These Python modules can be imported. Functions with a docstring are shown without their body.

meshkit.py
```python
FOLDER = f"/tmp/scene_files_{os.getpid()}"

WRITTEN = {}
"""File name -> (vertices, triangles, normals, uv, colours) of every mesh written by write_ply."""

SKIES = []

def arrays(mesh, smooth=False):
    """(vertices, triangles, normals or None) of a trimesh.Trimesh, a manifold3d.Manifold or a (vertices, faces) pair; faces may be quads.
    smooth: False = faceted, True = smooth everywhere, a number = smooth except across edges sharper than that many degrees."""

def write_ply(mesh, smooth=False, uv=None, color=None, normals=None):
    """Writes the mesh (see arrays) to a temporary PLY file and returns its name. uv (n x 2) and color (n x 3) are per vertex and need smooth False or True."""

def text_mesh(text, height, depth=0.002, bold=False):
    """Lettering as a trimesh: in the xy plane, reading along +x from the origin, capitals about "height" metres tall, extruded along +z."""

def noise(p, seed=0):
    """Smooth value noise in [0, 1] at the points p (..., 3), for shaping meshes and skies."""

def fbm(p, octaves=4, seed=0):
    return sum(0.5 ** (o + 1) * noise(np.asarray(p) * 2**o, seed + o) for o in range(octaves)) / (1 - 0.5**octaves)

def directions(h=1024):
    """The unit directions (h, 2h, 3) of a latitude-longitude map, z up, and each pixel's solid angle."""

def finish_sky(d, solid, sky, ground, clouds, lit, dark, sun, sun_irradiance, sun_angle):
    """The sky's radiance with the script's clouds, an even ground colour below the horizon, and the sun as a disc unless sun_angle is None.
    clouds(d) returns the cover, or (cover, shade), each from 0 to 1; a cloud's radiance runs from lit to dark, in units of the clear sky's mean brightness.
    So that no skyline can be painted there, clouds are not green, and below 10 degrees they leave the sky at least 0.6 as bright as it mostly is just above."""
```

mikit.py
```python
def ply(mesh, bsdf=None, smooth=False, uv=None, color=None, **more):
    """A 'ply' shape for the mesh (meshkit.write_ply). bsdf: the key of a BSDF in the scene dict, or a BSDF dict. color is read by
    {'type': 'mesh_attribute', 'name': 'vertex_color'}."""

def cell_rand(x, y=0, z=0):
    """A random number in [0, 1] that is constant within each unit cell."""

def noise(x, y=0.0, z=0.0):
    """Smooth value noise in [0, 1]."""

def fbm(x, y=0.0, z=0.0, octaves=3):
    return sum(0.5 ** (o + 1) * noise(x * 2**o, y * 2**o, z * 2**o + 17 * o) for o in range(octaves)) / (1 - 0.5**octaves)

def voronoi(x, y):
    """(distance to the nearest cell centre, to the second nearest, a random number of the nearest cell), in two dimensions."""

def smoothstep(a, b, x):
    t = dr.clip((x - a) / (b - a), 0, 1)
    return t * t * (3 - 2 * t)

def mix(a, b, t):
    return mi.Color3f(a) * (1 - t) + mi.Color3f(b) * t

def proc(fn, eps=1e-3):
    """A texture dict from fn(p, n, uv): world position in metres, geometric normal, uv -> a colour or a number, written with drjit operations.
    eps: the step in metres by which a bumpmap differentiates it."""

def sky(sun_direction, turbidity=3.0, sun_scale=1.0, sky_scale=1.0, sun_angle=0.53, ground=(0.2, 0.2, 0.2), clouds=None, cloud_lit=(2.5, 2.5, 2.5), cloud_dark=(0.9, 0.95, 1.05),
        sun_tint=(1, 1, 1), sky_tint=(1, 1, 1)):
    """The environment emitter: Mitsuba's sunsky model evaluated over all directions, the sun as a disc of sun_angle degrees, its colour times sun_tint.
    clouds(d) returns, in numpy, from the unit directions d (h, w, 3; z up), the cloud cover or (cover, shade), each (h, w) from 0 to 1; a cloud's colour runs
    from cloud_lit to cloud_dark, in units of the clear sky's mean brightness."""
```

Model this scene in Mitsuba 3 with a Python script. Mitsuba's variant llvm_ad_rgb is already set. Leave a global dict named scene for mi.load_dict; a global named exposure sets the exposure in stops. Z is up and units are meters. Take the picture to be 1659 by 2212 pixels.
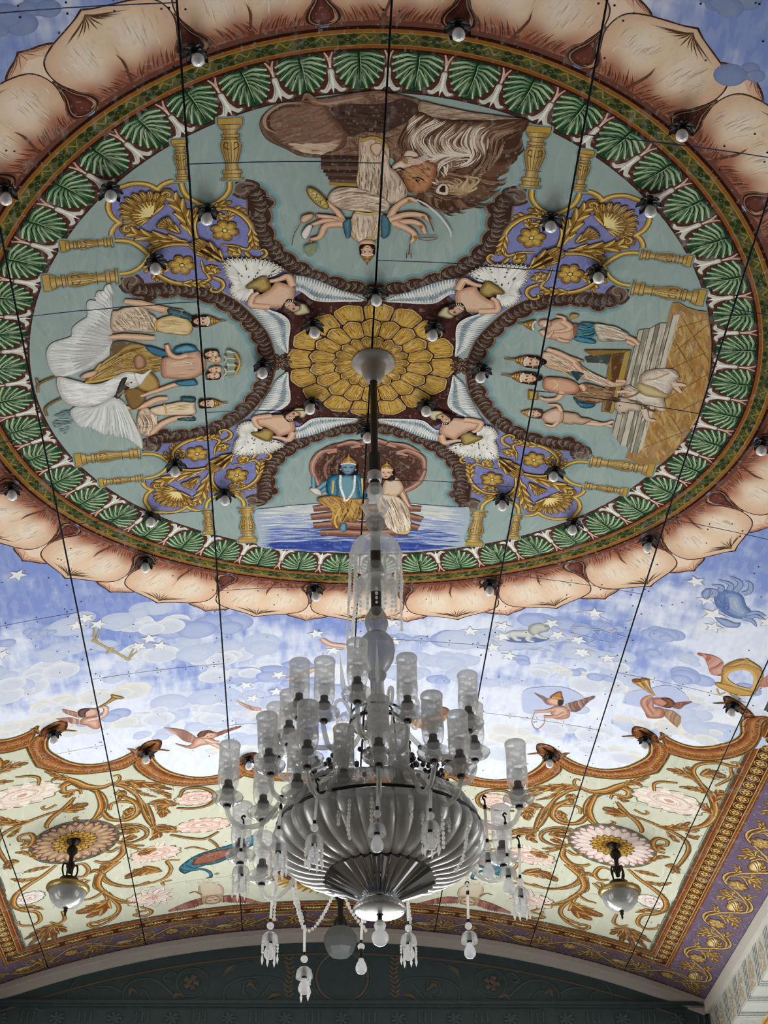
import math, random
import numpy as np, trimesh, shapely, mapbox_earcut
from shapely.geometry import Polygon
import mitsuba as mi, drjit as dr, mikit, meshkit
from mikit import noise, fbm, smoothstep, mix, cell_rand
T = mi.ScalarTransform4f
PI = math.pi
scene, labels = {}, {}

# ---------------------------------------------------------------- camera, light, exposure
CAM = dict(f=3420.96, yaw=0.054313, pitch=0.635615, roll=-0.015910, eye=(-0.2982, -6.5496, 1.6))
def camera():
    y, p, r = CAM['yaw'], CAM['pitch'], CAM['roll']
    fw = np.array([math.sin(y)*math.cos(p), math.cos(y)*math.cos(p), math.sin(p)])
    rt = np.array([math.cos(y), -math.sin(y), 0.0]); up = np.cross(rt, fw)
    up = -math.sin(r)*rt + math.cos(r)*up
    e = np.array(CAM['eye'])
    return {'type': 'perspective', 'fov_axis': 'x', 'fov': math.degrees(2*math.atan(1659/2/CAM['f'])), 'near_clip': 0.05, 'far_clip': 200,
            'to_world': T().look_at(origin=e.tolist(), target=(e+fw).tolist(), up=up.tolist())}
scene['camera'] = camera()
exposure = -1.05
scene['sky'] = mikit.sky((0.25, 0.75, 0.62), turbidity=3.5, sun_scale=0.0, sky_scale=1.0, ground=(0.35, 0.33, 0.3))
WINDOW_LIGHT = 24.0

# ---------------------------------------------------------------- helpers
VR, VH, HALF, YEND = 9.032, 7.4716, 3.62, 8.22          # vault radius, crown height, half width along the arc, half length
def lin(c):
    if isinstance(c, str):
        c = [int(c[i:i+2], 16)/255 for i in (0, 2, 4)]
    c = np.asarray(c, float)
    return np.where(c <= .04045, c/12.92, ((c+.055)/1.055)**2.4)
ALB = 0.95
def pc(c): return lin(c)*ALB
def P(s): return np.array([float(x) for x in s.split()]).reshape(-1, 2)/1000.0
TRACED = {0: '-1791 2677 -1694 2818 -1587 2972|-1774 2504 -1787 2678|-1727 2502 -1780 2680|-1526 2817 -1583 2973|-1489 2857 -1583 2973|-1806 2665 -1770 2698|-1602 2960 -1572 2991|-1705 2846 -1676 2800|-1729 2854 -1705 2854'.split('|'), 1: '-1791 2677 -1694 2818 -1587 2972|-1774 2504 -1787 2678|-1727 2502 -1780 2680|-1526 2817 -1583 2973|-1489 2857 -1583 2973|-1806 2665 -1770 2698|-1602 2960 -1572 2991|-1705 2846 -1676 2800|-1729 2854 -1705 2854'.split('|'), 2: '1090 2726 1119 2765 1151 2765|1050 2734 1023 2786 1058 2809|1194 2710 1199 2754 1241 2767|1238 2676 1274 2698 1323 2701'.split('|'), 3: '2300 1853 2296 1800 2258 1801 2229 1840 2246 1888|2324 1788 2320 1736 2259 1734|2376 1753 2369 1689 2290 1668|2413 1751 2427 1678 2409 1633 2344 1607|2460 1758 2495 1716 2485 1640 2450 1616|2539 1971 2588 1920 2652 1932|2541 2012 2597 1958 2664 1982|2520 2021 2582 2021 2624 2072'.split('|'), 4: '2300 1853 2296 1800 2258 1801 2229 1840 2246 1888|2324 1788 2320 1736 2259 1734|2376 1753 2369 1689 2290 1668|2413 1751 2427 1678 2409 1633 2344 1607|2460 1758 2495 1716 2485 1640 2450 1616|2539 1971 2588 1920 2652 1932|2541 2012 2597 1958 2664 1982|2520 2021 2582 2021 2624 2072'.split('|'), 5: '2545 2917 2578 2977 2613 2933|2622 2916 2670 2955 2711 2907'.split('|'), 6: '1973 3051 2001 3022 2035 3034 2008 3063|2026 3017 2047 2991 2074 2993 2052 3019'.split('|'), 7: '2156 3190 2062 3112 2005 3046|2162 3187 2099 3097 2049 3003'.split('|'), 8: '2156 3190 2062 3112 2005 3046|2162 3187 2099 3097 2049 3003'.split('|'), 9: '2156 3190 2062 3112 2005 3046|2162 3187 2099 3097 2049 3003'.split('|'), 10: '-1303 6880|-1246 6863|-1177 6876|-1109 6937|-1303 6880|-1246 6863|-1177 6876|-1109 6937'.split('|'), 11: '-1256 7390 -1389 7455 -1576 7457|-1084 7405 -927 7463 -711 7533|-1256 7390 -1389 7455 -1576 7457|-1084 7405 -927 7463 -711 7533'.split('|'), 12: '-1264 7243 -1409 7302 -1588 7422|-1093 7258 -951 7294 -725 7505|-1264 7243 -1409 7302 -1588 7422|-1093 7258 -951 7294 -725 7505'.split('|'), 13: '-1659 6222|-1681 6342|-1763 6357|-1842 6339|-1892 6284|-1659 6222|-1681 6342|-1763 6357|-1842 6339|-1892 6284'.split('|'), 14: '-1659 6222|-1681 6342|-1763 6357|-1842 6339|-1892 6284|-1659 6222|-1681 6342|-1763 6357|-1842 6339|-1892 6284'.split('|'), 15: '-1659 6222|-1681 6342|-1763 6357|-1842 6339|-1892 6284|-1659 6222|-1681 6342|-1763 6357|-1842 6339|-1892 6284'.split('|'), 16: '-1659 6222|-1681 6342|-1763 6357|-1842 6339|-1892 6284|-1659 6222|-1681 6342|-1763 6357|-1842 6339|-1892 6284'.split('|'), 17: '-1585 5934|-1519 5927|-1458 6010|-1411 6119|-1397 6219|-1436 6303|-1519 6338|-1586 6330|-1585 5934|-1519 5927|-1458 6010|-1411 6119|-1397 6219|-1436 6303|-1519 6338|-1586 6330'.split('|'), 18: '-1585 5934|-1519 5927|-1458 6010|-1411 6119|-1397 6219|-1436 6303|-1519 6338|-1586 6330|-1585 5934|-1519 5927|-1458 6010|-1411 6119|-1397 6219|-1436 6303|-1519 6338|-1586 6330'.split('|'), 19: '-1585 5934|-1519 5927|-1458 6010|-1411 6119|-1397 6219|-1436 6303|-1519 6338|-1586 6330|-1585 5934|-1519 5927|-1458 6010|-1411 6119|-1397 6219|-1436 6303|-1519 6338|-1586 6330'.split('|'), 20: '-1585 5934|-1519 5927|-1458 6010|-1411 6119|-1397 6219|-1436 6303|-1519 6338|-1586 6330|-1585 5934|-1519 5927|-1458 6010|-1411 6119|-1397 6219|-1436 6303|-1519 6338|-1586 6330'.split('|'), 21: '2528 7424|2648 7527|2770 7549|2880 7499|2894 7334|2837 7266|2528 7424|2648 7527|2770 7549|2880 7499|2894 7334|2837 7266'.split('|'), 22: '2528 7424|2648 7527|2770 7549|2880 7499|2894 7334|2837 7266|2528 7424|2648 7527|2770 7549|2880 7499|2894 7334|2837 7266'.split('|'), 23: '-308 1360 -161 1336 2 1359 193 1338 363 1339|-322 1447 -159 1423 4 1433 196 1400 377 1450|-306 1536 -157 1524 23 1534 201 1501 360 1540|-261 1613 -125 1614 26 1624 176 1604 296 1597'.split('|'), 24: '-308 1360 -161 1336 2 1359 193 1338 363 1339|-322 1447 -159 1423 4 1433 196 1400 377 1450|-306 1536 -157 1524 23 1534 201 1501 360 1540|-261 1613 -125 1614 26 1624 176 1604 296 1597'.split('|'), 25: '-308 1360 -161 1336 2 1359 193 1338 363 1339|-322 1447 -159 1423 4 1433 196 1400 377 1450|-306 1536 -157 1524 23 1534 201 1501 360 1540|-261 1613 -125 1614 26 1624 176 1604 296 1597'.split('|'), 26: '-308 1360 -161 1336 2 1359 193 1338 363 1339|-322 1447 -159 1423 4 1433 196 1400 377 1450|-306 1536 -157 1524 23 1534 201 1501 360 1540|-261 1613 -125 1614 26 1624 176 1604 296 1597'.split('|'), 27: '-173 783|180 791|-34 732|120 713'.split('|'), 28: '-173 783 -229 806|180 791 251 814|-34 732 -89 749|120 713 177 739'.split('|'), 29: '-274 1130 -319 953 -271 806 -173 772|-174 738 -91 704 -34 725|-34 725 34 679 119 704|133 704 232 725 313 787|358 932 337 831 249 769 180 795|362 955 331 1075 250 1164 171 1205'.split('|'), 30: '-274 1130 -319 953 -271 806 -173 772|-174 738 -91 704 -34 725|-34 725 34 679 119 704|133 704 232 725 313 787|358 932 337 831 249 769 180 795|362 955 331 1075 250 1164 171 1205'.split('|'), 31: '-274 1130 -319 953 -271 806 -173 772|-174 738 -91 704 -34 725|-34 725 34 679 119 704|133 704 232 725 313 787|358 932 337 831 249 769 180 795|362 955 331 1075 250 1164 171 1205'.split('|'), 32: '-224 1071 -241 943 -186 828|-184 1071 -204 943 -155 828|-144 1071 -166 943 -124 828|-103 1071 -129 942 -93 828'.split('|'), 33: '1665 -62 1693 -20 1725 12|1675 -45 1706 -52 1738 -51|1605 141 1638 173 1663 167|1549 194 1582 269 1630 278'.split('|'), 34: '1151 -216 1398 -261 1406 -63 1381 262 1321 264 1300 -119|1304 -215 1371 -237 1378 -38 1360 256 1339 250 1334 -29|1369 -246 1398 -261 1399 -32 1383 272 1368 265|1165 -161 1298 -214 1297 -138 1183 -126'.split('|'), 35: '1412 -421 1411 444 1445 490 1437 -435|1437 -435 1445 490 1473 538 1467 -441|1467 -441 1473 538 1508 540 1493 -473|1493 -473 1508 540 1537 588 1513 -496|1513 -496 1537 588 1552 595 1549 -503|1549 -503 1552 595 1580 599 1567 -569|1567 -569 1580 599 1601 529 1601 -585'.split('|'), 36: '1594 -593 1822 -264|1608 -389 1780 -129|1609 -480 1749 -583|1621 -290 1758 -541|1617 -147 1790 -330|1648 90 1846 -184|1608 527 1868 268|1706 218 1800 360|1742 168 1864 25'.split('|'), 37: '-792 -109 -745 -96|-793 -82 -746 -72|-794 -54 -747 -47|-795 -26 -747 -22|-796 1 -748 3|-797 29 -749 28|-798 57 -750 53|-799 86 -750 78'.split('|'), 38: '-1105 -17 -1046 -49 -983 -24|-1086 -15 -1028 -33 -983 -24|-1067 -13 -1009 -17 -983 -24'.split('|'), 39: '-1715 166 -1770 195 -1810 236 -1808 297|-1725 -16 -1778 2 -1818 19 -1825 -21|-1818 19 -1829 55 -1830 94'.split('|'), 40: '-1715 166 -1770 195 -1810 236 -1808 297|-1725 -16 -1778 2 -1818 19 -1825 -21|-1818 19 -1829 55 -1830 94'.split('|'), 41: '139 -1208 145 -1185|215 -1103 221 -1080|208 -1040 214 -1016|183 -967 189 -943'.split('|'), 42: '48 -1064 78 -1151 139 -1208 180 -1195|48 -1064 133 -1107 215 -1103 253 -1066|66 -1041 153 -1061 208 -1040 235 -985|84 -1042 151 -1005 183 -967 168 -917'.split('|'), 43: '-269 -1182 -266 -1162|-315 -1089 -311 -1069|-337 -1026 -334 -1006|-342 -926 -339 -905'.split('|'), 44: '-155 -1011 -180 -1050 -210 -1113 -269 -1182|-168 -1035 -233 -1073 -315 -1089|-179 -1027 -256 -1057 -337 -1026|-197 -1034 -267 -1018 -295 -946 -342 -926'.split('|'), 45: '-296 -1461 -117 -1460|-296 -1440 -116 -1439|-296 -1419 -115 -1418|-295 -1398 -115 -1397|-284 -1376 -114 -1375|-272 -1355 -113 -1354|-260 -1334 -113 -1332|-249 -1312 -112 -1311'.split('|')}
def traced(i): return P(TRACED[i].pop(0))
def surf(uv, off=0.0):
    u, v = np.asarray(uv, float).reshape(-1, 2).T
    a = u/VR
    return np.stack([(VR-off)*np.sin(a), v, VH-VR+(VR-off)*np.cos(a)], 1)
def numbered(k):
    if k not in scene: return k
    n = 1
    while f'{k}_{n:03d}' in scene: n += 1
    return f'{k}_{n:03d}'
def tag(key, label=None, cat=None, group=None, kind=None):
    d = {}
    if label: d['label'] = label
    if cat: d['category'] = cat
    if group: d['group'] = group
    if kind: d['kind'] = kind
    if d: labels[key] = d
def obj(name, mesh, bsdf, parent=None, smooth=False, **kw):
    key = numbered(name if parent is None else f'{parent}__{name}')
    scene[key] = mikit.ply(mesh, bsdf, smooth=smooth, **kw)
    return key
_names = set()
def thing(name, label, cat, group=None):
    k, n = name, 0
    while k in _names:
        n += 1; k = f'{name}_{n:03d}'
    _names.add(k); tag(k, label, cat, group)
    return k
def srgb(c): return {'type': 'rgb', 'value': [float(x) for x in lin(c)]}
def mat(name, c, rough=0.5, metallic=0.0, spec=0.5, **kw):
    scene[name] = {'type': 'twosided', 'bsdf': {'type': 'principled', 'base_color': srgb(c), 'roughness': rough, 'metallic': metallic, 'specular': spec, **kw}}
    return name

# ---------------------------------------------------------------- painting engine: flat paint laid on the vault, one mesh per painted motif
def spline(p, closed=False, n=6):
    p = np.asarray(p, float)
    if len(p) < 3: return p
    if closed: q = np.vstack([p[-1], p, p[0], p[1]])
    else: q = np.vstack([2*p[0]-p[1], p, 2*p[-1]-p[-2]])
    t = (np.arange(n)/n)[:, None, None]
    a, b, c, d = q[:-3], q[1:-2], q[2:-1], q[3:]
    o = .5*(2*b+(c-a)*t+(2*a-5*b+4*c-d)*t**2+(3*b-a-3*c+d)*t**3)
    o = o.transpose(1, 0, 2).reshape(-1, 2)
    return o if closed else np.vstack([o, p[-1]])
def tri_poly(g):
    if g.is_empty: return np.zeros((0, 2)), np.zeros((0, 3), int)
    vs, fs, n = [], [], 0
    for q in getattr(g, 'geoms', [g]):
        if q.geom_type != 'Polygon' or q.area < 1e-7: continue
        rings = [np.array(q.exterior.coords)[:-1]]+[np.array(r.coords)[:-1] for r in q.interiors]
        v = np.vstack(rings); ends = np.cumsum([len(r) for r in rings]).astype(np.uint32)
        f = mapbox_earcut.triangulate_float64(v, ends).reshape(-1, 3).astype(int)
        vs.append(v); fs.append(f+n); n += len(v)
    if not vs: return np.zeros((0, 2)), np.zeros((0, 3), int)
    return np.vstack(vs), np.vstack(fs)
def pg(p):
    g = p if hasattr(p, 'geom_type') else Polygon(np.asarray(p))
    return g if g.is_valid else g.buffer(0)
def ribbon(p, w, n=6, sp=True, closed=False):
    """(vertices, faces) of a band along p; w: half widths, one or per point of p (interpolated)."""
    q = spline(p, closed, n) if sp else np.asarray(p, float)
    if closed: q = np.vstack([q, q[0]])
    w = np.interp(np.linspace(0, 1, len(q)), np.linspace(0, 1, np.size(w)), np.atleast_1d(w)) if np.size(w) > 1 else np.full(len(q), float(w))
    d = np.gradient(q, axis=0); d /= np.linalg.norm(d, axis=1, keepdims=True)+1e-12
    nn = np.stack([-d[:, 1], d[:, 0]], 1)*w[:, None]
    v = np.vstack([q+nn, q-nn]); m = len(q); i = np.arange(m-1)
    return v, np.vstack([np.stack([i, i+1, i+m+1], 1), np.stack([i, i+m+1, i+m], 1)])
class Mural:
    def __init__(s): s.parts, s.cur, s.lv, s.xf, s.sc = {}, None, 0, None, 1.0
    def part(s, key, lv, label=None, xf=None, sc=1.0):
        k, n = key, 0
        while k in s.parts: n += 1; k = f'{key}_{n:03d}'
        s.parts[k] = []; s.cur, s.lv, s.xf, s.sc = k, lv, xf, sc
        if label: tag(k, label)
        return k
    def raw(s, v, f, c):
        v = np.asarray(v, float); c = np.asarray(c, float)
        if len(f) == 0: return
        if s.xf is not None: v = s.xf(v/[s.sc, 1])
        if c.ndim == 1: c = np.broadcast_to(c, (len(v), 3))
        t = np.concatenate([v, c, np.full((len(v), 1), s.lv)], 1)[f]
        s.parts[s.cur].append(t)
        s.lv += 1
    def fill(s, p, c, sm=True, n=5):
        if not hasattr(p, 'geom_type'):
            p = np.asarray(p, float)*[s.sc, 1]
            if sm: p = spline(p, True, n)
        v, f = tri_poly(pg(p)); s.raw(v, f, pc(c))
    def shade(s, p, cs, d, sh=(0, 0), sm=True, n=5):
        g = pg(spline(p, True, n) if sm and not hasattr(p, 'geom_type') else p)
        for i, c in enumerate(cs):
            q = g if i == 0 else g.buffer(-d*i, 2)
            if q.is_empty: break
            if i and (sh[0] or sh[1]): q = shapely.affinity.translate(q, sh[0]*i, sh[1]*i).intersection(g)
            v, f = tri_poly(q); s.raw(v, f, pc(c))
    def line(s, p, w, c, n=6, sp=True, closed=False):
        v, f = ribbon(np.asarray(p, float)*[s.sc, 1], np.asarray(w)*s.sc, n, sp, closed); s.raw(v, f, pc(c))
    def grid(s, A, C):
        """A: (m, n, 2) points, C: (m, n, 3) linear colours."""
        m, n = A.shape[:2]
        i = np.arange((m-1)*n).reshape(m-1, n)[:, :-1].ravel()
        f = np.vstack([np.stack([i, i+1, i+n+1], 1), np.stack([i, i+n+1, i+n], 1)])
        s.raw(A.reshape(-1, 2)*[s.sc, 1], f, C.reshape(-1, 3))
    def strokes(s, p, n, L, W, cs, ang, rng, sm=True, spread=.25, jit=.0):
        """n brush strokes of length L and half width W inside p; ang: angle or function of the points."""
        g = pg(spline(p, True) if sm and not hasattr(p, 'geom_type') else p)
        x0, y0, x1, y1 = g.bounds
        c = rng.uniform((x0, y0), (x1, y1), (n*3, 2))
        c = c[shapely.contains_xy(g, c[:, 0], c[:, 1])][:n]
        if not len(c): return
        a = ang(c) if callable(ang) else np.full(len(c), float(ang))
        a = np.asarray(a)+rng.normal(0, spread, len(c)); l = L*rng.uniform(.5, 1.2, len(c)); w = W*rng.uniform(.5, 1.3, len(c))
        d = np.stack([np.cos(a), np.sin(a)], 1); q = np.stack([-d[:, 1], d[:, 0]], 1)
        e0, e1 = c-d*l[:, None]/2, c+d*l[:, None]/2
        ok = shapely.contains_xy(g, e0[:, 0], e0[:, 1]) & shapely.contains_xy(g, e1[:, 0], e1[:, 1])
        c, e0, e1, q, w = c[ok], e0[ok], e1[ok], q[ok], w[ok]
        k = len(c)
        if not k: return
        v = np.stack([e0, c+q*w[:, None], e1, c-q*w[:, None]], 1).reshape(-1, 2)
        col = np.array([pc(x) for x in cs])[rng.integers(0, len(cs), k)]
        col = np.repeat(col, 4, axis=0)
        i = np.arange(k)*4
        s.raw(v, np.vstack([np.stack([i, i+1, i+2], 1), np.stack([i, i+2, i+3], 1)]), col)
M = Mural()

SEAMS = [k*.9285 for k in range(-3, 4)]
CROSS = {-4: .3, -3: .47, -2: -.497, -1: .404, 0: -.78, 1: .159, 2: -.68, 3: .3}
STEP = 1.836
def cross_rows(col): return [y for y in (CROSS[col]+STEP*k for k in range(-6, 7)) if -YEND+.1 < y < YEND-.1]
GU, GV, FACET = .0050, .0032, .9285/6
def split(t, ax, c):
    x = t[:, :, ax]
    hit = (x.min(1) < c-1e-6) & (x.max(1) > c+1e-6)
    if not hit.any(): return t
    a = t[hit]; rest = t[~hit]
    s = a[:, :, ax] > c
    lone = np.where(s.sum(1) == 1, s.argmax(1), (~s).argmax(1))
    i = np.arange(len(a)); A, B, C = a[i, lone], a[i, (lone+1) % 3], a[i, (lone+2) % 3]
    def cut(p, q):
        k = ((c-p[:, ax])/(q[:, ax]-p[:, ax]))[:, None]; r = p+(q-p)*k; r[:, ax] = c
        return r
    D, E = cut(A, B), cut(A, C)
    return np.concatenate([rest, np.stack([A, D, E], 1), np.stack([D, B, C], 1), np.stack([D, C, E], 1)])
def split_all(t, ax, lines):
    x = t[:, :, ax]; lines = np.sort(np.asarray(lines, float))
    cross = np.searchsorted(lines, x.max(1)-1e-6) > np.searchsorted(lines, x.min(1)+1e-6)
    w = t[cross]
    for c in lines: w = split(w, ax, c)
    return np.concatenate([t[~cross], w])
LAYER = 2e-5
def build_mural():
    keys = list(M.parts)
    blocks = []
    for k, key in enumerate(keys):
        for t in M.parts[key]:
            blocks.append(np.concatenate([t, np.full(t.shape[:2]+(1,), k)], 2))
    t = np.concatenate(blocks)
    t = split_all(t, 0, [k*FACET for k in range(-24, 25)]+[u+s*GU for u in SEAMS for s in (-1, 1)])
    cu = t[:, :, 0].mean(1)
    t = t[~(np.abs(cu[:, None]-np.array(SEAMS)[None]) < GU).any(1)]
    out = []
    col = np.floor(t[:, :, 0].mean(1)/.9285).astype(int)
    for c in np.unique(col):
        q = t[col == c]
        if c in CROSS:
            ys = np.array(cross_rows(c)); q = split_all(q, 1, np.r_[ys-GV, ys+GV])
            q = q[~(np.abs(q[:, :, 1].mean(1)[:, None]-ys[None]) < GV).any(1)]
        out.append(q)
    t = np.concatenate(out)
    uv = t[:, :, :2].reshape(-1, 2)
    # facets: points between facet lines lie on the chord
    k0 = np.floor(uv[:, 0]/FACET+1e-7); w = uv[:, 0]/FACET-k0
    X0 = surf(np.stack([k0*FACET, uv[:, 1]], 1)); X1 = surf(np.stack([(k0+1)*FACET, uv[:, 1]], 1))
    a = (k0+.5)*FACET/VR
    kf = np.floor(np.repeat(t[:, :, 0].mean(1), 3)/FACET); sw = kf != k0
    X = X0*(1-w[:, None])+X1*w[:, None]
    a = np.where(sw, (kf+.5)*FACET/VR, a)
    N = np.stack([-np.sin(a), np.zeros_like(a), -np.cos(a)], 1)
    X = X+N*(.0006+LAYER*t[:, :, 5].reshape(-1))[:, None]
    C = t[:, :, 2:5].reshape(-1, 3); K = t[:, 0, 6].astype(int)
    X, C = X.reshape(-1, 3, 3), C.reshape(-1, 3, 3)
    # paint faces down
    nz = np.cross(X[:, 1]-X[:, 0], X[:, 2]-X[:, 0])[:, 2]
    X[nz > 0] = X[nz > 0][:, ::-1]; C[nz > 0] = C[nz > 0][:, ::-1]
    ok = np.abs(nz) > 1e-12
    order = np.argsort(K, kind='stable'); bounds = np.searchsorted(K[order], np.arange(len(keys)+1))
    for k, key in enumerate(keys):
        idx = order[bounds[k]:bounds[k+1]]; idx = idx[ok[idx]]
        if not len(idx): continue
        V = X[idx].reshape(-1, 3); Cc = C[idx].reshape(-1, 3)
        scene[key] = mikit.ply((V, np.arange(len(V)).reshape(-1, 3)), 'paint', color=np.clip(Cc, 0, 1))

def field(lines):
    P_, D_ = [], []
    for l in lines:
        q = spline(l, n=8); d = np.gradient(q, axis=0); P_.append(q); D_.append(d/(np.linalg.norm(d, axis=1, keepdims=True)+1e-12))
    P_, D_ = np.vstack(P_), np.vstack(D_)
    def f(x):
        w = 1/(((x[:, None]-P_[None])**2).sum(2)+4e-5)**1.5
        d = (w[:, :, None]*D_[None]).sum(1); return d/(np.linalg.norm(d, axis=1, keepdims=True)+1e-12)
    return f
def flow(p, lines, n, L, W, cs, rng, sm=True, jit=.15):
    """n long brush strokes inside p that follow the guide lines"""
    g = pg(spline(p, True) if sm and not hasattr(p, 'geom_type') else p)
    x0, y0, x1, y1 = g.bounds; c = rng.uniform((x0, y0), (x1, y1), (n*3, 2)); c = c[shapely.contains_xy(g, c[:, 0], c[:, 1])][:n]
    if not len(c): return
    f = field(lines); k = 9; h = L*rng.uniform(.5, 1.2, len(c))/k; S_ = [c]; ok = [np.ones(len(c), bool)]; tw = rng.normal(0, jit, len(c))
    for i in range(k-1):
        d = f(S_[-1]); a = tw*(i-k/2)/k; d = np.stack([d[:, 0]*np.cos(a)-d[:, 1]*np.sin(a), d[:, 0]*np.sin(a)+d[:, 1]*np.cos(a)], 1)
        q = S_[-1]+d*h[:, None]; S_.append(q); ok.append(ok[-1] & shapely.contains_xy(g, q[:, 0], q[:, 1]))
    S_, ok = np.array(S_), np.array(ok); col = np.array([pc(x) for x in cs])[rng.integers(0, len(cs), len(c))]; ww = W*rng.uniform(.5, 1.3, len(c))
    V, C_, F, b = [], [], [], 0
    for i in range(len(c)):
        m = int(ok[:, i].sum())
        if m < 4: continue
        q = S_[:m, i]; d = np.gradient(q, axis=0); d /= np.linalg.norm(d, axis=1, keepdims=True)+1e-12; pr = np.sin(PI*np.linspace(0, 1, m))**.7*ww[i]
        nn = np.stack([-d[:, 1], d[:, 0]], 1)*pr[:, None]; V += [q+nn, q-nn]; j = np.arange(m-1)+b
        F += [np.stack([j, j+1, j+m+1], 1), np.stack([j, j+m+1, j+m], 1)]; C_.append(np.broadcast_to(col[i], (2*m, 3))); b += 2*m
    if V: M.raw(np.vstack(V), np.vstack(F), np.vstack(C_))
def mirror(su, sv, swap=False):
    return lambda q: (q[:, ::-1] if swap else q)*[su, sv]
def quarter(k):
    c, s = [(1, 0), (0, 1), (-1, 0), (0, -1)][k]
    return lambda q: np.stack([q[:, 0]*c-q[:, 1]*s, q[:, 0]*s+q[:, 1]*c], 1)
def limb(p, w, c='c99b7c', o='6e4636', hi='e2bd9c'):
    w = np.asarray(w); M.line(p, w+.0022, o); M.line(p, w, c)
    q = spline(p); M.line(np.asarray(p)+[.0, .0], w*.45, hi)
SCW = .78
def sc_line(p, w, pal, side=1.0):
    """a painted scroll: outline, body, light edge"""
    p = np.asarray(p, float); w = np.atleast_1d(np.asarray(w, float))
    w = w*SCW; M.line(p, w*1.12+.0028, pal[0]); M.line(p, w, pal[1])
    q = spline(p, n=6); d = np.gradient(q, axis=0); d /= np.linalg.norm(d, axis=1, keepdims=True)+1e-12
    ww = np.interp(np.linspace(0, 1, len(q)), np.linspace(0, 1, len(w)), w) if len(w) > 1 else np.full(len(q), w[0])
    nn = np.stack([-d[:, 1], d[:, 0]], 1)*ww[:, None]
    M.line((q+nn*.15*side), ww*.55, pal[2], sp=False); M.line((q+nn*.45*side), ww*.22, pal[3], sp=False)
def curl(c, r, a0, turns, w, pal, cw=1, n=14):
    t = np.linspace(0, 1, n); a = a0+cw*turns*2*PI*t; rr = r*(1-t*.82)
    p = np.asarray(c)+np.stack([rr*np.cos(a), rr*np.sin(a)], 1)
    sc_line(p, np.linspace(w, w*.45, n), pal, cw); return p[0]
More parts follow.
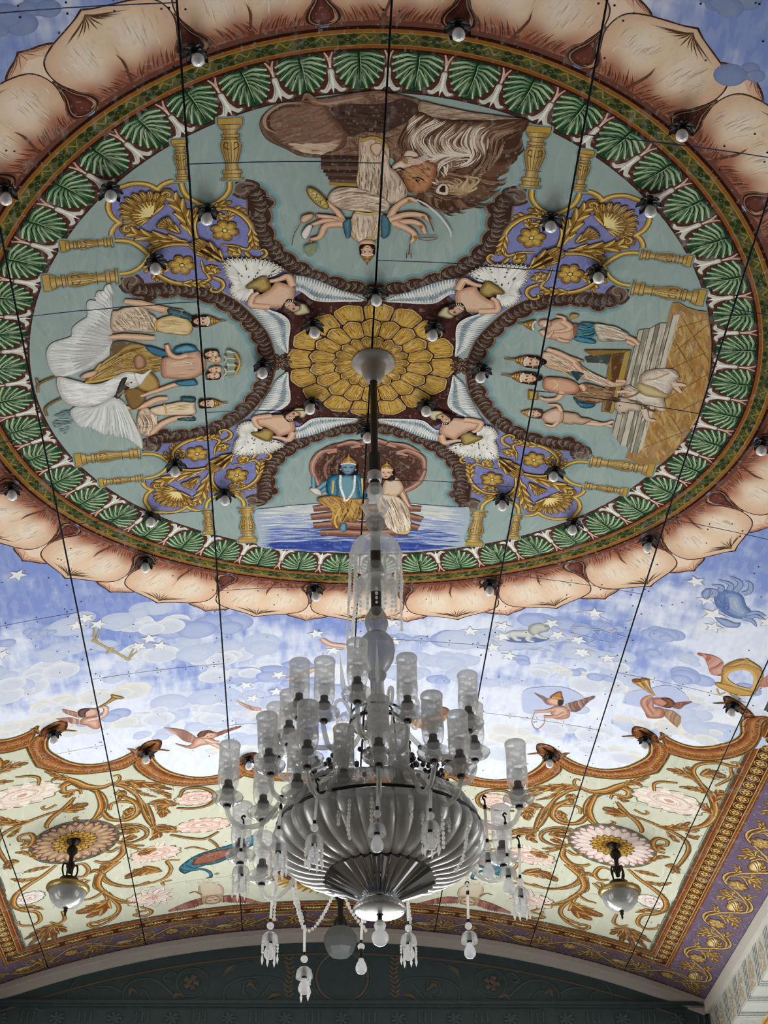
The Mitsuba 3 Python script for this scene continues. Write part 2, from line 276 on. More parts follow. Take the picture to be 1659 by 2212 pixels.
def leafy(ax, w, pal, lobes=5, n=None, one=0, lift=.5):
    """an acanthus leaf along the axis ax with lobed edges; pal = outline, dark, mid, light"""
    q = spline(ax, n=max(4, 60//max(1, len(ax)-1))); m = len(q)
    s = np.linspace(0, 1, m); d = np.gradient(q, axis=0); d /= np.linalg.norm(d, axis=1, keepdims=True)+1e-12
    nn = np.stack([-d[:, 1], d[:, 0]], 1)
    env = np.sin(PI*np.clip(s, 0, 1)**.8)**.7*w+.002
    ph = (s*lobes) % 1; saw = .62+.50*ph**1.3
    saw = np.where(ph < .06, .62, saw)
    L = q+nn*(env*saw)[:, None]*(1 if one >= 0 else .25)+d*(env*(saw-.6)*lift)[:, None]
    R = q-nn*(env*saw)[:, None]*(1 if one <= 0 else .25)+d*(env*(saw-.6)*lift)[:, None]
    o = np.vstack([L, R[::-1]]); g = pg(o)
    M.fill(g.buffer(.003, 2), pal[0]); M.fill(g, pal[1])
    for i in range(lobes):
        a = int((i+.05)/lobes*m); b = min(int((i+.93)/lobes*m), m-1)
        if b-a < 2: continue
        for s_, E in ((1, L), (-1, R)):
            if one*s_ < 0: continue
            mid = (q[a]+E[b])/2+d[a]*env[b]*.10
            M.line([q[a], mid, E[b]*.9+q[b]*.1], [.1*env[b]+.001, .20*env[b]+.001, .05*env[b]+.0008], pal[2] if s_ > 0 else pal[2], n=4)
            M.line([q[a], mid+d[a]*env[b]*.10, E[b]*.92+q[b]*.08], [.0006, .09*env[b]+.0006, .0006], pal[3], n=4)
    M.line(q[::4], [.0025, .0015], pal[0])
def flower(c, r, n, pal, a0=0, k=.5, core=None):
    c = np.asarray(c, float)
    for j in range(n):
        a = a0+2*PI*j/n; d = np.array([math.cos(a), math.sin(a)]); e = np.array([-d[1], d[0]])
        wd = r*math.sin(PI/n)*.80
        o = [c+d*r*.15, c+d*r*.55+e*wd*.8, c+d*r*.85+e*wd*.7, c+d*r, c+d*r*.85-e*wd*.7, c+d*r*.55-e*wd*.8]
        M.lv += 0; M.fill(c+(np.array(o)-c)*1.07, pal[0], n=3); M.fill(o, pal[1], n=3); M.fill(c+d*r*.1+(np.array(o)-c-d*r*.1)*[.75, .75], pal[2], n=3)
        M.line([c+d*r*.25, c+d*r*.8], [r*.03, r*.01], pal[3])
    M.fill(c+r*.2*np.stack([np.cos(np.arange(8)*PI/4), np.sin(np.arange(8)*PI/4)], 1), pal[0]); M.fill(c+r*.14*np.stack([np.cos(np.arange(8)*PI/4), np.sin(np.arange(8)*PI/4)], 1), core or pal[2])
def ell(c, rx, ry, a=0, n=16):
    t = np.arange(n)*2*PI/n; q = np.stack([rx*np.cos(t), ry*np.sin(t)], 1); ca, sa = math.cos(a), math.sin(a)
    return np.asarray(c)+q@np.array([[ca, sa], [-sa, ca]])
def S(p, cs, d=.006, sh=(0, 0), o='5a4034', ow=.003, sm=True):
    """outlined, softly modelled painted shape"""
    g = pg(spline(p, True) if sm else p)
    if o: M.fill(g.buffer(ow, 2), o)
    M.shade(g, cs, d, sh)

# ---------------------------------------------------------------- materials of the setting
def paint_dirt(p, n, uv):
    a = smoothstep(.55, .8, fbm(p.x*30, p.y*12, p.z*3, octaves=4))*.14
    b = smoothstep(.80, .86, noise(p.x*70, p.y*60, 1.0))*.22
    return mi.Float(dr.minimum(a+b, .45))
scene['paint'] = {'type': 'twosided', 'bsdf': {'type': 'blendbsdf', 'weight': mikit.proc(paint_dirt),
    'a': {'type': 'diffuse', 'reflectance': {'type': 'mesh_attribute', 'name': 'vertex_color'}},
    'b': {'type': 'diffuse', 'reflectance': {'type': 'rgb', 'value': [.42, .41, .38]}}}}
def sky_paint(p, n, uv):
    r = dr.sqrt(p.x*p.x+p.y*p.y)
    f = fbm(p.x*1.1+3.1, p.y*1.5, 2.0, octaves=5)
    s = fbm(p.x*22, p.y*5, 5.0, octaves=3)
    g = fbm(p.x*5, p.y*9, 9.0, octaves=4)
    k = f*1.15+(g-.5)*.45+(s-.5)*.38-(dr.abs(r-2.2)-.5)*.27*dr.select(p.y > 0, 1.0, .0)
    t = smoothstep(.22, .74, k)*.9+smoothstep(.35, .6, fbm(p.x*40, p.y*11, 8.0, octaves=3))*.10
    c = mix((.68, .71, .78), (.21, .28, .56), t)
    w = smoothstep(.56, .7, g)*(1-t)
    return mix(c, (.76, .755, .70), w*.5)
scene['sky_paint'] = {'type': 'twosided', 'bsdf': {'type': 'diffuse', 'reflectance': mikit.proc(sky_paint)}}
mat('dark_gap', '0b0a09', .9)
mat('white_plaster', 'aba69c', .7)
mat('floor_tile', '4f4438', .25)
mat('wall_plaster', '6d695f', .8)
def green_wall(p, n, uv):
    g = fbm(p.x*14, p.z*14, 3.0, octaves=4)
    return mix((.018, .036, .040), (.026, .048, .050), g)
scene['green_wall'] = {'type': 'twosided', 'bsdf': {'type': 'principled', 'base_color': mikit.proc(green_wall), 'roughness': .55}}
mat('green_relief', '2f3f40', .5)
mat('bronze_relief', '4d443a', .5)

# ---------------------------------------------------------------- the setting
def boxm(x0, x1, y0, y1, z0, z1):
    return trimesh.creation.box(bounds=[[x0, y0, z0], [x1, y1, z1]])
def struct(name, mesh, m, **k):
    key = obj(name, mesh, m, **k); tag(key, kind='structure'); return key
def vault_strip(u0, u1, v0, v1, o0, o1, nu=None):
    """A curved slab between the arcs at depth o0 and o1 below the crown surface."""
    k0, k1 = math.floor(u0/FACET+1e-6)+1, math.ceil(u1/FACET-1e-6)-1
    us = np.array([u0]+[k*FACET for k in range(k0, k1+1)]+[u1])
    rows = [surf(np.stack([us, np.full(len(us), v)], 1), o) for v in (v0, v1) for o in (o0, o1)]
    n = len(us); V = np.vstack(rows); i = np.arange(n-1); F = []
    a, b, c, d = 0, n, 2*n, 3*n        # a: v0 upper, b: v0 lower, c: v1 upper, d: v1 lower
    def q(p, r, s): F.extend([np.stack([p+i, r+i, r+i+1], 1), np.stack([p+i, r+i+1, p+i+1], 1)])
    q(b, d, 0); q(c, a, 0); q(a, b, 0); q(d, c, 0)
    F = np.vstack(F)
    F = np.vstack([F, [[a, c, d], [a, d, b], [a+n-1, b+n-1, d+n-1], [a+n-1, d+n-1, c+n-1]]])
    m = trimesh.Trimesh(V, F, process=False); m.fix_normals(); return m
labels['ceiling'] = {'label': 'painted vaulted ceiling of joined panels with lotus medallion, sky and scrollwork', 'kind': 'structure'}
for c in range(-4, 4):
    ua, ub = c*.9285+GU, (c+1)*.9285-GU
    ua, ub = max(ua, -HALF), min(ub, HALF)
    ys = [-YEND]+cross_rows(c)+[YEND]
    for y0, y1 in zip(ys[:-1], ys[1:]):
        obj('panel', vault_strip(ua, ub, y0+GV, y1-GV, -.006, 0.0), 'sky_paint', 'ceiling')
obj('backing', vault_strip(-HALF-.1, HALF+.1, -YEND-.1, YEND+.1, -.10, -.02), 'dark_gap', 'ceiling')
XW = float(surf([[HALF, 0]])[0, 0]); ZS = float(surf([[HALF, 0]])[0, 2])
struct('floor', boxm(-8, 8, -9.2, 9.2, -.2, 0), 'floor_tile')
def tymp(y0, y1, zlow, inset=0.0):
    us = np.linspace(-HALF-.05, HALF+.05, 61); t = surf(np.stack([us, us*0], 1), inset)
    ring = np.vstack([t[:, [0, 2]], [[t[-1, 0], zlow], [t[0, 0], zlow]]])
    m = trimesh.creation.extrude_polygon(Polygon(ring), y1-y0, engine='earcut')
    m.apply_transform([[1, 0, 0, 0], [0, 0, 1, y0], [0, 1, 0, 0], [0, 0, 0, 1]]); m.fix_normals(); return m
ZB = 5.2
struct('wall_far', tymp(YEND, YEND+.3, ZB), 'green_wall')
labels['wall_far']['label'] = 'dark green end wall with scroll relief under the vault'
struct('wall_near', tymp(-YEND-.3, -YEND, 0), 'wall_plaster')
# piers and windows of the far wall, below the frame
for i, (x0, x1) in enumerate(((-8, -3.1), (-1.25, -.95), (.95, 1.25), (3.1, 8))):
    struct('wall_far_pier', boxm(x0, x1, YEND, YEND+.3, 0, ZB if abs(x0) < 8 and abs(x1) < 8 else 6.3), 'wall_plaster')
def window(name, m, rad):
    k = obj(name, m, 'white_plaster'); tag(k, kind='structure')
    scene[k]['emitter'] = {'type': 'area', 'radiance': {'type': 'rgb', 'value': [rad*.97, rad, rad*1.03]}}
def quad(a, b, c, d): return trimesh.Trimesh([a, b, c, d], [[0, 1, 2], [0, 2, 3]], process=False)
n = 0
for x0, x1 in ((-3.1, -1.25), (-.95, .95), (1.25, 3.1)):
    n += 1; window(f'window_{n}', quad((x0, YEND+.2, .4), (x1, YEND+.2, .4), (x1, YEND+.2, ZB), (x0, YEND+.2, ZB)), WINDOW_LIGHT)
ZA = 6.3
for s, nm in ((-1, 'left'), (1, 'right')):
    def bx(xa, xb, *r): return boxm(min(s*xa, s*xb), max(s*xa, s*xb), *r)
    struct(f'wall_{nm}', bx(XW, XW+.25, -YEND, YEND, ZA, ZS+.1), 'frieze_paint')
    struct(f'ceiling_aisle_{nm}', bx(XW+.25, 8, -YEND, YEND, ZA, ZA+.15), 'aisle_paint')
    struct(f'wall_outer_{nm}', bx(7.8, 8, -YEND, YEND, 0, ZA), 'wall_plaster')
    for y0, y1 in ((-7, -5), (-3.5, -1.5), (.2, 2.2), (3.6, 5.6)):
        n += 1; x = s*7.78
        window(f'window_{n}', quad((x, y0, .5), (x, y1, .5), (x, y1, 5.2), (x, y0, 5.2))if s < 0 else quad((x, y1, .5), (x, y0, .5), (x, y0, 5.2), (x, y1, 5.2)), WINDOW_LIGHT*(.42 if y0 > 0 else .05))
def frieze_paint(p, n, uv):
    d = p.y*2.6; f = d-dr.floor(d)
    bars = dr.select((f > .55) & (f < .92), dr.select(dr.sin((f-.55)*17*PI) > .1, 1.0, .0), 0.0)
    lobe = dr.select((f < .5) & (dr.abs(f-.25)*.8 < (ZS_-p.z-.12)*1.6) & (p.z > ZA+.03) & (noise(p.y*60, p.z*60) > .35), 1.0, .0)
    c = mix((.42, .42, .37), (.10, .10, .09), bars)
    return mix(c, (.30, .25, .16), lobe)
ZS_ = ZS
scene['frieze_paint'] = {'type': 'twosided', 'bsdf': {'type': 'diffuse', 'reflectance': mikit.proc(frieze_paint)}}
def aisle_paint(p, n, uv):
    d = dr.abs(p.x)-XW-.25
    e = smoothstep(.45, .6, noise(p.x*9, p.y*9, 2.0))
    c = mix((.58, .55, .42), (.45, .30, .10), smoothstep(.55, .6, noise(p.x*12, p.y*12, 7.0))*.8)
    c = mix((.35, .16, .06), c, dr.select(d > .05, 1.0, 0.0))
    return mix((.55, .36, .08), c, dr.select((d > .02) & (d < .05) | (d > .07), 1.0, 0.0))
scene['aisle_paint'] = {'type': 'twosided', 'bsdf': {'type': 'diffuse', 'reflectance': mikit.proc(aisle_paint)}}
# cornice under the vault edge at the end wall and along the sides
def arch_band(y0, y1, o0, o1):
    us = np.linspace(-HALF, HALF, 49); a, b = surf(np.stack([us, us*0], 1), o0), surf(np.stack([us, us*0], 1), o1)
    m = trimesh.creation.extrude_polygon(Polygon(np.vstack([a[:, [0, 2]], b[::-1][:, [0, 2]]])), y1-y0, engine='earcut')
    m.apply_transform([[1, 0, 0, 0], [0, 0, 1, y0], [0, 1, 0, 0], [0, 0, 0, 1]]); m.fix_normals(); return m
struct('trim_1', trimesh.util.concatenate([arch_band(YEND-.05, YEND+.02, 0, .05), arch_band(YEND-.03, YEND+.02, .05, .13)]), 'white_plaster')
for k, s in enumerate((-1, 1)):
    struct(f'trim_{k+2}', trimesh.util.concatenate([boxm(min(s*(XW-.05), s*(XW+.02)), max(s*(XW-.05), s*(XW+.02)), -YEND, YEND-.05, ZS-.12, ZS)]), 'white_plaster')

# ---------------------------------------------------------------- the painted medallion
rng = np.random.default_rng(7)
def arc(r, a0, a1, n=60):
    t = np.radians(np.linspace(a0, a1, n)); return np.stack([r*np.cos(t), r*np.sin(t)], 1)
def annulus(r0, r1, n=144):
    return Polygon(arc(r1, 0, 360, n+1)[:-1], [arc(r0, 0, 360, n+1)[:-1][::-1]])
def polar(a0):
    """local (t, r), t in units of 7.5 degrees -> vault coordinates"""
    def f(q):
        a = np.radians(a0+q[:, 0]*7.5); return np.stack([q[:, 1]*np.cos(a), q[:, 1]*np.sin(a)], 1)
    return f
K = 'ceiling__'
# lotus petals: 24 behind, 24 in front
def petal_out(w, tip, sh, n=33):
    """half outline from the base to the tip as (t, r)"""
    return spline(np.array(sh)*[w, 1], n=8)
BIG = [(.80, 2.225), (.79, 2.27), (.86, 2.35), (.955, 2.43), (.955, 2.50), (.87, 2.56), (.68, 2.597), (.42, 2.622), (.18, 2.645), (0, 2.675)]
SMALL = [(.20, 2.38), (.30, 2.50), (.42, 2.585), (.42, 2.62), (.28, 2.645), (.12, 2.662), (0, 2.685)]
for k in range(24):
    M.part(K+'lotus_back_petal', 4, xf=polar(15*k+7.5), sc=.335)
    h = spline(np.array(SMALL), n=6); o = np.vstack([h, (h*[-1, 1])[::-1][1:]])
    M.fill(o, '4a3328', sm=False)
    c = np.array([0, 2.56]); q = c+(o-c)*[.92, .90]; M.fill(q, 'd0a084', sm=False)
    M.fill(c+(o-c)*[.75, .72]-[0, -.005], 'dfb698', sm=False); M.fill(c+(o-c)*[.45, .5], 'ecd0b6', sm=False)
    for j in range(-3, 4):
        a = j*.075; M.line([(a*.3, 2.67-abs(j)*.002), (a*1.2, 2.64-abs(j)*.004), (a*2.3, 2.61-.008*(j % 2))], [.006, .007, .0], '8a6450', n=3)
def petal_grid(k):
    n = 25; s = np.linspace(0, 1, 22)
    h = spline(np.array(BIG), n=6); rr = h[:, 1]; 
    rs = np.interp(s, [0, 1], [2.225, 2.672]); o = np.argsort(rr)
    wid = np.interp(rs, rr[o], h[o, 0]); wid[-1] = .0
    x = np.linspace(-1, 1, n)
    A = np.stack([x[None]*wid[:, None], np.repeat(rs[:, None], n, 1)], 2)
    X = np.repeat(x[None], 22, 0); R = A[:, :, 1]
    low = 1-np.clip((R-2.29-.02*np.sin(X*9+k))/.10, 0, 1); edge = np.abs(X)**3
    hi = np.exp(-((np.abs(X+.03)-.42)/.28)**2-((R-2.46)/.10)**2)
    tip = np.clip((R-2.56)/.1, 0, 1)
    base = lin('e8c8a6')[None, None]
    c = base*(1-low[..., None])+lin('a5644a')*low[..., None]
    lo2 = np.clip((2.285-R)/.05, 0, 1)[..., None]; c = c*(1-lo2*.6)+lin('6e4236')*lo2*.6
    c = c*(1-.45*edge[..., None])+lin('cc9474')*.45*edge[..., None]
    c = c+(lin('f2e6d2')-c)*(.75*hi[..., None])
    c = c+(lin('c49f7c')-c)*(.45*tip[..., None])
    mid = np.exp(-(X/.07)**2)*np.clip((2.50-R)/.2, 0, 1)
    c = c+(lin('b3765a')-c)*(.35*mid[..., None])
    return A, c*ALB
for k in range(24):
    M.part(K+'lotus_petal', 14, xf=polar(15*k), sc=.335)
    h = spline(np.array(BIG), n=8); o = np.vstack([h, (h*[-1, 1])[::-1][1:]])
    c = np.array([0, 2.40]); M.fill(np.vstack([[(1.0, 2.205)], [(.9, 2.225)], c+(o-c)*[1.018, 1.03], [(-.9, 2.225)], [(-1.0, 2.205)]]), '3f2c22', sm=False)
    A, Cc = petal_grid(k); M.grid(A, Cc)
    # body of the petal spreading to the rim
    m2 = np.linspace(-1.0, 1.0, 25); rs = np.linspace(2.203, 2.24, 5)
    A = np.stack(np.meshgrid(m2, rs), 2); A[:, :, 0] *= np.linspace(1.0, .84, 5)[:, None]
    M.grid(A, np.broadcast_to(pc('6d4438'), A.shape[:2]+(3,)))
    for j in range(46):       # dark brush marks rising from the rim
        t = -.86+1.72*(j+rng.uniform(-.3, .3))/45; r0 = 2.235+.02*rng.random(); L = rng.uniform(.04, .085)
        bend = .10*np.sign(t)*(1-abs(t))+.05*t
        M.line([(t, r0), (t+bend*.5, r0+L*.5), (t+bend*1.3, r0+L)], [.010, .011, .0], rng.choice(['5d392d', '7a4a39', '8b5845', '6b3f31']), n=3)
    for j in range(40):       # light brush marks on the swelling
        t = rng.choice([-1, 1])*rng.normal(.42, .17); r0 = rng.normal(2.44, .04)
        M.line([(t, r0-.035), (t*1.03+.01, r0), (t*1.02+.03, r0+.035)], [0, .009, 0], rng.choice(['efe0c8', 'f3e8d6', 'e6cfb0', 'd9b792']), n=2)
    for j in range(-5, 6):    # veins of the tip
        a = j/5; L = rng.uniform(.06, .095)*(1-.3*abs(a))
        M.line([(a*.06, 2.650-.004*abs(j)), (a*.24, 2.64-L*.5-.008*abs(a)), (a*.52, 2.640-L-.01*abs(a))], [.005, .008, 0], '5a3f2c', n=3)
    M.line([(-.03, 2.41), (-.02, 2.35), (-.10, 2.27), (-.12, 2.24)], [0, .02, .02, .04], '6a4434')
for k in range(24):
    M.part(K+'petal_curl', 85, xf=polar(15*k+7.5), sc=.335)
    d = [(0, 2.45), (-.03, 2.40), (-.08, 2.35), (-.19, 2.295), (-.20, 2.255), (-.08, 2.232), (.08, 2.232), (.20, 2.255), (.19, 2.295), (.08, 2.35), (.03, 2.40)]
    for s_, c in ((1.45, '7d5443'), (1.25, '3a251d'), (1.05, 'a57a62'), (.95, '3d2620'), (.82, '5a332b'), (.55, '6d3d33')):
        q = np.array([0, 2.28]); M.fill(q+(np.array(d)-q)*[s_, min(s_, 1.12) if s_ > 1 else s_], c)
    M.line([(.15, 2.31), (.18, 2.26), (.06, 2.24)], [0, .02, 0], 'b98f6c')
# rim
M.part(K+'medallion_rim', 100)
for r0, r1, c in ((2.196, 2.212, '2e1a14'), (2.176, 2.198, '8f5a2c'), (2.112, 2.178, '5c5733'), (2.092, 2.114, '8a4f28'), (2.083, 2.094, '33201a')):
    M.fill(annulus(r0, r1), c, sm=False)
M.fill(annulus(2.174, 2.179), 'a5853a', sm=False); M.fill(annulus(2.111, 2.1145), 'a5853a', sm=False)
for k in range(72):
    M.lv = 106; M.xf = polar(5*k); M.sc = .28
    for a, b in ((0, 0), (.1, .018), (-.1, .018), (.1, -.018), (-.1, -.018)):
        M.fill(np.array([(a, 2.145+b)])+np.array([(.07, 0), (.02, .012), (-.04, .009), (-.07, 0), (-.04, -.009), (.02, -.012)]), '2c3a20', n=2)
    M.fill(np.array([(.02, 2.145), (0, 2.149), (-.02, 2.145), (0, 2.141)]), '8a7a34', sm=False)
    for s_ in (-1, 1):
        M.line([(.16, 2.145), (.26, 2.145+.022*s_), (.36, 2.145-.008*s_), (.45, 2.145+.018*s_)], [.012, .016, .012, .006], '8c8238' if s_ > 0 else '3c4426', n=3)
M.xf = None; M.sc = 1.0
# acanthus frieze
M.part(K+'leaf_frieze', 100)
M.fill(annulus(1.851, 2.086), '55302a', sm=False); M.fill(annulus(1.848, 1.856), '3c2a22', sm=False)
def fan_leaf(k):
    M.part(K+'acanthus_leaf', 103, xf=polar(7.5*k+3.75), sc=.26)
    out = [(0, 2.083)]
    side = [(.30, 2.083), (.44, 2.05), (.40, 2.035), (.45, 2.005), (.39, 1.995), (.42, 1.965), (.35, 1.955), (.36, 1.925), (.28, 1.92), (.27, 1.893), (.18, 1.89), (.12, 1.868), (0, 1.862)]
    o = np.vstack([side, (np.array(side)*[-1, 1])[::-1][1:]])
    M.fill(o, '16281c', sm=False); c = np.array([0, 1.98])
    M.fill(c+(o-c)*[.95, .96], '2b4a30', sm=False)
    tips = [(.43, 2.045), (.44, 2.008), (.41, 1.97), (.35, 1.932), (.26, 1.90), (.13, 1.875)]
    for s_ in (-1, 1):
        for i, (tx, tr) in enumerate(tips):
            b = np.array([.02*s_, 2.06-.016*i]); e = np.array([tx*s_, tr]); m = np.array([(.30-.035*i)*s_*.75, 2.055-.024*i+.012])
            if i == 5: m = np.array([.05*s_, 1.95])
            M.line([b, m, e], [.014, .058, .030], rng.choice(['4d6c4a', '56734f', '486748']), n=5)
            M.line([b+[.01*s_, -.004], m+[.012*s_, -.006], e+[0, -.002]], [.005, .034, .016], rng.choice(['8fa67c', '7f9a72', '9db088', '6f8c66']), n=5)
            M.line([b+[0, .006], m+[-.01*s_, .010], e+[-.02*s_, .008]], [.002, .013, .004], '1a2c20', n=5)
            M.line([b*.3+m*.7, m*.4+e*.6, e], [.001, .008, .010], 'd6dcb8', n=4)
    M.line([(0, 2.08), (.01, 2.0), (0, 1.87)], [.018, .012, .006], '1a2d1e'); M.line([(.02, 2.06), (.03, 2.0), (.015, 1.89)], [.004, .006, .003], 'b9c69a')
def lily(k):
    M.part(K+'lily_flower', 135, xf=polar(7.5*k), sc=.26)
    M.line([(-.07, 2.085), (-.02, 2.05), (0, 2.0)], [.012, .02, .016], 'd9b6a2', n=4); M.line([(.07, 2.085), (.02, 2.05), (0, 2.0)], [.012, .02, .016], 'cfa693', n=4)
    M.line([(0, 2.03), (0, 1.975)], [.018, .024], 'e2cdbd', n=4)
    for c, s_ in (('6c5f54', 1.18), ('d8d5c6', 1.0)):
        o = np.array([(-.045, 1.985), (.045, 1.985), (.06, 1.93), (.15, 1.885), (.24, 1.882), (.22, 1.868), (.12, 1.862), (.03, 1.885), (0, 1.855), (-.03, 1.885), (-.12, 1.862), (-.22, 1.868), (-.24, 1.882), (-.15, 1.885), (-.06, 1.93)])
        q = np.array([0, 1.91]); M.fill(q+(o-q)*[s_, 1+(s_-1)*.5], c, n=4)
    M.line([(0, 1.975), (.01, 1.92), (0, 1.87)], [.012, .022, .008], 'f3f1e6', n=4); M.line([(-.03, 1.97), (-.05, 1.92), (-.13, 1.872)], [.004, .010, .003], 'a39f8e', n=4)
    M.line([(.03, 1.97), (.05, 1.92), (.14, 1.875)], [.004, .008, .003], 'b3ae9b', n=4)
for k in range(48):
    fan_leaf(k); lily(k)
# field of the disc
M.part(K+'medallion_field', 100, 'grey green painted field of the medallion'); M.xf = None; M.sc = 1.0
M.fill(Polygon(arc(1.852, 0, 360, 145)[:-1]), '98a8a1', sm=False)
M.strokes(Polygon(arc(1.84, 0, 360, 145)[:-1]), 2600, .22, .012, ['93a49e', '9cada5', '9fada6', '90a29d', '97a8a3', 'a0ac9f'], PI/2, rng, sm=False)

# ---------------------------------------------------------------- painted heads
def frame_of(up):
    up = np.asarray(up, float); up = up/np.linalg.norm(up); return up, np.array([up[1], -up[0]])
def face(c, r, up, skin=('b98c6c', 'd2a684', 'e2bd9e'), hair='231b19', turn=0.0):
    """a painted head: centre c, half width r, up direction"""
    r = r*1.4; u, s = frame_of(up); c = np.asarray(c, float); X = lambda a, b: c+s*a*r+u*b*r
    if hair: M.fill([X(-1.35, .2), X(-1.2, 1.1), X(0, 1.55), X(1.2, 1.1), X(1.35, .2), X(1.35, -1.0), X(.9, -1.5), X(-.9, -1.5), X(-1.35, -1.0)], hair)
    o = [X(-.95, .35), X(-.75, 1.05), X(0, 1.3), X(.75, 1.05), X(.95, .35), X(.82, -.45), X(.42, -1.1), X(0, -1.3), X(-.42, -1.1), X(-.82, -.45)]
    M.fill(pg(spline(o, True)).buffer(r*.07, 2), '5a3c30'); M.shade(o, skin, r*.16, (s[0]*turn*r*.08, s[1]*turn*r*.08))
    t = turn*.25
    for e in (-1, 1):
        M.line([X(e*.42+t-.2, .30), X(e*.42+t, .40), X(e*.42+t+.2, .30)], r*.05, '3a2620', n=3)
        M.fill([X(e*.42+t-.2, .12), X(e*.42+t, .2), X(e*.42+t+.2, .12), X(e*.42+t, .04)], 'e8e0d6', n=3); M.fill(ell(X(e*.42+t, .12), r*.09, r*.09, n=8), '241814')
        M.line([X(e*.42+t-.24, .12), X(e*.42+t, .24), X(e*.42+t+.24, .12)], r*.05, '2a1a16', n=3)
        M.fill(ell(X(e*1.02, -.25), r*.10, r*.16, n=8), 'd8b45c')
    M.line([X(t, .2), X(t+.08, -.15), X(t+.16, -.3), X(t-.08, -.34)], [r*.03, r*.05, r*.04, r*.02], 'a06e54')
    M.fill([X(t-.3, -.66), X(t, -.58), X(t+.3, -.66), X(t, -.82)], '9c4a3c', n=3); M.line([X(t-.26, -.67), X(t+.26, -.67)], r*.025, '6a2a24')
def crown(c, r, up, h=2.4, col=('6a4526', 'a87838', 'd0a45c'), pearls='d9d4c4'):
    r = r*1.4; h = h*.8; u, s = frame_of(up); c = np.asarray(c, float); X = lambda a, b: c+s*a*r+u*b*r
    M.fill([X(-1.05, .85), X(-1.1, 1.25), X(0, 1.6), X(1.1, 1.25), X(1.05, .85), X(0, 1.2)], col[0])
    prof = [(.95, 1.2), (1.0, 1.5), (.72, 1.75), (.80, 1.9), (.55, 2.1), (.60, 2.25), (.3, 2.45), (.16, 2.6), (.04, 1.2+h)]
    o = [X(a, b) for a, b in prof]+[X(-a, b) for a, b in prof[::-1]]
    M.fill(pg(spline(o, True, 2)).buffer(r*.08, 2), '43291a'); M.fill(o, col[1], n=2)
    M.fill([X(-.25, 1.3), X(-.12, 2.4), X(.12, 2.4), X(.3, 1.3)], col[2])
    for b, w in ((1.5, .95), (1.95, .78), (2.22, .58)): M.line([X(-w, b), X(0, b-.12), X(w, b)], r*.06, col[0], n=3)
    for j in range(-3, 4): M.fill(ell(X(j*.3, 1.2-.03*j*j), r*.17, r*.2, n=8), pearls)
# ---------------------------------------------------------------- centre of the medallion
GOLD = ('553a22', '8f6a30', 'bc9848', 'e2c880'); GOLD2 = ('5a3a20', '946e2c', 'c09c48', 'ecd592')
def absq(p): return np.abs(p)
def star_ring():
    h = absq(P('-23 -484 -178 -479 -296 -480 -342 -503 -370 -547 -401 -562 -426 -534'))
    h[0] = (0, h[1, 1]); o = []
    for k, (su, sv) in enumerate(((1, -1), (1, 1), (-1, 1), (-1, -1))):
        a = h*[su, sv]; b = h[:, ::-1]*[su, sv]
        seq = np.vstack([a, b[::-1]]) if k % 2 == 0 else np.vstack([b, a[::-1]])
        o.append(seq)
    return np.vstack(o)
M.part(K+'star_field', 106, 'dark brown star around the golden rosette')
M.fill(star_ring(), '4b2b27', n=4)
M.strokes(Polygon(arc(.62, 0, 360, 60)[:-1]).intersection(pg(spline(star_ring(), True))), 500, .10, .006, ['532f2b', '452824', '583530', '402522'], 0.6, rng, sm=False, spread=1.5)
def lotus_ring(name, n, r0, r1, off, lv, cols):
    for k in range(n):
        a0 = math.degrees(2*PI*(k+off)/n); w = PI/n*(r0+r1)/2
        M.part(K+name, lv+(k % 2)*0, xf=lambda q, a0=a0: np.stack([q[:, 1]*np.cos(np.radians(a0)+q[:, 0]/((r0+r1)/2)), q[:, 1]*np.sin(np.radians(a0)+q[:, 0]/((r0+r1)/2))], 1))
        o = np.array([(-w*.80, r0), (-w*1.0, r0+(r1-r0)*.45), (-w*.95, r0+(r1-r0)*.80), (-w*.45, r0+(r1-r0)*.93), (0, r1), (w*.45, r0+(r1-r0)*.93), (w*.95, r0+(r1-r0)*.80), (w*1.0, r0+(r1-r0)*.45), (w*.80, r0)])
        M.fill(o+[0, .003], '3a241a', n=4); c = np.array([0, (r0+r1)/2])
        M.fill(c+(o-c)*.93, 'cbb48a', n=4); M.fill(c+(o-c)*[.90, .86], cols[0], n=4); M.fill(c+(o-c)*[.72, .70], cols[1], n=4)
        for j in range(34):
            t = rng.uniform(-.85, .85)*w; s = rng.uniform(0, .5); L = rng.uniform(.2, .45)
            M.line([(t*.95, r0+(r1-r0)*s), (t, r0+(r1-r0)*(s+L*.5)), (t*1.02, r0+(r1-r0)*min(s+L, .9))], [0, .0022, 0], cols[2+(j % 3)], n=2)
        for j in range(9):
            t = (j-4)/4.5*w*.9
            M.line([(t, r1-(r1-r0)*(.10+.12*abs(j-4)/4)), (t*.85, r1-(r1-r0)*(.33+.1*(j % 2)))], [.0016, 0], '6d5836', n=2)
        M.line([(-w*.7, r0+.008), (0, r0+.004), (w*.7, r0+.008)], .004, '5c3d1e')
GC = ['b08436', 'c59d4c', '8a5f26', 'dcbf78', 'a8792e']
lotus_ring('golden_lotus_petal', 16, .325, .475, .15, 112, GC)
lotus_ring('golden_lotus_petal', 18, .195, .35, .4, 165, GC)
lotus_ring('golden_lotus_petal', 18, .085, .215, 0, 220, GC)

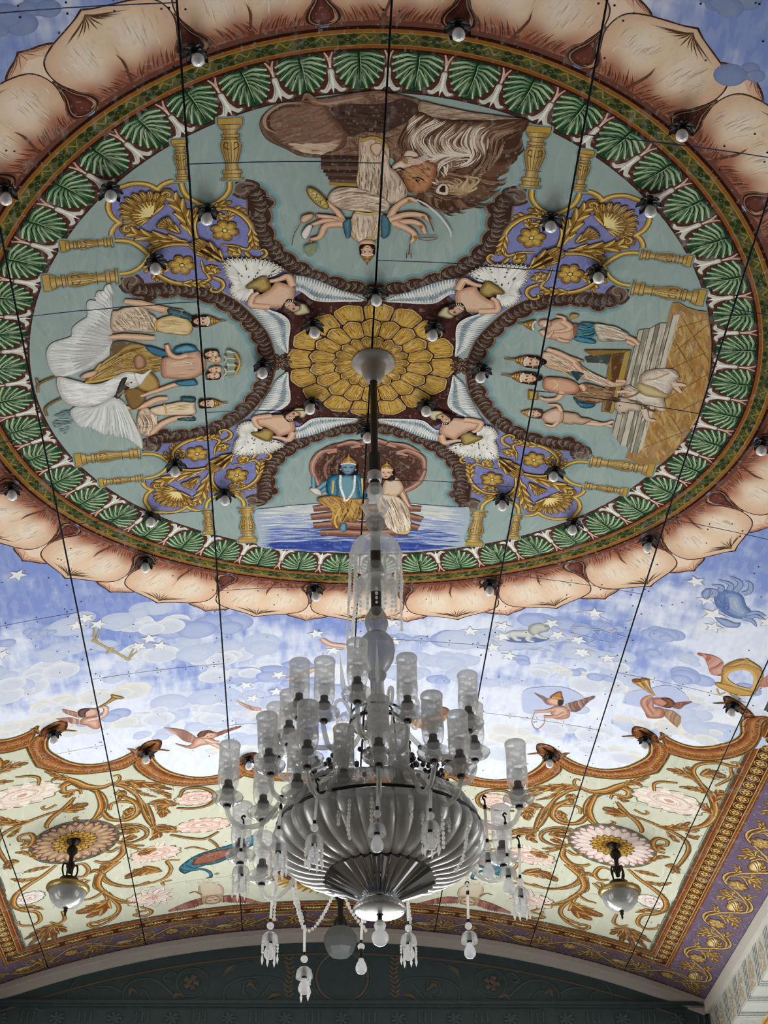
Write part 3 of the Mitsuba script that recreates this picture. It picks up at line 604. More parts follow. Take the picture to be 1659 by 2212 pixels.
# ---------------------------------------------------------------- lunette frames, four alike
IN = [(0, .602), (.13, .630), (.27, .683), (.385, .765), (.475, .86), (.53, .97), (.545, 1.09), (.53, 1.18), (.565, 1.24), (.62, 1.29)]
OU = [(0, .522), (.2, .560), (.33, .620), (.48, .722), (.585, .85), (.635, .97), (.652, 1.10), (.652, 1.18), (.66, 1.23), (.70, 1.285)]
def both(h):
    s = spline(h, n=8); return np.vstack([s, (s*[-1, 1])[::-1][:-1]])
def resample(p, n):
    d = np.r_[0, np.cumsum(np.linalg.norm(np.diff(p, axis=0), axis=1))]; t = np.linspace(0, d[-1], n)
    return np.stack([np.interp(t, d, p[:, 0]), np.interp(t, d, p[:, 1])], 1)
def scallop(h, n, amp, m=7):
    s = resample(np.vstack([(spline(h, n=8)*[-1, 1])[::-1][:-1], spline(h, n=8)]), n*m+1); d = np.gradient(s, axis=0); d /= np.linalg.norm(d, axis=1, keepdims=True)
    nn = np.stack([-d[:, 1], d[:, 0]], 1); k = np.abs(np.sin(np.arange(len(s))*PI/m))**.6
    return s+nn*(amp*(k-.6))[:, None]
for q in range(4):
    xf = quarter(q)
    M.part(K+'lunette_halo', 118, xf=xf)
    inn, ou = scallop(IN, 21, .022), resample(np.vstack([(spline(OU, n=8)*[-1, 1])[::-1][:-1], spline(OU, n=8)]), 150)
    M.line(inn, .034, '809f9d', sp=False); M.line(inn, .024, '77999a', sp=False); M.line(inn, .014, '6a8f92', sp=False)
    M.part(K+'lunette_frame', 124, 'dark brown scrolled border of a scene', xf=xf)
    band = pg(np.vstack([inn, ou[::-1]]))
    M.fill(band.buffer(.008, 2), '7d5f49'); M.fill(band, '3f2d27'); M.line(inn, .003, '8d7460', sp=False)
    mid = resample((resample(inn, 200)+resample(ou, 200))/2, 64); d = np.gradient(mid, axis=0); d /= np.linalg.norm(d, axis=1, keepdims=True); nn = np.stack([-d[:, 1], d[:, 0]], 1)
    wd = .034
    lv = M.lv
    for i in range(1, 63):
        s_ = 1 if i < 32 else -1; M.lv = lv
        a, b, t = mid[i], nn[i], d[i]*s_
        c1 = rng.choice(['77665b', '82705f', '6d5b50'])
        M.line([a-b*wd, a-b*wd*.4+t*.010, a+t*.016, a+b*wd*.5+t*.004, a+b*wd*.85-t*.006], [.0015, .005, .006, .004, .001], c1, n=4)
        M.line([a-b*wd*.6-t*.006, a-b*wd*.1+t*.002, a+b*wd*.3-t*.010], [.001, .004, .001], '5d4c43', n=3)
        M.line([a+b*wd*.2+t*.018, a+b*wd*.6+t*.016, a+b*wd*.75+t*.006], [.003, .003, .001], c1, n=3)
    M.lv = lv+3
    for s_ in (-1, 1):
        v = np.array([(.66, 1.20), (.705, 1.215), (.735, 1.25), (.715, 1.30), (.66, 1.325), (.60, 1.30), (.60, 1.265), (.64, 1.24)])*[s_, 1]
        S(v, ['4c3b33', '6a574c'], .012, o='2e1f1a')
        M.line(np.array([(.63, 1.30), (.69, 1.305), (.72, 1.26), (.69, 1.23), (.655, 1.25), (.66, 1.28)])*[s_, 1], [.004, .005, .003], '8d7b6b')
        M.line(np.array([(.62, 1.28), (.65, 1.285), (.68, 1.27)])*[s_, 1], [.003, .004, .002], '2c1f1a')
# ---------------------------------------------------------------- spandrels, four alike
SPAN = [(.852, 1.155), (.80, 1.185), (.755, 1.225), (.735, 1.30), (.735, 1.31), (.66, 1.235), (.665, 1.10), (.645, .97), (.595, .84), (.49, .715), (.40, .64), (.33, .60)]
ARCH = [(.735, 1.32), (.742, 1.255), (.785, 1.195), (.852, 1.155), (.852, 1.155), (.915, 1.20), (.955, 1.25), (.970, 1.32)]
LOBE = [(.970, 1.325), (1.015, 1.330), (1.060, 1.310), (1.084, 1.282), (1.084, 1.282), (1.127, 1.316), (1.19, 1.330), (1.250, 1.315), (1.302, 1.302)]
def span_poly():
    h = np.vstack([spline(SPAN, n=5)[::-1], spline(ARCH[3:], n=5), spline(LOBE, n=5)])
    return np.vstack([h, h[::-1][:, ::-1]])
def column(x, y0, y1, w, xf):
    """a painted baluster column along v from its base y0 to its capital y1 towards the rim"""
    prof = [(0, 1.1), (.03, 1.1), (.035, .8), (.10, .8), (.11, .95), (.16, .9), (.17, .62), (.26, .55), (.30, .60), (.52, .98), (.60, 1.0), (.66, .75), (.69, .5), (.71, .8), (.74, .85), (.76, .6), (.80, .65), (.84, .95), (.90, 1.15), (.905, 1.2), (1.0, 1.2)]
    t = np.array(prof); H = y1-y0
    o = np.vstack([np.c_[x+t[:, 1]*w, y0+t[:, 0]*H], np.c_[x-t[:, 1]*w, y0+t[:, 0]*H][::-1]])
    M.part(K+'painted_column', 150, xf=xf)
    M.fill(pg(o).buffer(.012, 2), '7c9a98'); M.fill(pg(o).buffer(.003, 2), '5d4526'); M.fill(o, '9a7c46', sm=False)
    M.fill(np.vstack([np.c_[x+t[:, 1]*w*.45, y0+t[:, 0]*H], np.c_[x-t[:, 1]*w*.8, y0+t[:, 0]*H][::-1]]), 'b3955a', sm=False)
    M.fill(np.vstack([np.c_[x-t[:, 1]*w*.0, y0+t[:, 0]*H], np.c_[x-t[:, 1]*w*.55, y0+t[:, 0]*H][::-1]]), 'c9ae70', sm=False)
    for a in (.035, .105, .165, .28, .67, .70, .75, .83, .905): M.line([(x-w*.95, y0+a*H), (x+w*.95, y0+a*H)], .0022, '6b4f2a', sp=False)
    for j in range(-2, 3): M.line([(x+j*w*.2, y0+.30*H), (x+j*w*.36, y0+.50*H), (x+j*w*.30, y0+.63*H)], .0016, '6b4f2a')
    for s_ in (-1, 1): M.line([(x+s_*w*.2, y0+.50*H), (x+s_*w*.7, y0+.55*H), (x+s_*w*.6, y0+.62*H), (x+s_*w*.3, y0+.60*H)], .003, '5d4526')
    M.fill([(x-w*1.15, y0+.91*H), (x+w*1.15, y0+.91*H), (x+w*1.15, y1), (x-w*1.15, y1)], 'b89545', sm=False)
def half_span(xf):
    """the half of a spandrel's scrollwork nearer the v axis"""
    M.part(K+'spandrel_scroll', 175, 'gilt acanthus scrolls on the violet spandrel', xf=xf)
    A = absq
    leafy(A(P('-764 -1054 -721 -1129 -664 -1127')), .025, GOLD, 4)
    sc_line(A(P('-818 -1134 -744 -1138 -677 -1089 -638 -1018 -634 -931 -659 -860 -729 -887 -798 -898')), [.010, .014, .017, .016, .014, .012, .009, .004], GOLD)
    leafy(A(P('-639 -1002 -629 -915 -618 -858')), .026, GOLD, 4)
    sc_line(A(P('-672 -844 -643 -802 -602 -793 -566 -824 -577 -857 -601 -849')), [.012, .014, .013, .011, .009, .007], GOLD)
    leafy(A(P('-823 -1141 -777 -1170 -731 -1183')), .02, GOLD, 3)
    leafy(A(P('-824 -1119 -780 -1086 -752 -1069')), .02, GOLD, 3)
    leafy(A(P('-759 -864 -730 -846 -708 -805')), .032, GOLD, 3)
    leafy(A(P('-695 -829 -730 -854 -760 -840')), .028, GOLD, 3)
    flower(A(P('-771 -997'))[0], .070, 6, GOLD, .3, core='e8cf86')
    leafy(A(P('-944 -994 -963 -1073 -986 -1166 -1016 -1228 -1039 -1260 -1048 -1231')), .040, GOLD, 6)
    curl(A(P('-1040 -1248'))[0], .026, 0, .9, .010, GOLD)
    leafy(A(P('-934 -962 -935 -1056 -921 -1116 -901 -1161')), .025, GOLD, 4)
    sc_line(A(P('-897 -896 -916 -976 -918 -1055 -886 -1130 -846 -1143')), [.014, .012, .012, .010, .008], GOLD)
def mid_span(xf):
    M.part(K+'spandrel_palmette', 260, 'gilt shell palmette and lily bells on the spandrel', xf=xf)
    D = np.array([1, 1])/math.sqrt(2); E = np.array([-D[1], D[0]])
    c = 1.14*D*math.sqrt(2)*.99
    for j in range(-5, 6):
        a = j*.27; d = D*math.cos(a)+E*math.sin(a); L = .165*(1-.03*abs(j))
        leafy([c-D*.01, c+d*L*.5+E*.012*np.sign(j), c+d*L], .026, GOLD, 2)
    for j in range(-3, 4):
        a = j*.35; d = D*math.cos(a)+E*math.sin(a); M.line([c, c+d*.06], [.012, .004], 'ecd592')
    b = 1.025*D*math.sqrt(2)
    for j in (-1.6, -.8, 0, .8, 1.6):
        a = j*.30; d = D*math.cos(a)+E*math.sin(a); leafy([b-D*.045, b+d*.02, b+d*.085], .018, GOLD, 2)
    g = .90*D*math.sqrt(2)
    for j in (-2.4, -1.2, 0, 1.2, 2.4):
        a = j*.24; d = D*math.cos(a)+E*math.sin(a); leafy([g-D*.16, g-D*.05+E*.02*j*.6, g+d*.05], .026, GOLD, 3)
    for j in (-1, 1): M.line([g-D*.14+E*.012*j, g-D*.02+E*.02*j], [.004, .012], '3d2616')
    M.fill(ell(g-D*.175, .014, .014), '4a2f1c'); M.fill(ell(g-D*.175, .010, .010), 'd9b968')
for su, sv in ((-1, -1), (1, -1), (1, 1), (-1, 1)):
    xf = mirror(su, sv)
    M.part(K+'spandrel_field', 112, 'violet painted spandrel', xf=xf)
    sp = pg(span_poly()); M.fill(sp, '7e80b0'); M.strokes(sp, 500, .07, .006, ['8486b6', '777aaa', '8a8cba', '7476a8', '7f82b2'], .8, rng, sm=False, spread=.8)
    for sw in (False, True):
        x2 = mirror(su, sv, sw)
        M.part(K+'spandrel_moulding', 140, xf=x2)
        M.line(ARCH, .026, '7a9696'); 
        for p_ in (ARCH, LOBE):
            M.line(p_, .0160, '5a3d1e'); M.line(p_, .0132, '9b7530'); M.line(p_, .008, 'c2a04c'); M.line(np.array(p_)+[.002, .003], .0028, 'e0c87e')
        column(.722, 1.325, 1.70, .048, x2); column(.962, 1.33, 1.585, .032, x2)
        half_span(x2)
    mid_span(xf)
# ---------------------------------------------------------------- winged figures around the rosette
SKIN = ['b98a6c', 'cda384', 'dcb89a']
def feathers(base, tips, w, cs, o='8a8a86'):
    for b, t in zip(base, tips):
        b, t = np.asarray(b), np.asarray(t)
        M.line([b, (b+t)/2, t], [w*.5, w+.0015, .002], o, n=3); M.line([b, (b+t)/2, t], [w*.45, w, .001], cs[rng.integers(len(cs))], n=3)
def wing(edge0, edge1, cs, dark, n=26, w=.011):
    """feathers running from the leading edge edge0 to the trailing edge edge1"""
    a, b = resample(spline(edge0), n), resample(spline(edge1), n)
    M.fill(np.vstack([a, b[::-1]]), dark[0], sm=False)
    feathers(a, b, w, cs, dark[1])
    k = a+(b-a)*.45; feathers(a, k, w*.8, dark[2:], dark[1]); feathers(a, a+(b-a)*.22, w*.7, cs, dark[1]); M.line(a, .004, 'e6e4da', sp=False)
def winged(xf):
    M.part(K+'winged_figure', 175, 'painted winged figure with a feather skirt holding a gilt pot', xf=xf)
    A = absq
    W = ['dcdcd2', 'e6e5dc', 'cfd3cf', 'e2dfd2']; DK = ['7d8d93', '6f7d84', '8d9ca4', '9fabb0', '7a8b95']
    wing(A(P('-426 -565 -395 -564 -364 -533 -327 -494 -271 -480 -178 -481 -67 -485')), A(P('-425 -672 -377 -663 -304 -633 -242 -598 -174 -558 -124 -539 -67 -500')), W, DK)
    wing(A(P('-544 -414 -494 -385 -457 -339 -450 -275 -458 -183 -461 -89')), A(P('-661 -445 -619 -362 -583 -279 -552 -214 -528 -148 -471 -80')), W, DK)
    sk = A(P('-778 -789 -682 -801 -575 -785 -498 -737 -492 -707 -528 -691 -577 -676 -638 -627 -675 -594 -646 -567 -650 -523 -684 -494 -732 -514 -761 -576 -747 -623 -772 -684'))
    S(sk, ['c9c6b8', 'dbd8cb', 'e8e5d9'], .015, o='86806f')
    cen = A(P('-650 -619'))[0]
    for e in resample(np.vstack([spline(sk, True), spline(sk, True)[:1]]), 46):
        d = e-cen; M.line([cen+d*.45, cen+d*.8, cen+d*1.06], [.002, .010, .002], rng.choice(['e9e6da', 'dedbcf', 'f0ede2']), n=3); M.line([cen+d*.8, cen+d*1.02], [.0, .0035], '6b5d48', n=2)
    for _ in range(45):
        p_ = cen+(sk[rng.integers(0, 8)]-cen)*rng.uniform(.15, .85); M.fill(ell(p_, .006, .003, rng.uniform(0, 3)), '54483a')
    S(A(P('-660 -454 -640 -523 -591 -547 -541 -598 -517 -631 -462 -613 -426 -586 -426 -517 -457 -447 -481 -439 -556 -441 -605 -447')), SKIN, .014, (.0, .0))
    limb(A(P('-432 -599 -456 -668 -492 -656 -523 -644 -565 -637')), [.020, .020, .015, .013, .010])
    limb(A(P('-555 -449 -617 -456 -654 -471 -640 -532 -612 -557')), [.020, .020, .017, .014, .010])
    S(A(P('-675 -602 -583 -676 -547 -606 -566 -572 -603 -563 -621 -583')), ['7d6434', '9a7f45', 'b39a5c'], .010, o='463417')
    face(A(P('-431 -446'))[0], .026, (-1, -.45), ('a8785c', 'bd9072', 'cfa688'), '2b1f1c', .4)
    hd = A(P('-429 -451'))[0]
    S(A(P('-395 -463 -370 -463 -342 -410 -357 -392 -407 -383 -426 -402 -398 -428')), ['8d8058', 'b3a77d', 'd0c8a4'], .006, o='4b3a22')
    M.fill(A(P('-456 -491 -426 -490 -392 -459 -407 -450 -432 -477')), '2b1f1c'); M.fill(A(P('-469 -438 -457 -402 -426 -402 -438 -411')), '2b1f1c')
    for r_ in (.022, .032, .042): M.line(np.abs(P('-475 -500'))[0]+[.03, .03]-np.stack([r_*np.cos(np.linspace(.0, 1.57, 7)), r_*np.sin(np.linspace(0, 1.57, 7))], 1)-[0.03, .03], .0018, 'e8dcc4')
for su, sv in ((-1, -1), (1, -1), (1, 1), (-1, 1)): winged(mirror(su, sv))
# brown leaf knots between lotus and lunettes
for q in range(4):
    M.part(K+'leaf_knot', 170, xf=quarter(q))
    for j in range(-3, 4):
        a = PI/2+j*.62; leafy([(0, .505), (math.cos(a)*.03, .505-.03*math.sin(a)), (math.cos(a)*.065, .505-.065*math.sin(a))], .014, ('2c1c16', '5b4437', '7d6656', 'a08b78'), 2)

# ---------------------------------------------------------------- the four painted scenes
def drape(p, cs, folds, o='5a4030', d=.008, dark='7a5a44', light='ecdcc4'):
    """cloth with painted folds; folds: list of polylines"""
    S(p, cs, d, o=o)
    if folds:
        k = [lin(c) for c in cs]; hx = lambda c: ''.join('%02x' % int(max(0, min(1, v))*255) for v in c); v0, v1 = [np.array([int(c[i:i+2], 16) for i in (0, 2, 4)])/255 for c in (cs[0], cs[-1])]
        flow(p, folds, 110, .16, .0075, [hx(v0*.88), hx(v0), hx(v1), hx(v1*1.06)], rng); flow(p, folds, 40, .20, .0040, [hx(v0*.72), hx(v1*1.12)], rng)
    for i, f in enumerate(folds):
        M.line(f, [.001, .0045, .001], dark); M.line(np.asarray(f)+[.006, .004], [.0005, .0035, .0005], light)
def folds_in(p, n, a, L=.10, cs=('b3967c', 'bfa48a', 'e0cdb4', 'd4bea4'), spread=.10, W=.0045):
    M.strokes(p, n, L*1.1, W, cs, a, rng, spread=spread)
def jewel(p, w=.003, c='d9b560'):
    M.line(p, w+.0015, '6b4a22'); M.line(p, w, c)
VS = np.vstack
# ---- far side: reclining lion and many-armed seated figure (heads towards the centre)
M.part(K+'lion_scene', 260, 'tawny lion with dark mane lying behind a many-armed seated figure')
BR = ['6d5040', '7f604e', '8e6e5a']
body = VS([P('-392 -1799 -473 -1779 -544 -1740 -583 -1665 -552 -1574 -464 -1515 -397 -1472 -319 -1461 -201 -1469 28 -1472'), P('65 -1422 107 -1467 85 -1567 158 -1738 159 -1806 76 -1836 11 -1847'), P('-43 -1861 -182 -1835 -290 -1810')])
S(body, BR, .012, o='3e2a22'); M.strokes(body, 700, .10, .005, ['7d5f4d', '8d6e59', '6d4f40', '9a7b65', '604638'], .3, rng, spread=.5)
M.fill(VS([P('-262 -1753 -181 -1781 -84 -1783 13 -1793'), P('77 -1822 155 -1779 117 -1695 53 -1650'), P('-11 -1613 -94 -1617 -159 -1588 -205 -1657 -250 -1712')]), '4a362d')
M.strokes(VS([P('-251 -1739 -83 -1776 13 -1786'), P('123 -1777 53 -1650'), P('-94 -1624 -177 -1637')]), 160, .08, .006, ['3c2b25', '55403a', '5d4538', '46332b'], .2, rng)
ha = P('-381 -1786 -473 -1773 -539 -1726 -567 -1658 -529 -1580 -441 -1515 -352 -1479 -269 -1487 -202 -1516 -176 -1573 -200 -1643 -245 -1698 -256 -1753 -322 -1779')
S(ha, ['6a4b3c', '7c5c4a', '8b6953', '97755d'], .022, o='4a332a')
M.strokes(ha, 420, .14, .008, ['8d6d57', '7d5d4a', '94745e', '755646'], -.35, rng)
M.strokes(P('-475 -1544 -397 -1558 -286 -1544 -215 -1594 -187 -1566 -230 -1509 -313 -1479 -408 -1494'), 200, .09, .007, ['c3a489', 'd3b89d', 'b5937a', 'dcc4aa'], -.1, rng)
M.line(P('-513 -1615 -545 -1657 -539 -1726 -473 -1763 -398 -1769'), [.002, .012, .010, .003], '4f372c'); M.line(P('-507 -1608 -556 -1644 -555 -1712 -484 -1776 -387 -1786'), [.002, .008, .008, .002], 'ad8a70')
M.line(P('-387 -1799 -365 -1833 -317 -1786 -236 -1800 -128 -1822 -73 -1797'), [.004, .016, .014, .003], '8a6853'); M.line(P('-344 -1799 -279 -1780 -182 -1801 -101 -1823'), [.002, .008, .002], 'ac8c74')
bl = VS([P('159 -1806 241 -1790 397 -1759 562 -1744 651 -1735 510 -1719 346 -1714 225 -1714 158 -1738')])
S(bl, ['8d735f', 'a68d77', 'b39b85'], .012, o='4d382c'); M.strokes(bl, 150, .10, .005, ['bba48c', '937a66', 'c5af98', '7d6553'], -.15, rng)
mane = P('152 -1744 236 -1714 401 -1704 564 -1727 662 -1733 657 -1677 625 -1625 642 -1591 618 -1531 637 -1490 544 -1379 568 -1336 521 -1264 470 -1221 420 -1171 348 -1127 264 -1161 214 -1204 148 -1247 99 -1305 54 -1399 90 -1474 74 -1567 102 -1666')
S(mane, ['4e3629', '5f4434', '6b4d3b'], .012, o='3a261d')
mc = P('218 -1407')[0]
LOCK = [P('159 -1710 113 -1653 85 -1567 111 -1504'), P('249 -1687 186 -1642 156 -1584 193 -1529'), P('359 -1680 330 -1637 289 -1592 328 -1523 363 -1511'), P('480 -1689 439 -1658 434 -1587 468 -1519 424 -1450 348 -1415'), P('632 -1709 569 -1676 506 -1649 504 -1557 491 -1462 430 -1384 378 -1321'), P('621 -1603 576 -1506 529 -1414 469 -1335 406 -1262'), P('260 -1373 273 -1432 321 -1465 387 -1491'),
        P('328 -1377 397 -1367 464 -1387 540 -1422'), P('327 -1242 395 -1261 461 -1297 547 -1349'), P('212 -1235 285 -1193 367 -1183 446 -1204'), P('153 -1262 214 -1204 287 -1154 347 -1143')]
flow(mane, LOCK, 420, .20, .0085, ['6a4c3a', '5a4032', '7a5a46', '4a3428', '8a6850'], rng); flow(mane, LOCK, 320, .22, .0042, ['8d6d56', '3f2b21', 'a5866e', '6d4f3c', '94745c'], rng)
up_ = P('102 -1666 158 -1738 325 -1699 485 -1690 500 -1593 476 -1497 392 -1426 297 -1419 261 -1358 217 -1429 126 -1533')
flow(up_, LOCK, 260, .17, .0040, ['bda58e', 'd0baa4', 'a88c74', 'dccab6', '8a6c56', '4f382b'], rng); flow(up_, LOCK, 90, .15, .0030, ['e8dccb', 'dfcfbb'], rng); flow(P('282 -1314 352 -1364 486 -1396 520 -1332 407 -1255 327 -1249'), LOCK, 110, .18, .0045, ['b09068', 'c4a67e', '96744f', 'd4bc98'], rng)
for a_ in range(34):
    t = a_/33; b = VS([P('625 -1625 621 -1510 544 -1379 521 -1264 420 -1171 294 -1147 185 -1218')]); b = resample(b, 34)[a_]
    d = b-mc; d /= np.linalg.norm(d); e = np.array([-d[1], d[0]]); L = rng.uniform(.04, .09)
    M.line([b-d*.06, b, b+d*L*.6-e*.03, b+d*L*.7-e*.06], [.010, .009, .004, 0], rng.choice(['5a3f30', '6d4e3b', '4b3428', '84644e']), n=4)
S(P('89 -1386 65 -1422 111 -1504 150 -1506 197 -1465 256 -1431 260 -1373 238 -1282 183 -1248 129 -1276'), ['8a5a3c', 'a9754f', 'b98660'], .012, o='4a2f22')
M.strokes(P('227 -1281 269 -1403 289 -1441 344 -1466 328 -1377 282 -1314 256 -1275'), 120, .07, .004, ['e0d2be', 'cdbba4', 'eee3d2', 'a98d74'], .9, rng)
M.strokes(P('95 -1379 76 -1415 141 -1462 217 -1429 244 -1357 209 -1287 140 -1284'), 160, .04, .0035, ['c08a60', '94623e', 'a87048', 'd0a078', '6d4430'], .5, rng)
S(P('101 -1474 110 -1511 144 -1512 168 -1485 130 -1461'), ['c3a58c', 'dcc6ae'], .006); M.line(P('101 -1474 135 -1476 181 -1464'), .003, '2e1d17')
S(P('48 -1414 86 -1452 109 -1438 143 -1425 105 -1402 66 -1385'), ['b8947a', 'd9c0a6', 'e6d2bc'], .007); M.line(P('55 -1388 82 -1404 106 -1394'), .005, '2b1b16')
M.fill(ell(P('175 -1331')[0], .011, .008), '1c120f'); M.fill(ell(P('177 -1333')[0], .003, .003), 'd8c9b8'); M.line(P('148 -1344 176 -1349 206 -1332'), .004, '3a241a')
S(P('268 -1261 282 -1307 310 -1316 329 -1287 327 -1249 304 -1244'), ['c9b6a0', 'ded0bd'], .006); M.fill(P('285 -1269 294 -1300 311 -1301 314 -1263'), '3a2821')
for s_ in range(7): M.line(P('120 -1439 170 -1449 213 -1480')+[0, .006*s_-.02], .0012, 'efe6d8')
# the many-armed figure
def seated_many_armed():
    M.part(K+'seated_figure', 345, 'pale robed seated figure with many arms, head towards the rosette')
    for i in range(8):
        y = 1335+i*29; M.line(traced(45), .011, ['3d2c26', '5d463a', '47342c', '6a5040'][i % 4], sp=False)
    M.line(P('-254 -1296 -117 -1290'), .010, 'a6843f')
    dr = VS([P('-118 -1575 -98 -1582 -65 -1590 -15 -1570 26 -1522'), P('31 -1421 79 -1364 131 -1253 99 -1198 42 -1173'), P('-16 -1194 -81 -1231 -120 -1298 -115 -1416')])
    drape(dr, ['a8907a', 'bfa68e', 'cfb9a2'], [P('-98 -1561 -98 -1417 -99 -1268'), P('-59 -1432 -62 -1344 -64 -1239'), P('-2 -1419 -5 -1346 -11 -1210')])
    folds_in(dr, 120, PI/2-.1); jewel(P('-117 -1568 -92 -1572 -60 -1587 -15 -1574 15 -1536'), .008, 'b8923c')
    S(P('-60 -1533 -42 -1552 -14 -1549 -7 -1521 -27 -1477 -51 -1498'), ['c7a286', 'd9b89c'], .006)
    la = P('-258 -1205 -236 -1251 -191 -1274 -110 -1268 -17 -1232 42 -1181 39 -1134 -13 -1117 -117 -1122 -193 -1136 -246 -1174')
    drape(la, ['b09680', 'c8b098', 'd9c5ae'], [P('-224 -1197 -138 -1229 -51 -1208'), P('-194 -1175 -108 -1192 -14 -1163')]); folds_in(la, 90, -.1)
    tp = P('-120 -1114 -59 -1104 11 -1110 28 -1055 11 -967 -28 -918 -81 -904 -136 -947 -146 -1003 -139 -1067')
    drape(tp, ['b59d86', 'cbb49c', 'dac6b0'], [P('-105 -1083 -108 -1020 -88 -940'), P('-35 -1093 -20 -1022 -41 -941')]); folds_in(tp, 70, PI/2)
    jewel(P('-120 -1114 -59 -1104 -7 -1113'), .006); jewel(P('-136 -1067 -140 -987 -111 -924'), .004); jewel(P('16 -999 -24 -966 -70 -920'), .004)
    for p_ in ([(1310, 1930), (1270, 1880), (1220, 1800), (1120, 1710)], [(1290, 1900), (1180, 1850), (1040, 1830)], [(1270, 1910), (1140, 1870), (1000, 1910)], [(1240, 1900), (1120, 1920), (1070, 2010), (990, 2035)]):
        limb(traced(44), [.020, .017, .014, .010]); jewel(traced(43), .006, 'a8703c')
    for p_ in ([(0, 1870), (60, 1760), (170, 1690), (240, 1710)], [(0, 1870), (150, 1820), (290, 1830), (350, 1880)], [(30, 1900), (180, 1880), (270, 1910), (310, 1980)], [(60, 1900), (170, 1950), (220, 2000), (190, 2060)]):
        limb(traced(42), [.020, .017, .014, .009]); jewel(traced(41), .006, 'a8703c')
    S(P('-393 -1057 -379 -1089 -338 -1100 -332 -1077 -373 -1042'), SKIN, .005); S(P('-387 -962 -361 -1018 -337 -1026 -343 -986 -366 -930'), ['cfc6ba', 'e2dcd2'], .006)
    S(P('-179 -1042 -145 -1067 -142 -963 -159 -939 -172 -987'), ['41616e', '527786', '6b8f9c'], .008, o='26363c'); S(P('12 -1094 48 -1064 52 -969 18 -951'), ['41616e', '527786'], .008, o='26363c')
    sh = ell(P('-309 -1203')[0], .082, .028, -2.25 if False else .95)
    S(sh, ['8f7434', 'b59a52', 'c9b26c'], .006, o='4a3818'); 
    for _ in range(60): M.fill(ell(P('-309 -1203')[0]+np.array([math.cos(.95), math.sin(.95)])*rng.uniform(-.06, .06)+np.array([-math.sin(.95), math.cos(.95)])*rng.uniform(-.016, .016), .003, .003, n=6), rng.choice(['5a4420', 'e2d098', '7d6230']))
    M.line(P('-393 -1042 -425 -962 -437 -890'), .002, '5d4630')
    M.line(P('179 -1210 234 -1174 303 -1101 356 -1017 366 -970'), [.004, .006, .006, .003], 'cfd2cc'); M.line(P('238 -1105 278 -1004'), .003, '6a4a34')
    M.line(P('201 -951 248 -962 299 -957 250 -938'), .003, '7d5d44', closed=True); M.line(P('162 -909 160 -835'), .003, '6a4a34'); M.line(P('150 -809 148 -843 172 -844 174 -811'), .003, '6a4a34', sp=False)
    S(P('-378 -873 -313 -905 -312 -848 -348 -807'), ['6a8d84', '8b8f6a'], .008, o=None)
    S(P('-82 -924 -28 -926 -15 -885 -92 -883'), SKIN, .006, o=None)
    c = P('-53 -856')[0]; face(c, .021, (0, 1) if False else (0.03, 1), hair='231b19'); crown(c, .021, (0.03, 1), 2.6)
seated_many_armed()
# ---- left side: white bird carrying three seated figures
M.part(K+'bird_scene', 260, 'white long-necked bird with spread wings')
WH = ['c3c2bb', 'd3d2cb', 'dfded8']
w1 = P('-1368 -668 -1396 -655 -1410 -606 -1426 -629 -1445 -610 -1453 -560 -1482 -568 -1500 -540 -1506 -454 -1543 -424 -1591 -377 -1603 -317 -1655 -298 -1712 -276 -1744 -222 -1750 -149 -1739 -62 -1701 -7 -1617 -26 -1552 -48 -1492 -86 -1417 -150 -1399 -240 -1366 -591')
S(w1, WH, .012, o='8d908c')
for b, t in zip(resample(P('-1378 -567 -1397 -421 -1408 -242 -1441 -154 -1509 -98 -1577 -52'), 30), resample(P('-1374 -669 -1420 -624 -1480 -563 -1506 -454 -1572 -383 -1611 -309 -1693 -282 -1743 -203 -1746 -101 -1707 -13'), 30)):
    M.line([b, (b+t)/2+[.006, .004], t], [.004, .017, .004], rng.choice(['a9aaa6', 'b4b4ae', '9d9f9c']), n=4); M.line([b, (b+t)/2, t], [.003, .013, .003], rng.choice(['dcdbd5', 'e6e4de', 'd0d0ca']), n=4)
for b, t in zip(resample(P('-1390 -366 -1410 -224 -1466 -157 -1521 -110'), 16), resample(P('-1438 -444 -1520 -349 -1592 -251 -1629 -146 -1614 -59'), 16)):
    M.line([b, (b+t)/2, t], [.004, .015, .003], rng.choice(['c0beb8', 'cfcdc6']), n=4); M.line([b, t], [.001, .002], '8b8a86')
w2 = P('-1677 283 -1662 378 -1635 430 -1589 433 -1566 463 -1531 506 -1502 522 -1479 489 -1449 552 -1410 527 -1378 585 -1330 657 -1310 676 -1309 563 -1359 357 -1377 263 -1424 206 -1478 227 -1546 266 -1621 243')
M.strokes(P('-1777 304 -1673 243 -1664 398 -1725 469 -1784 415'), 90, .05, .006, ['6d8284', '7d9090', '5f7577', 'a7b3ac'], .2, rng)
S(w2, ['b7b9b3', 'c9cac4', 'd5d5cf'], .012, o='84908e')
for b, t in zip(resample(P('-1381 303 -1429 265 -1495 275 -1574 282'), 22), resample(P('-1314 659 -1384 573 -1448 542 -1505 511 -1566 458 -1634 424 -1670 335'), 22)):
    M.line([b, (b+t)/2, t], [.003, .014, .004], rng.choice(['9fa5a1', 'adb1ac', 'e0dfd8']), n=4); M.line([b, (b+t)/2, t], [.002, .009, .002], rng.choice(['d9d9d2', 'c9cbc5', 'e6e5df']), n=4)
M.line(P('-1378 273 -1350 410 -1323 561 -1314 670'), [.006, .007, .005], 'dcd8c0')
for p_ in ([(520, 1180), (440, 1220), (385, 1270), (400, 1330)], [(470, 995), (390, 1025), (330, 1050), (310, 1010)], [(330, 1050), (320, 1090), (325, 1130)]):
    M.line(traced(40), .008, '4d3a22'); M.line(traced(39), .005, '8a6d3a')
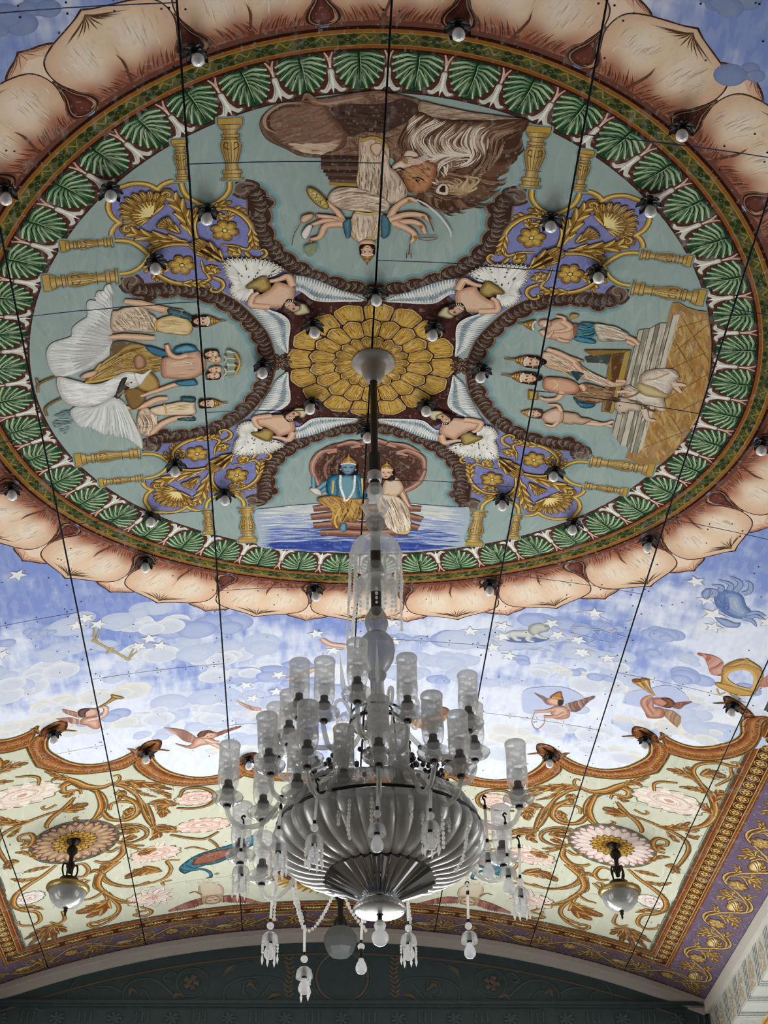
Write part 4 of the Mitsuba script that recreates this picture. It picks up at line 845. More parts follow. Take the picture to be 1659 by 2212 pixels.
bd = P('-1714 -9 -1647 17 -1552 72 -1476 75 -1402 32 -1349 6 -1299 18 -1264 61 -1281 117 -1322 141 -1353 132 -1356 88 -1375 95 -1400 150 -1457 216 -1545 256 -1622 253 -1688 206 -1719 116')
S(bd, ['bdbab0', 'd3d0c7', 'e0ded6', 'e9e8e2'], .016, (.003, -.002), o='8a8478'); M.strokes(bd, 220, .10, .005, ['efeee8', 'dbd9d0', 'c9c6bb', 'f2f1ec'], .1, rng)
S(P('-1299 23 -1255 33 -1208 0 -1245 63 -1281 117'), ['d9d5ca', 'e9e6de'], .006, o='9a9488')
S(P('-1346 50 -1372 61 -1397 121 -1417 197 -1405 211 -1361 146 -1340 134 -1364 106'), ['2f2c29', '4a4642'], .006, o='1f1c1a'); M.line(P('-1411 203 -1367 150'), .005, 'a2804c')
M.fill(ell(P('-1324 92')[0], .006, .005), '241d18'); M.fill(ell(P('-1347 103')[0], .010, .008), 'a88f5a')
M.part(K+'seated_figure', 345, 'painted figure in ochre robe with several faces seated on the white bird')
OC = ['8a6a34', 'a2824a', 'b39358']
sk = P('-1573 64 -1517 -24 -1474 -74 -1406 -130 -1337 -200 -1280 -214 -1220 -181 -1187 -121 -1142 -78 -1151 7 -1229 27 -1342 7 -1407 22 -1486 49')
M.fill(P('-1404 -223 -1334 -241 -1220 -181 -1280 -132 -1409 -93'), '6d5a44')
drape(sk, OC, [P('-1534 22 -1413 -56 -1286 -57'), P('-1480 -8 -1353 -85 -1226 -97'), P('-1450 -61 -1342 -140 -1253 -157')], dark='6a4d22', light='c9ab6c'); folds_in(sk, 120, .5, cs=('8c6c36', '94743c', 'b8985c', 'a8884c'))
S(P('-1295 135 -1270 60 -1229 22 -1188 70 -1177 150 -1241 182'), OC, .008); S(P('-1361 156 -1302 144 -1255 200 -1274 278 -1336 320 -1362 235'), ['6d5230', '86683e'], .01)
jewel(P('-1573 59 -1486 53 -1369 23'), .008, 'c9a458'); jewel(P('-1518 -14 -1473 -83'), .006, 'c9a458')
S(P('-1589 3 -1555 -20 -1497 -30 -1521 14 -1585 23'), SKIN, .006); S(P('-1292 -105 -1262 -125 -1239 -99 -1238 -32 -1278 -8 -1294 -39'), ['8a5a44', 'a5745a', 'b88a6c'], .008)
to = VS([P('-1143 -73 -1081 -91 -1004 -116'), P('-966 -132 -930 -95 -910 -37 -924 49 -977 93'), P('-1042 101 -1111 84 -1152 60')])
S(to, ['a87c62', 'c09378', 'cfa68a'], .014, o='5d3d30'); folds_in(to, 30, 0, cs=('b8896c', 'd9b498', 'a87a60'))
for i in range(3): M.line(traced(38), .002, 'e0d2b8')
S(P('-1223 -186 -1177 -171 -1105 -121 -1106 -98 -1156 -103 -1199 -132'), ['2f5566', '44748a'], .006, o='1d333e'); limb(P('-1005 -93 -1057 -79 -1099 -111 -1113 -188'), [.022, .020, .016, .012], 'b88c70')
S(VS([P('-1073 -118 -1065 -159 -1007 -177 -964 -160'), P('-964 -160 -953 -126'), P('-1004 -116')]), ['2f6076', '4a8098', '6a9cae'], .008, o='1d333e')
limb(P('-992 131 -1083 141 -1182 179 -1282 216'), [.022, .018, .016, .012], 'b88c70'); S(VS([P('-1082 122 -978 107'), P('-978 112 -967 153'), P('-1045 155')]), ['2f6076', '4a8098'], .008, o='1d333e')
hu = (1, 0.04)
c4 = P('-863 -90 -849 -46 -861 83 -849 35')
for i, c in enumerate(c4): face(c-[.012, 0], .020, hu, turn=.6 if i < 2 else -.6, hair='2a1f1b' if i in (0, 2) else None)
for i, c in enumerate(P('-833 -45 -822 8 -837 56')): crown(c, .021, hu, 2.8, pearls='b9c4b8')
M.fill(P('-795 -114 -758 -102 -755 13 -758 100 -796 98 -786 -8'), '8d9a84'); 
for i in range(8): M.line(traced(37), .004, ['d3d3bd', '6b7d74'][i % 2])
M.line(P('-745 -92 -725 -5 -751 81'), .009, '9a7636'); M.line(P('-745 -92 -725 -5 -751 81'), .004, 'cdaa60')
def woman(a, tone, top, sc_, name):
    M.part(K+'seated_figure', 345, name)
    drape(a['skirt'], tone, a['folds']); folds_in(a['skirt'], 70, a.get('fa', .3))
    for l in a['limbs']: limb(l, a.get('lw', [.020, .017, .013, .010]))
    drape(a['top'], top, []); folds_in(a['top'], 50, 0.1, cs=('b08d58', 'd9c090', 'c2a470', 'e2cfa8'))
    for s_ in a['sleeve']: S(s_, ['2f4a50', '41626a', '54787e'], .008, o='1f2f33')
    for j in a['jew']: jewel(j, .004)
    c = a['head']; face(c, sc_, hu, hair='231b19', turn=.5); crown(c, sc_, hu, 3.2, pearls='c9d0c2')
woman(dict(skirt=P('-1378 -463 -1344 -476 -1299 -497 -1214 -498 -1200 -450 -1155 -397 -1165 -294 -1254 -309 -1302 -319 -1387 -330'), folds=[P('-1347 -441 -1299 -355 -1259 -323'), P('-1288 -487 -1246 -402 -1246 -330')],
    limbs=[P('-1414 -279 -1337 -278 -1245 -258 -1172 -245'), P('-1011 -432 -1102 -454 -1225 -514 -1308 -541')], lw=[.014, .022, .024, .016],
    top=P('-1156 -375 -1080 -410 -1013 -397 -968 -321 -996 -255 -1089 -275 -1155 -302'), sleeve=[P('-1083 -463 -1011 -432 -959 -383 -990 -377 -1079 -420')], jew=[P('-1156 -383 -1164 -303'), P('-1101 -462 -1107 -427')],
    head=P('-917 -353')[0]), ['b39a80', 'cbb298', 'd9c3aa'], ['b8965c', 'cfae74', 'dcc190'], .024, 'crowned woman in cream and yellow robe with outstretched arm beside the bird')
woman(dict(skirt=P('-1299 341 -1251 324 -1206 420 -1242 562 -1308 542 -1319 436'), folds=[P('-1287 358 -1260 444 -1281 536')],
    limbs=[P('-1381 303 -1289 306 -1194 258 -1135 255'), P('-1007 433 -1100 433 -1183 475 -1248 551')], lw=[.012, .020, .022, .016],
    top=VS([P('-1239 333 -1139 305 -1052 290 -988 306'), P('-990 332 -993 403'), P('-1099 404 -1204 389')]), sleeve=[P('-1057 254 -986 266 -994 301 -1052 285'), P('-1087 435 -1007 433 -996 465 -1075 452')], jew=[P('-1158 298 -1150 386')],
    head=P('-920 320')[0]), ['b09078', 'cdb096', 'dcc2a8'], ['bfa283', 'd6bd9d', 'e2ceb2'], .022, 'smaller crowned woman in a pale robe below the bird rider')
# ---- right side: group on steps with a white bull
M.part(K+'steps_scene', 260, 'ochre tiled floor and grey steps of the painted court')
fl = VS([P('1545 -652 1579 -668 1621 -642 1678 -629 1733 -632'), P('1762 -551 1802 -416 1834 -239 1854 -51 1856 178 1830 341 1785 524 1728 660 1608 681 1519 647 1529 546 1590 277 1597 -181 1543 -538')])
M.fill(fl, '9c7a4e', sm=False); M.strokes(fl, 600, .14, .012, ['a8844f', 'b59258', '94703f', 'b0803f', 'a06c38', 'c2a168'], 1.3, rng, sm=False, spread=.3)
for p_ in ([(900, 450), (1160, 870)], [(860, 680), (1050, 1000)], [(890, 580), (1150, 500)], [(850, 790), (1150, 550)], [(800, 940), (1130, 790)], [(780, 1190), (1170, 960)], [(600, 1600), (1060, 1420)], [(830, 1330), (930, 1490)], [(900, 1290), (1130, 1180)]): M.line(traced(36), .0022, '6d5232', sp=False)
ST = ['b8ad98', '8f8a78', 'c7bda8', '7f7d6e', 'beb39c', '8a8674', 'c9c0ac', '77766a']
ed = [((555, 600), (330, 1480)), ((600, 590), (370, 1530)), ((650, 590), (400, 1580)), ((700, 560), (450, 1590)), ((740, 540), (480, 1640)), ((800, 540), (500, 1650)), ((850, 470), (540, 1660)), ((910, 460), (590, 1600))]
for i in range(7):
    a, b, c, d = ed[i][0], ed[i][1], ed[i+1][1], ed[i+1][0]
    q = traced(35); M.fill(q, ST[i], sm=False); M.strokes(q, 40, .14, .004, [ST[i], '9d9684', 'd2c8b4'], math.atan2(*(q[1]-q[0])[::-1]), rng, sm=False, spread=.03); M.line(q[:2], .002, '55523f', sp=False)
M.part(K+'painted_throne', 330, 'gilt throne behind the seated pair')
for q, c in (([(90, 770), (490, 770), (450, 980), (330, 1300), (240, 1290), (300, 900)], '8d6c2e'), ([(330, 800), (440, 790), (400, 1000), (300, 1290), (270, 1280), (330, 1000)], '5d3f22'), ([(440, 780), (490, 770), (430, 1010), (330, 1310), (310, 1300)], 'a88c40'), ([(100, 830), (320, 800), (300, 880), (120, 870)], '3f4a44')):
    S(traced(34), [c], .01, sm=False)
S(P('891 156 944 158 953 227 900 235'), ['8a6d34', 'b3954e'], .008, sm=False)
M.part(K+'seated_pair', 345, 'two crowned figures seated side by side in cream and ochre robes')
hr = (-1, -.06)
r1 = VS([P('930 -162 1038 -169 1159 -132'), P('1133 -118 1179 -68 1277 -18 1340 9 1410 -5 1402 26 1327 51 1231 20 1165 13'), P('1135 -31 1058 -28 956 -61')])
drape(r1, ['b08c74', 'c8a88c', 'd9bea4'], [P('1150 -92 1237 -30 1337 29'), P('1143 -52 1216 3 1301 46')]); folds_in(r1, 110, .25)
r2 = VS([P('1131 127 1191 87'), P('1196 46 1297 67 1367 93 1343 148 1272 203 1192 197'), P('1164 172')])
drape(r2, ['6d4a3c', '86604c', '9a7a52'], [P('1167 121 1246 117 1325 121')]); folds_in(r2, 70, .2, cs=('7d5744', '8d6a50', 'a08058', '6d4a3c'))
r3 = P('1149 175 1193 207 1274 212 1252 247 1199 247'); S(r3, ['24485a', '336a80'], .008, o='16303a')
t1 = VS([P('969 45 1026 26 1105 33 1163 72 1159 133 1083 156 980 132')]); S(t1, ['a8745a', 'c08e70', 'd0a284'], .012, o='5d3a2e')
limb(P('1080 136 1062 200 998 220 963 206'), [.020, .016, .012, .009]); limb(P('952 -194 1012 -174 1095 -130 1140 -90'), [.014, .018, .018, .012]); limb(P('1109 -104 1140 -71 1163 -46'), [.016, .014, .010])
limb(P('1172 61 1192 87 1199 110'), [.018, .020, .010], 'b88468'); limb(P('1379 85 1422 71 1456 74'), [.012, .013, .010]); limb(P('1358 -4 1395 -12 1413 -6'), [.012, .013, .010])
S(VS([P('1108 -36 1173 -33'), P('1162 -7 1149 35'), P('1159 43')]), ['2a3f48'], .006, o='16262c')
jewel(P('961 -71 1035 -53 1115 11'), .004); jewel(P('1015 47 1046 82 1026 125'), .004, 'e2cfa0')
c = P('885 -81 879 53')
for q in c: M.fill(ell(q+[.035, -.01], .045, .030), '1f1a1c'); face(q, .026, hr, turn=-.3, hair='201a1c'); crown(q, .026, hr, 3.6)
M.part(K+'standing_figure', 345, 'standing figure in blue green sash and striped cloth holding a leaf')
s1 = VS([P('1083 -399 1117 -418'), P('1101 -424 1169 -431 1219 -394 1201 -345 1118 -313 1081 -307'), P('1082 -316')]); drape(s1, ['1f4450', '2f6070', '43808e'], [P('1080 -398 1132 -388 1178 -414'), P('1087 -354 1138 -344 1183 -379')], dark='16323c', light='6aa0a8')
s2 = P('1176 -427 1251 -427 1330 -405 1366 -376 1354 -336 1282 -314 1227 -304 1201 -345'); drape(s2, ['a39a86', 'bdb5a0', 'd0c9b6'], [P('1211 -402 1275 -395 1343 -362'), P('1220 -348 1276 -349 1340 -343')]); folds_in(s2, 60, .25)
S(P('1081 -307 1136 -316 1196 -298 1192 -279 1109 -283'), ['2f6a80', '4a8a9c'], .006, o='17343f')
t2 = P('949 -415 1002 -440 1056 -412 1082 -362 1073 -287 992 -274 939 -294 925 -357'); S(t2, ['b08468', 'c89c80', 'd8b296'], .012, o='5d3a2e')
limb(P('1004 -423 1050 -384 1026 -353 965 -335'), [.020, .018, .014, .010]); limb(P('997 -284 1037 -272 1062 -276'), [.016, .014, .010], 'b07c60'); limb(P('1015 -433 1007 -450 968 -458'), [.012, .010, .008]); limb(P('1349 -363 1397 -345 1430 -315'), [.016, .014, .012]); limb(P('1362 -329 1389 -316 1410 -306'), [.012, .012, .010])
S(P('1038 -446 1046 -483 1083 -480 1068 -459'), ['b08c48'], .006); jewel(P('1074 -415 1087 -326'), .008, '8a5a44')
q = P('882 -369')[0]; S(ell(P('914 -392')[0], .034, .028), ['b89078', 'd0ac92', 'dcbca4'], .008, o='6a4636'); limb(P('902 -335 939 -294 955 -315 964 -344'), [.018, .014, .009, .006], 'c29a80'); M.line(P('910 -373 924 -389'), .004, 'efe8da'); M.fill(ell(P('903 -377')[0], .004, .003), '2a1a16'); crown(q+[.01, 0], .024, hr, 2.8); 
M.part(K+'standing_figure', 345, 'small standing child-like figure in short cloth at the edge of the court')
limb(VS([P('1188 342'), P('1215 358 1311 370 1401 383')]), [.020, .018, .014, .010], 'c4a48c'); limb(VS([P('1193 373'), P('1246 383 1345 374 1400 336')]), [.018, .016, .013, .009], 'c9aa92')
drape(VS([P('1098 317 1184 312'), P('1212 338 1274 346 1234 396 1180 396'), P('1171 408 1115 397')]), ['9a7a62', 'b3927a', 'c4a68c'], [])
S(P('995 355 1048 294 1094 286 1115 345 1104 410 1023 413'), ['b08870', 'c8a288', 'd8b8a0'], .010, o='6a4636'); limb(P('1096 307 1070 260 1017 263'), [.014, .011, .008]); limb(P('1089 402 1067 443 1019 435'), [.013, .011, .008])
q = P('951 351')[0]; face(q, .021, hr, turn=.3, hair='4a342a'); crown(q, .02, hr, 2.2, col=('7a4a30', 'b3804c', 'd0a468'))
M.part(K+'white_bull', 380, 'white humped bull with gold collar lying before the steps')
bb = P('1411 44 1439 13 1476 40 1485 -21 1483 -69 1518 -125 1589 -156 1652 -161 1687 -116 1677 -65 1674 -15 1655 58 1640 82 1662 147 1641 193 1601 152 1556 162 1501 145 1454 145 1427 100')
S(bb, ['a08c7c', 'bfae9d', 'd2c4b4', 'ddd2c4'], .014, o='5d4638'); M.strokes(bb, 120, .06, .005, ['d9cdbe', 'c3b3a2', 'e4dacd'], .3, rng)
S(P('1405 125 1445 127 1502 154 1533 178 1527 220 1474 222 1454 257 1421 264 1384 200 1383 150'), ['a38c76', 'bda58e', 'cdb8a2'], .010, o='5d4638')
for p_ in ([(850, 1040), (880, 1090), (920, 1130)], [(860, 1060), (910, 1060), (960, 1070)], [(700, 1230), (740, 1270), (780, 1270)], [(600, 1270), (630, 1350), (700, 1370)]): limb(traced(33), [.018, .014, .008], 'c9bbac')
S(P('1476 1 1499 -14 1581 7 1654 49 1639 72 1555 82 1498 55'), ['a38a5a', 'b8a070', 'c9b488'], .010, o='6a5228'); jewel(P('1513 -47 1567 -69 1632 -132'), .004, 'c9a458'); jewel(P('1430 120 1478 89 1503 44'), .006, '8a6a3a'); jewel(P('1459 134 1513 142 1574 189 1616 199'), .006, '6a4c2c')
M.fill(ell(P('1413 194')[0], .005, .005), '241814'); S(P('1364 154 1373 132 1408 144 1386 169'), ['4a3a34'], .005); M.fill(ell(P('1442 249')[0], .012, .009), '5a4034')
# ---- near side: blue-skinned and pale figures on a coiled serpent over water
M.part(K+'sea_scene', 260, 'brushed blue and white sea of the serpent scene')
sea = VS([P('-659 1354 -594 1346 -391 1319 -101 1297 159 1277'), P('159 1277 378 1298 596 1301 654 1294'), P('670 1394 667 1519 652 1610 653 1714 410 1786 184 1823'), P('-102 1835 -390 1815 -645 1756 -650 1646 -663 1543 -675 1430')])
M.fill(sea, 'a9b4bd'); y0_, y1_ = sea[:, 1].min(), sea[:, 1].max()
def seacol(lo, hi, cs, n, W=.010): 
    g = pg(spline(sea, True)).intersection(shapely.box(-2, y0_+(y1_-y0_)*lo, 2, y0_+(y1_-y0_)*hi)); M.strokes(g, n, .20, W, cs, 0.0, rng, sm=False, spread=.05)
seacol(0, .4, ['cfd0c6', 'dcd9cc', 'b9c0c2', 'c5c9c6'], 260); seacol(.25, .65, ['8f9cc0', 'c9cfd4', '7f8fba', 'dfe0dc', 'a5b0c8'], 420, .007); seacol(.5, 1.0, ['4a5c9c', '5a6cae', '384a8a', '8090c0', 'b8c0d4'], 480, .008); seacol(.78, 1.0, ['2f4188', '3c4e96', '475aa2'], 260)
M.part(K+'coiled_serpent', 320, 'brown many-hooded serpent coiled as a seat')
SN = ['6a4638', '82594a', '956c5a']
hood = VS([P('-326 919 -285 805 -202 727 -91 704 -8 680 91 699 189 705 276 756 338 842 366 943 338 1062 256 1152 185 1192 157 1218 -76 1226 -165 1154 -267 1130')])
S(hood, ['7a5244', '5a3c34', '513730'], .025, o='4a3028')
M.strokes(hood, 300, .05, .005, ['6d4a3e', '4a322b', '7d5a4a', '8d6a58'], 1.2, rng, spread=.6)
for s_ in (0, 1, 2, 3): M.line(traced(32), [.006, .010, .004], ['8d6655', '3d2a24'][s_ % 2])
for p_ in ([(565, 290), (535, 215), (570, 150), (640, 135)], [(640, 120), (700, 105), (740, 115)], [(740, 115), (790, 95), (850, 108)], [(860, 108), (930, 120), (985, 150)], [(1010, 215), (1000, 170), (940, 140), (890, 150)], [(1012, 225), (985, 275), (925, 310), (870, 325)]):
    M.line(traced(31), [.012, .022, .018], '5a3a2e'); M.line(traced(30), [.010, .018, .015], 'a07462'); M.line(traced(29)+[0, -.006], [.003, .006, .004], 'c49a86')
for p_ in ([(640, 140), (600, 150)], [(890, 148), (940, 160)], [(740, 118), (700, 125)], [(850, 112), (890, 125)]): M.line(traced(28), [.014, .008], 'b98c78'); M.fill(ell(traced(27)[0], .004, .004, n=6), '241814')
for p_ in ([(540, 385), (640, 375), (750, 385), (880, 380), (995, 385)], [(530, 420), (640, 410), (750, 415), (880, 405), (1000, 430)], [(540, 455), (640, 450), (760, 455), (880, 445), (985, 465)], [(570, 485), (660, 485), (760, 490), (860, 485), (940, 485)]):
    M.line(traced(26), [.03, .042, .045, .042, .03], '3d2820'); M.line(traced(25), [.026, .038, .040, .038, .026], '7a5142'); M.line(traced(24)+[0, -.008], [.010, .018, .020, .018, .010], '9c7260'); M.line(traced(23)+[0, -.014], [.003, .006, .007, .006, .003], 'b8907c')
M.part(K+'seated_figure', 380, 'blue-skinned crowned figure with white garland and ochre robe')
BL = ['3f5f72', '557c8e', '6f98a4']
limb(P('-196 1059 -252 1118 -302 1165 -311 1035'), [.020, .017, .013, .009], '557c8e', '2f4652', '7fa4ac'); limb(P('-195 1083 -237 1154 -280 1202'), [.018, .014, .010], '557c8e', '2f4652', '7fa4ac'); S(P('-331 1153 -281 1154 -258 1214 -302 1201'), ['c9b8a4', 'dccfbe'], .006)
S(P('-224 1059 -168 1012 -97 1000 -24 1022 1 1128 5 1248 -207 1227'), ['1f4a5c', '2f6478', '44809a'], .012, o='16303a')
S(P('-167 1048 -111 1012 -52 1046 -34 1153 -31 1261 -148 1263 -165 1154'), BL, .012, o='2f4652'); jewel(P('-188 1071 -193 1202'), .006); jewel(P('-16 1045 -4 1200'), .006)
rb = P('-280 1250 -193 1227 -75 1250 28 1260 16 1346 5 1446 -68 1498 -99 1473 -141 1575 -195 1499 -190 1374 -265 1299')
drape(rb, ['8a6232', 'a87c42', 'bd9454'], [P('-221 1275 -161 1349 -158 1474'), P('-75 1274 -86 1373 -128 1499')], dark='6a4620', light='dcbc78'); folds_in(rb, 90, 1.2, cs=('946a34', 'bd9454', 'a0763e', 'cfa864')); jewel(P('-139 1349 -173 1474 -156 1562'), .006)
S(P('-141 1575 -128 1511 -97 1524 -103 1601'), BL, .006)
g = P('-146 1012 -144 1130 -119 1238 -116 1275 -90 1250 -61 1153 -60 1011')
for a in resample(spline(g), 40): M.fill(ell(a, .009, .007, rng.uniform(0, 3), 7), rng.choice(['e8e6dc', 'dcdace', 'f2f0e8']))
q = P('-102 949')[0]; face(q, .032, (0, -1), ('44667e', '5c8098', '7898aa'), '1f1c22'); crown(q, .031, (0, -1), 2.6)
M.part(K+'seated_figure', 380, 'pale woman in white robe seated beside the blue-skinned figure')
limb(P('219 1142 245 1213 271 1284 288 1320'), [.022, .018, .014, .010], 'b88a70')
S(P('122 1076 177 1026 215 1059 241 1141 201 1215 121 1219'), ['b8977e', 'ccb094', 'd9c0a6'], .010); 
rb = P('70 1222 142 1206 216 1227 281 1333 303 1456 304 1596 237 1614 174 1566 123 1441')
drape(rb, ['b8a288', 'd0bca2', 'dfcfb8'], [P('159 1242 210 1387 249 1561'), P('132 1292 183 1438 204 1564')]); folds_in(rb, 80, 1.2); jewel(P('142 1194 201 1210'), .005); jewel(P('243 1593 310 1583'), .005)
q = P('128 993')[0]; M.fill(ell(q+[.03, .03], .03, .05), '1f1a1c'); face(q, .028, (0, -1), hair='201a1c'); crown(q, .027, (0, -1), 2.6)

ALB, SCW = .80, .92
# ---------------------------------------------------------------- gilt moulding between sky and cream field
GM = ('4f3018', '8a5528', 'b47c3c', 'd8ab62')
AI = P('-2210 3810 -2253 3881 -2273 3971 -2270 4055 -2231 4156 -2135 4311 -2003 4408 -1880 4423 -1770 4396 -1657 4321 -1608 4261')
AO = VS([P('-2309 3820 -2370 3864 -2402 3930 -2404 4020 -2381 4236'), P('-2360 4284 -2236 4420 -2069 4523 -1893 4555 -1748 4550'), P('-1612 4430')])
BI = P('-1484 4345 -1526 4400 -1505 4544 -1425 4708 -1300 4828 -1171 4889 -1025 4878 -903 4829 -849 4766')
BO = P('-1596 4392 -1664 4522 -1619 4691 -1501 4872 -1310 4992 -1044 5020 -908 4982 -812 4887')
CI = np.array([(-.76, 4.66), (-.80, 4.71), (-.78, 4.79), (-.66, 4.88), (-.45, 4.935), (-.2, 4.955), (0, 4.96)]); CO = np.array([(-.86, 4.72), (-.90, 4.78), (-.84, 4.90), (-.68, 5.0), (-.45, 5.06), (-.2, 5.085), (0, 5.09)])
ZI_ = np.array([(-2.84, 3.15), (-2.80, 3.25), (-2.835, 3.42), (-2.78, 3.57), (-2.64, 3.72), (-2.518, 3.77), (-2.39, 3.745), (-2.30, 3.68)]); ZO = np.array([(-2.96, 3.10), (-2.93, 3.2), (-2.955, 3.36), (-2.945, 3.55), (-2.865, 3.72), (-2.73, 3.87), (-2.57, 3.945), (-2.40, 3.94)])
SCAL = [(ZI_, ZO), (AI, AO), (BI, BO), (CI, CO)]
def dense(p, n=60): return resample(spline(p, n=8), n)
chain = np.vstack([dense((a+0)*1.0) for _, a in SCAL])
chain_in = np.vstack([(dense(i)+dense(o))/2 for i, o in SCAL])
EU, EV = 2.915, 7.52
cream_g = np.vstack([[(-EU, 3.0)], chain_in, (chain_in*[-1, 1])[::-1], [(EU, 3.0), (EU, EV), (-EU, EV)]])
M.part(K+'cream_field', 4, 'pale cream painted field of scrolls and roses')
cg = pg(cream_g); M.fill(cg, 'cfcfb6', sm=False); M.strokes(cg, 900, .25, .012, ['d4d4bd', 'c9c9b0', 'd0d0b8', 'cbccb4', 'd6d5c0'], 1.57, rng, sm=False)
for sx in (1, -1):
    xf = (lambda q: q) if sx == 1 else mirror(-1, 1)
    for i, o in SCAL:
        M.part(K+'gilt_moulding', 30, xf=xf)
        a, b = dense(i, 70), dense(o, 70); bl = lambda t: a+(b-a)*t
        M.fill(pg(np.vstack([a, b[::-1]])).buffer(.016, 3), '6d6b3c'); M.fill(pg(np.vstack([a, b[::-1]])).buffer(.006, 2), '4a2a16')
        for t0, t1, c in ((0, 1, '84492c'), (.02, .12, 'cf9a5a'), (.12, .3, '70402a'), (.3, .85, '8f5632'), (.42, .75, 'a86e3e'), (.52, .68, 'b98450'), (.88, .97, 'a8743c')):
            M.fill(pg(np.vstack([bl(t0), bl(t1)[::-1]])), c, sm=False)
        M.strokes(pg(np.vstack([bl(.05), bl(.95)[::-1]])), 260, .06, .0035, ['9c6438', '8a5230', 'b47c46', '7d4628'], lambda c, a=a: np.arctan2(*(np.gradient(a, axis=0)[((c[:, None]-a[None])**2).sum(2).argmin(1)][:, ::-1].T)), rng, sm=False, spread=.1)
        s = resample(bl(.6), 44); n_ = resample(bl(.82), 44); lv = M.lv
        for p_, q_ in zip(s, n_): M.lv = lv; M.line([p_, (p_+q_)/2, q_], [.002, .007, .002], '7a4a22', n=2)
    M.part(K+'moulding_volute', 75, xf=xf)
    for V in (P('-2273 3738 -2217 3692 -2154 3666 -2104 3674 -2092 3726 -2115 3805 -2166 3837 -2221 3796 -2268 3829 -2301 3824'), P('-1620 4304 -1569 4217 -1504 4184 -1452 4191 -1441 4244 -1466 4332 -1519 4392 -1573 4385 -1611 4412 -1634 4366'), np.array([(-.90, 4.70), (-.86, 4.62), (-.80, 4.56), (-.74, 4.545), (-.71, 4.58), (-.72, 4.64), (-.77, 4.69), (-.82, 4.70), (-.86, 4.74)]), np.array([(-2.86, 3.14), (-2.79, 3.06), (-2.71, 3.0), (-2.645, 2.975), (-2.615, 3.0), (-2.64, 3.06), (-2.70, 3.11), (-2.77, 3.14), (-2.80, 3.18)])):
        S(V, ['5d3220', '7a4a2e', '8d5c38'], .012, o='3a1e12', ow=.006); c_ = V.mean(0)
        M.line([V[0]*.6+c_*.4, c_+[0, -.02], V[3]*.75+c_*.25], [.006, .016, .006], '3c1f14'); M.line([V[1]*.85+c_*.15, V[2]*.85+c_*.15, V[4]*.85+c_*.15], [.003, .008, .003], 'b0814c')
        h = V[0]+[-.0, -.0]; M.line([h+[-.08, -.05], h+[-.045, -.02], h+[-.03, .05]], [.002, .018, .012], '5d3a22'); M.line([h+[-.075, -.045], h+[-.04, -.015], h+[-.02, .05]], [.001, .010, .006], 'a06c40')
        e = V[5]; M.line([e+[-.08, .02], e+[.0, .01], e+[.06, .04], e+[.085, .05]], [.012, .012, .008, .001], '5d3a22'); M.line([e+[-.07, .02], e+[0, .012], e+[.06, .04]], [.006, .006, .002], 'a87444')
# ---------------------------------------------------------------- painted borders
def strip(a, b, c, v0=-8.2, v1=8.2, key=None):
    """a frame ring between the inset offsets a and b from the vault edge outwards, both sides and both ends"""
    for s_ in (-1, 1):
        M.fill([(s_*a[0], -a[1]), (s_*a[0], a[1]), (s_*b[0], b[1]), (s_*b[0], -b[1])], c, sm=False)
        M.fill([(-a[0], s_*a[1]), (a[0], s_*a[1]), (b[0], s_*b[1]), (-b[0], s_*b[1])], c, sm=False)
        M.lv -= 2
    M.lv += 1
M.part(K+'painted_border', 4, 'brown and violet painted border with gilt lines')
for a, b, c in (((2.90, 7.505), (2.925, 7.53), '4a5648'), ((2.925, 7.53), (2.99, 7.615), '6a3c28'), ((2.945, 7.555), (2.952, 7.565), 'a8793f'), ((2.965, 7.585), (2.985, 7.61), '84502e'), ((2.985, 7.61), (2.992, 7.62), 'c49a4c'),
                ((2.992, 7.62), (3.105, 7.735), '4a2c22'), ((3.105, 7.735), (3.112, 7.742), 'c49a4c'), ((3.112, 7.742), (3.15, 7.78), '74452c'), ((3.128, 7.757), (3.134, 7.763), 'b98c48'), ((3.15, 7.78), (3.575, 8.14), '6c5c70'),
                ((3.575, 8.14), (3.625, 8.215), '4d2c24'), ((3.605, 8.195), (3.625, 8.215), 'a97f3c')): strip(a, b, c)
BG = ('3a2820', '7d5a30', 'b08c4c', 'd9c084')
def rosette(c, r, rx=1.0):
    xf0 = M.xf; c = np.asarray(c)
    M.xf = lambda q: c+(q*[rx, 1.0])
    M.fill(ell((0, 0), r, r), 'b98f4a', sm=False); M.fill(ell((0, 0), r*.84, r*.84), '3f241a', sm=False)
    for j in range(6):
        a = j*PI/3; M.fill(ell((r*.42*math.cos(a), r*.42*math.sin(a)), r*.30, r*.24, -a, 8), 'b48f4c', n=2); M.lv -= 1
    M.lv += 1
    for j in range(6):
        a = j*PI/3; M.fill(ell((r*.48*math.cos(a), r*.48*math.sin(a)), r*.15, r*.12, -a, 7), 'dcc080', n=2); M.lv -= 1
    M.lv += 1; M.fill(ell((0, 0), r*.2, r*.2, n=8), '7a5526'); M.xf = xf0
for s_ in (-1, 1):
    for k in range(47):
        M.part(K+'border_rosette', 18); rosette((s_*3.048, 7.56-.116*k), .050)
for k in range(-12, 13):
    M.part(K+'border_rosette', 18); M.xf = None; c = np.array((k*.247, 7.677))
    xf0 = lambda q, c=c: c+q*[2.1, 1.0]; M.xf = xf0
    M.fill(ell((0, 0), .048, .040), 'a98446'); M.fill(ell((0, 0), .042, .034), '3f241a')
    for j in range(-3, 4): M.line([(0, .02), (.012*j, -.004), (.013*j, -.024+.002*abs(j))], [.003, .005, .002], 'b99a5c' if j % 2 else 'd9c48c', n=3); M.lv -= 1
    M.lv += 1
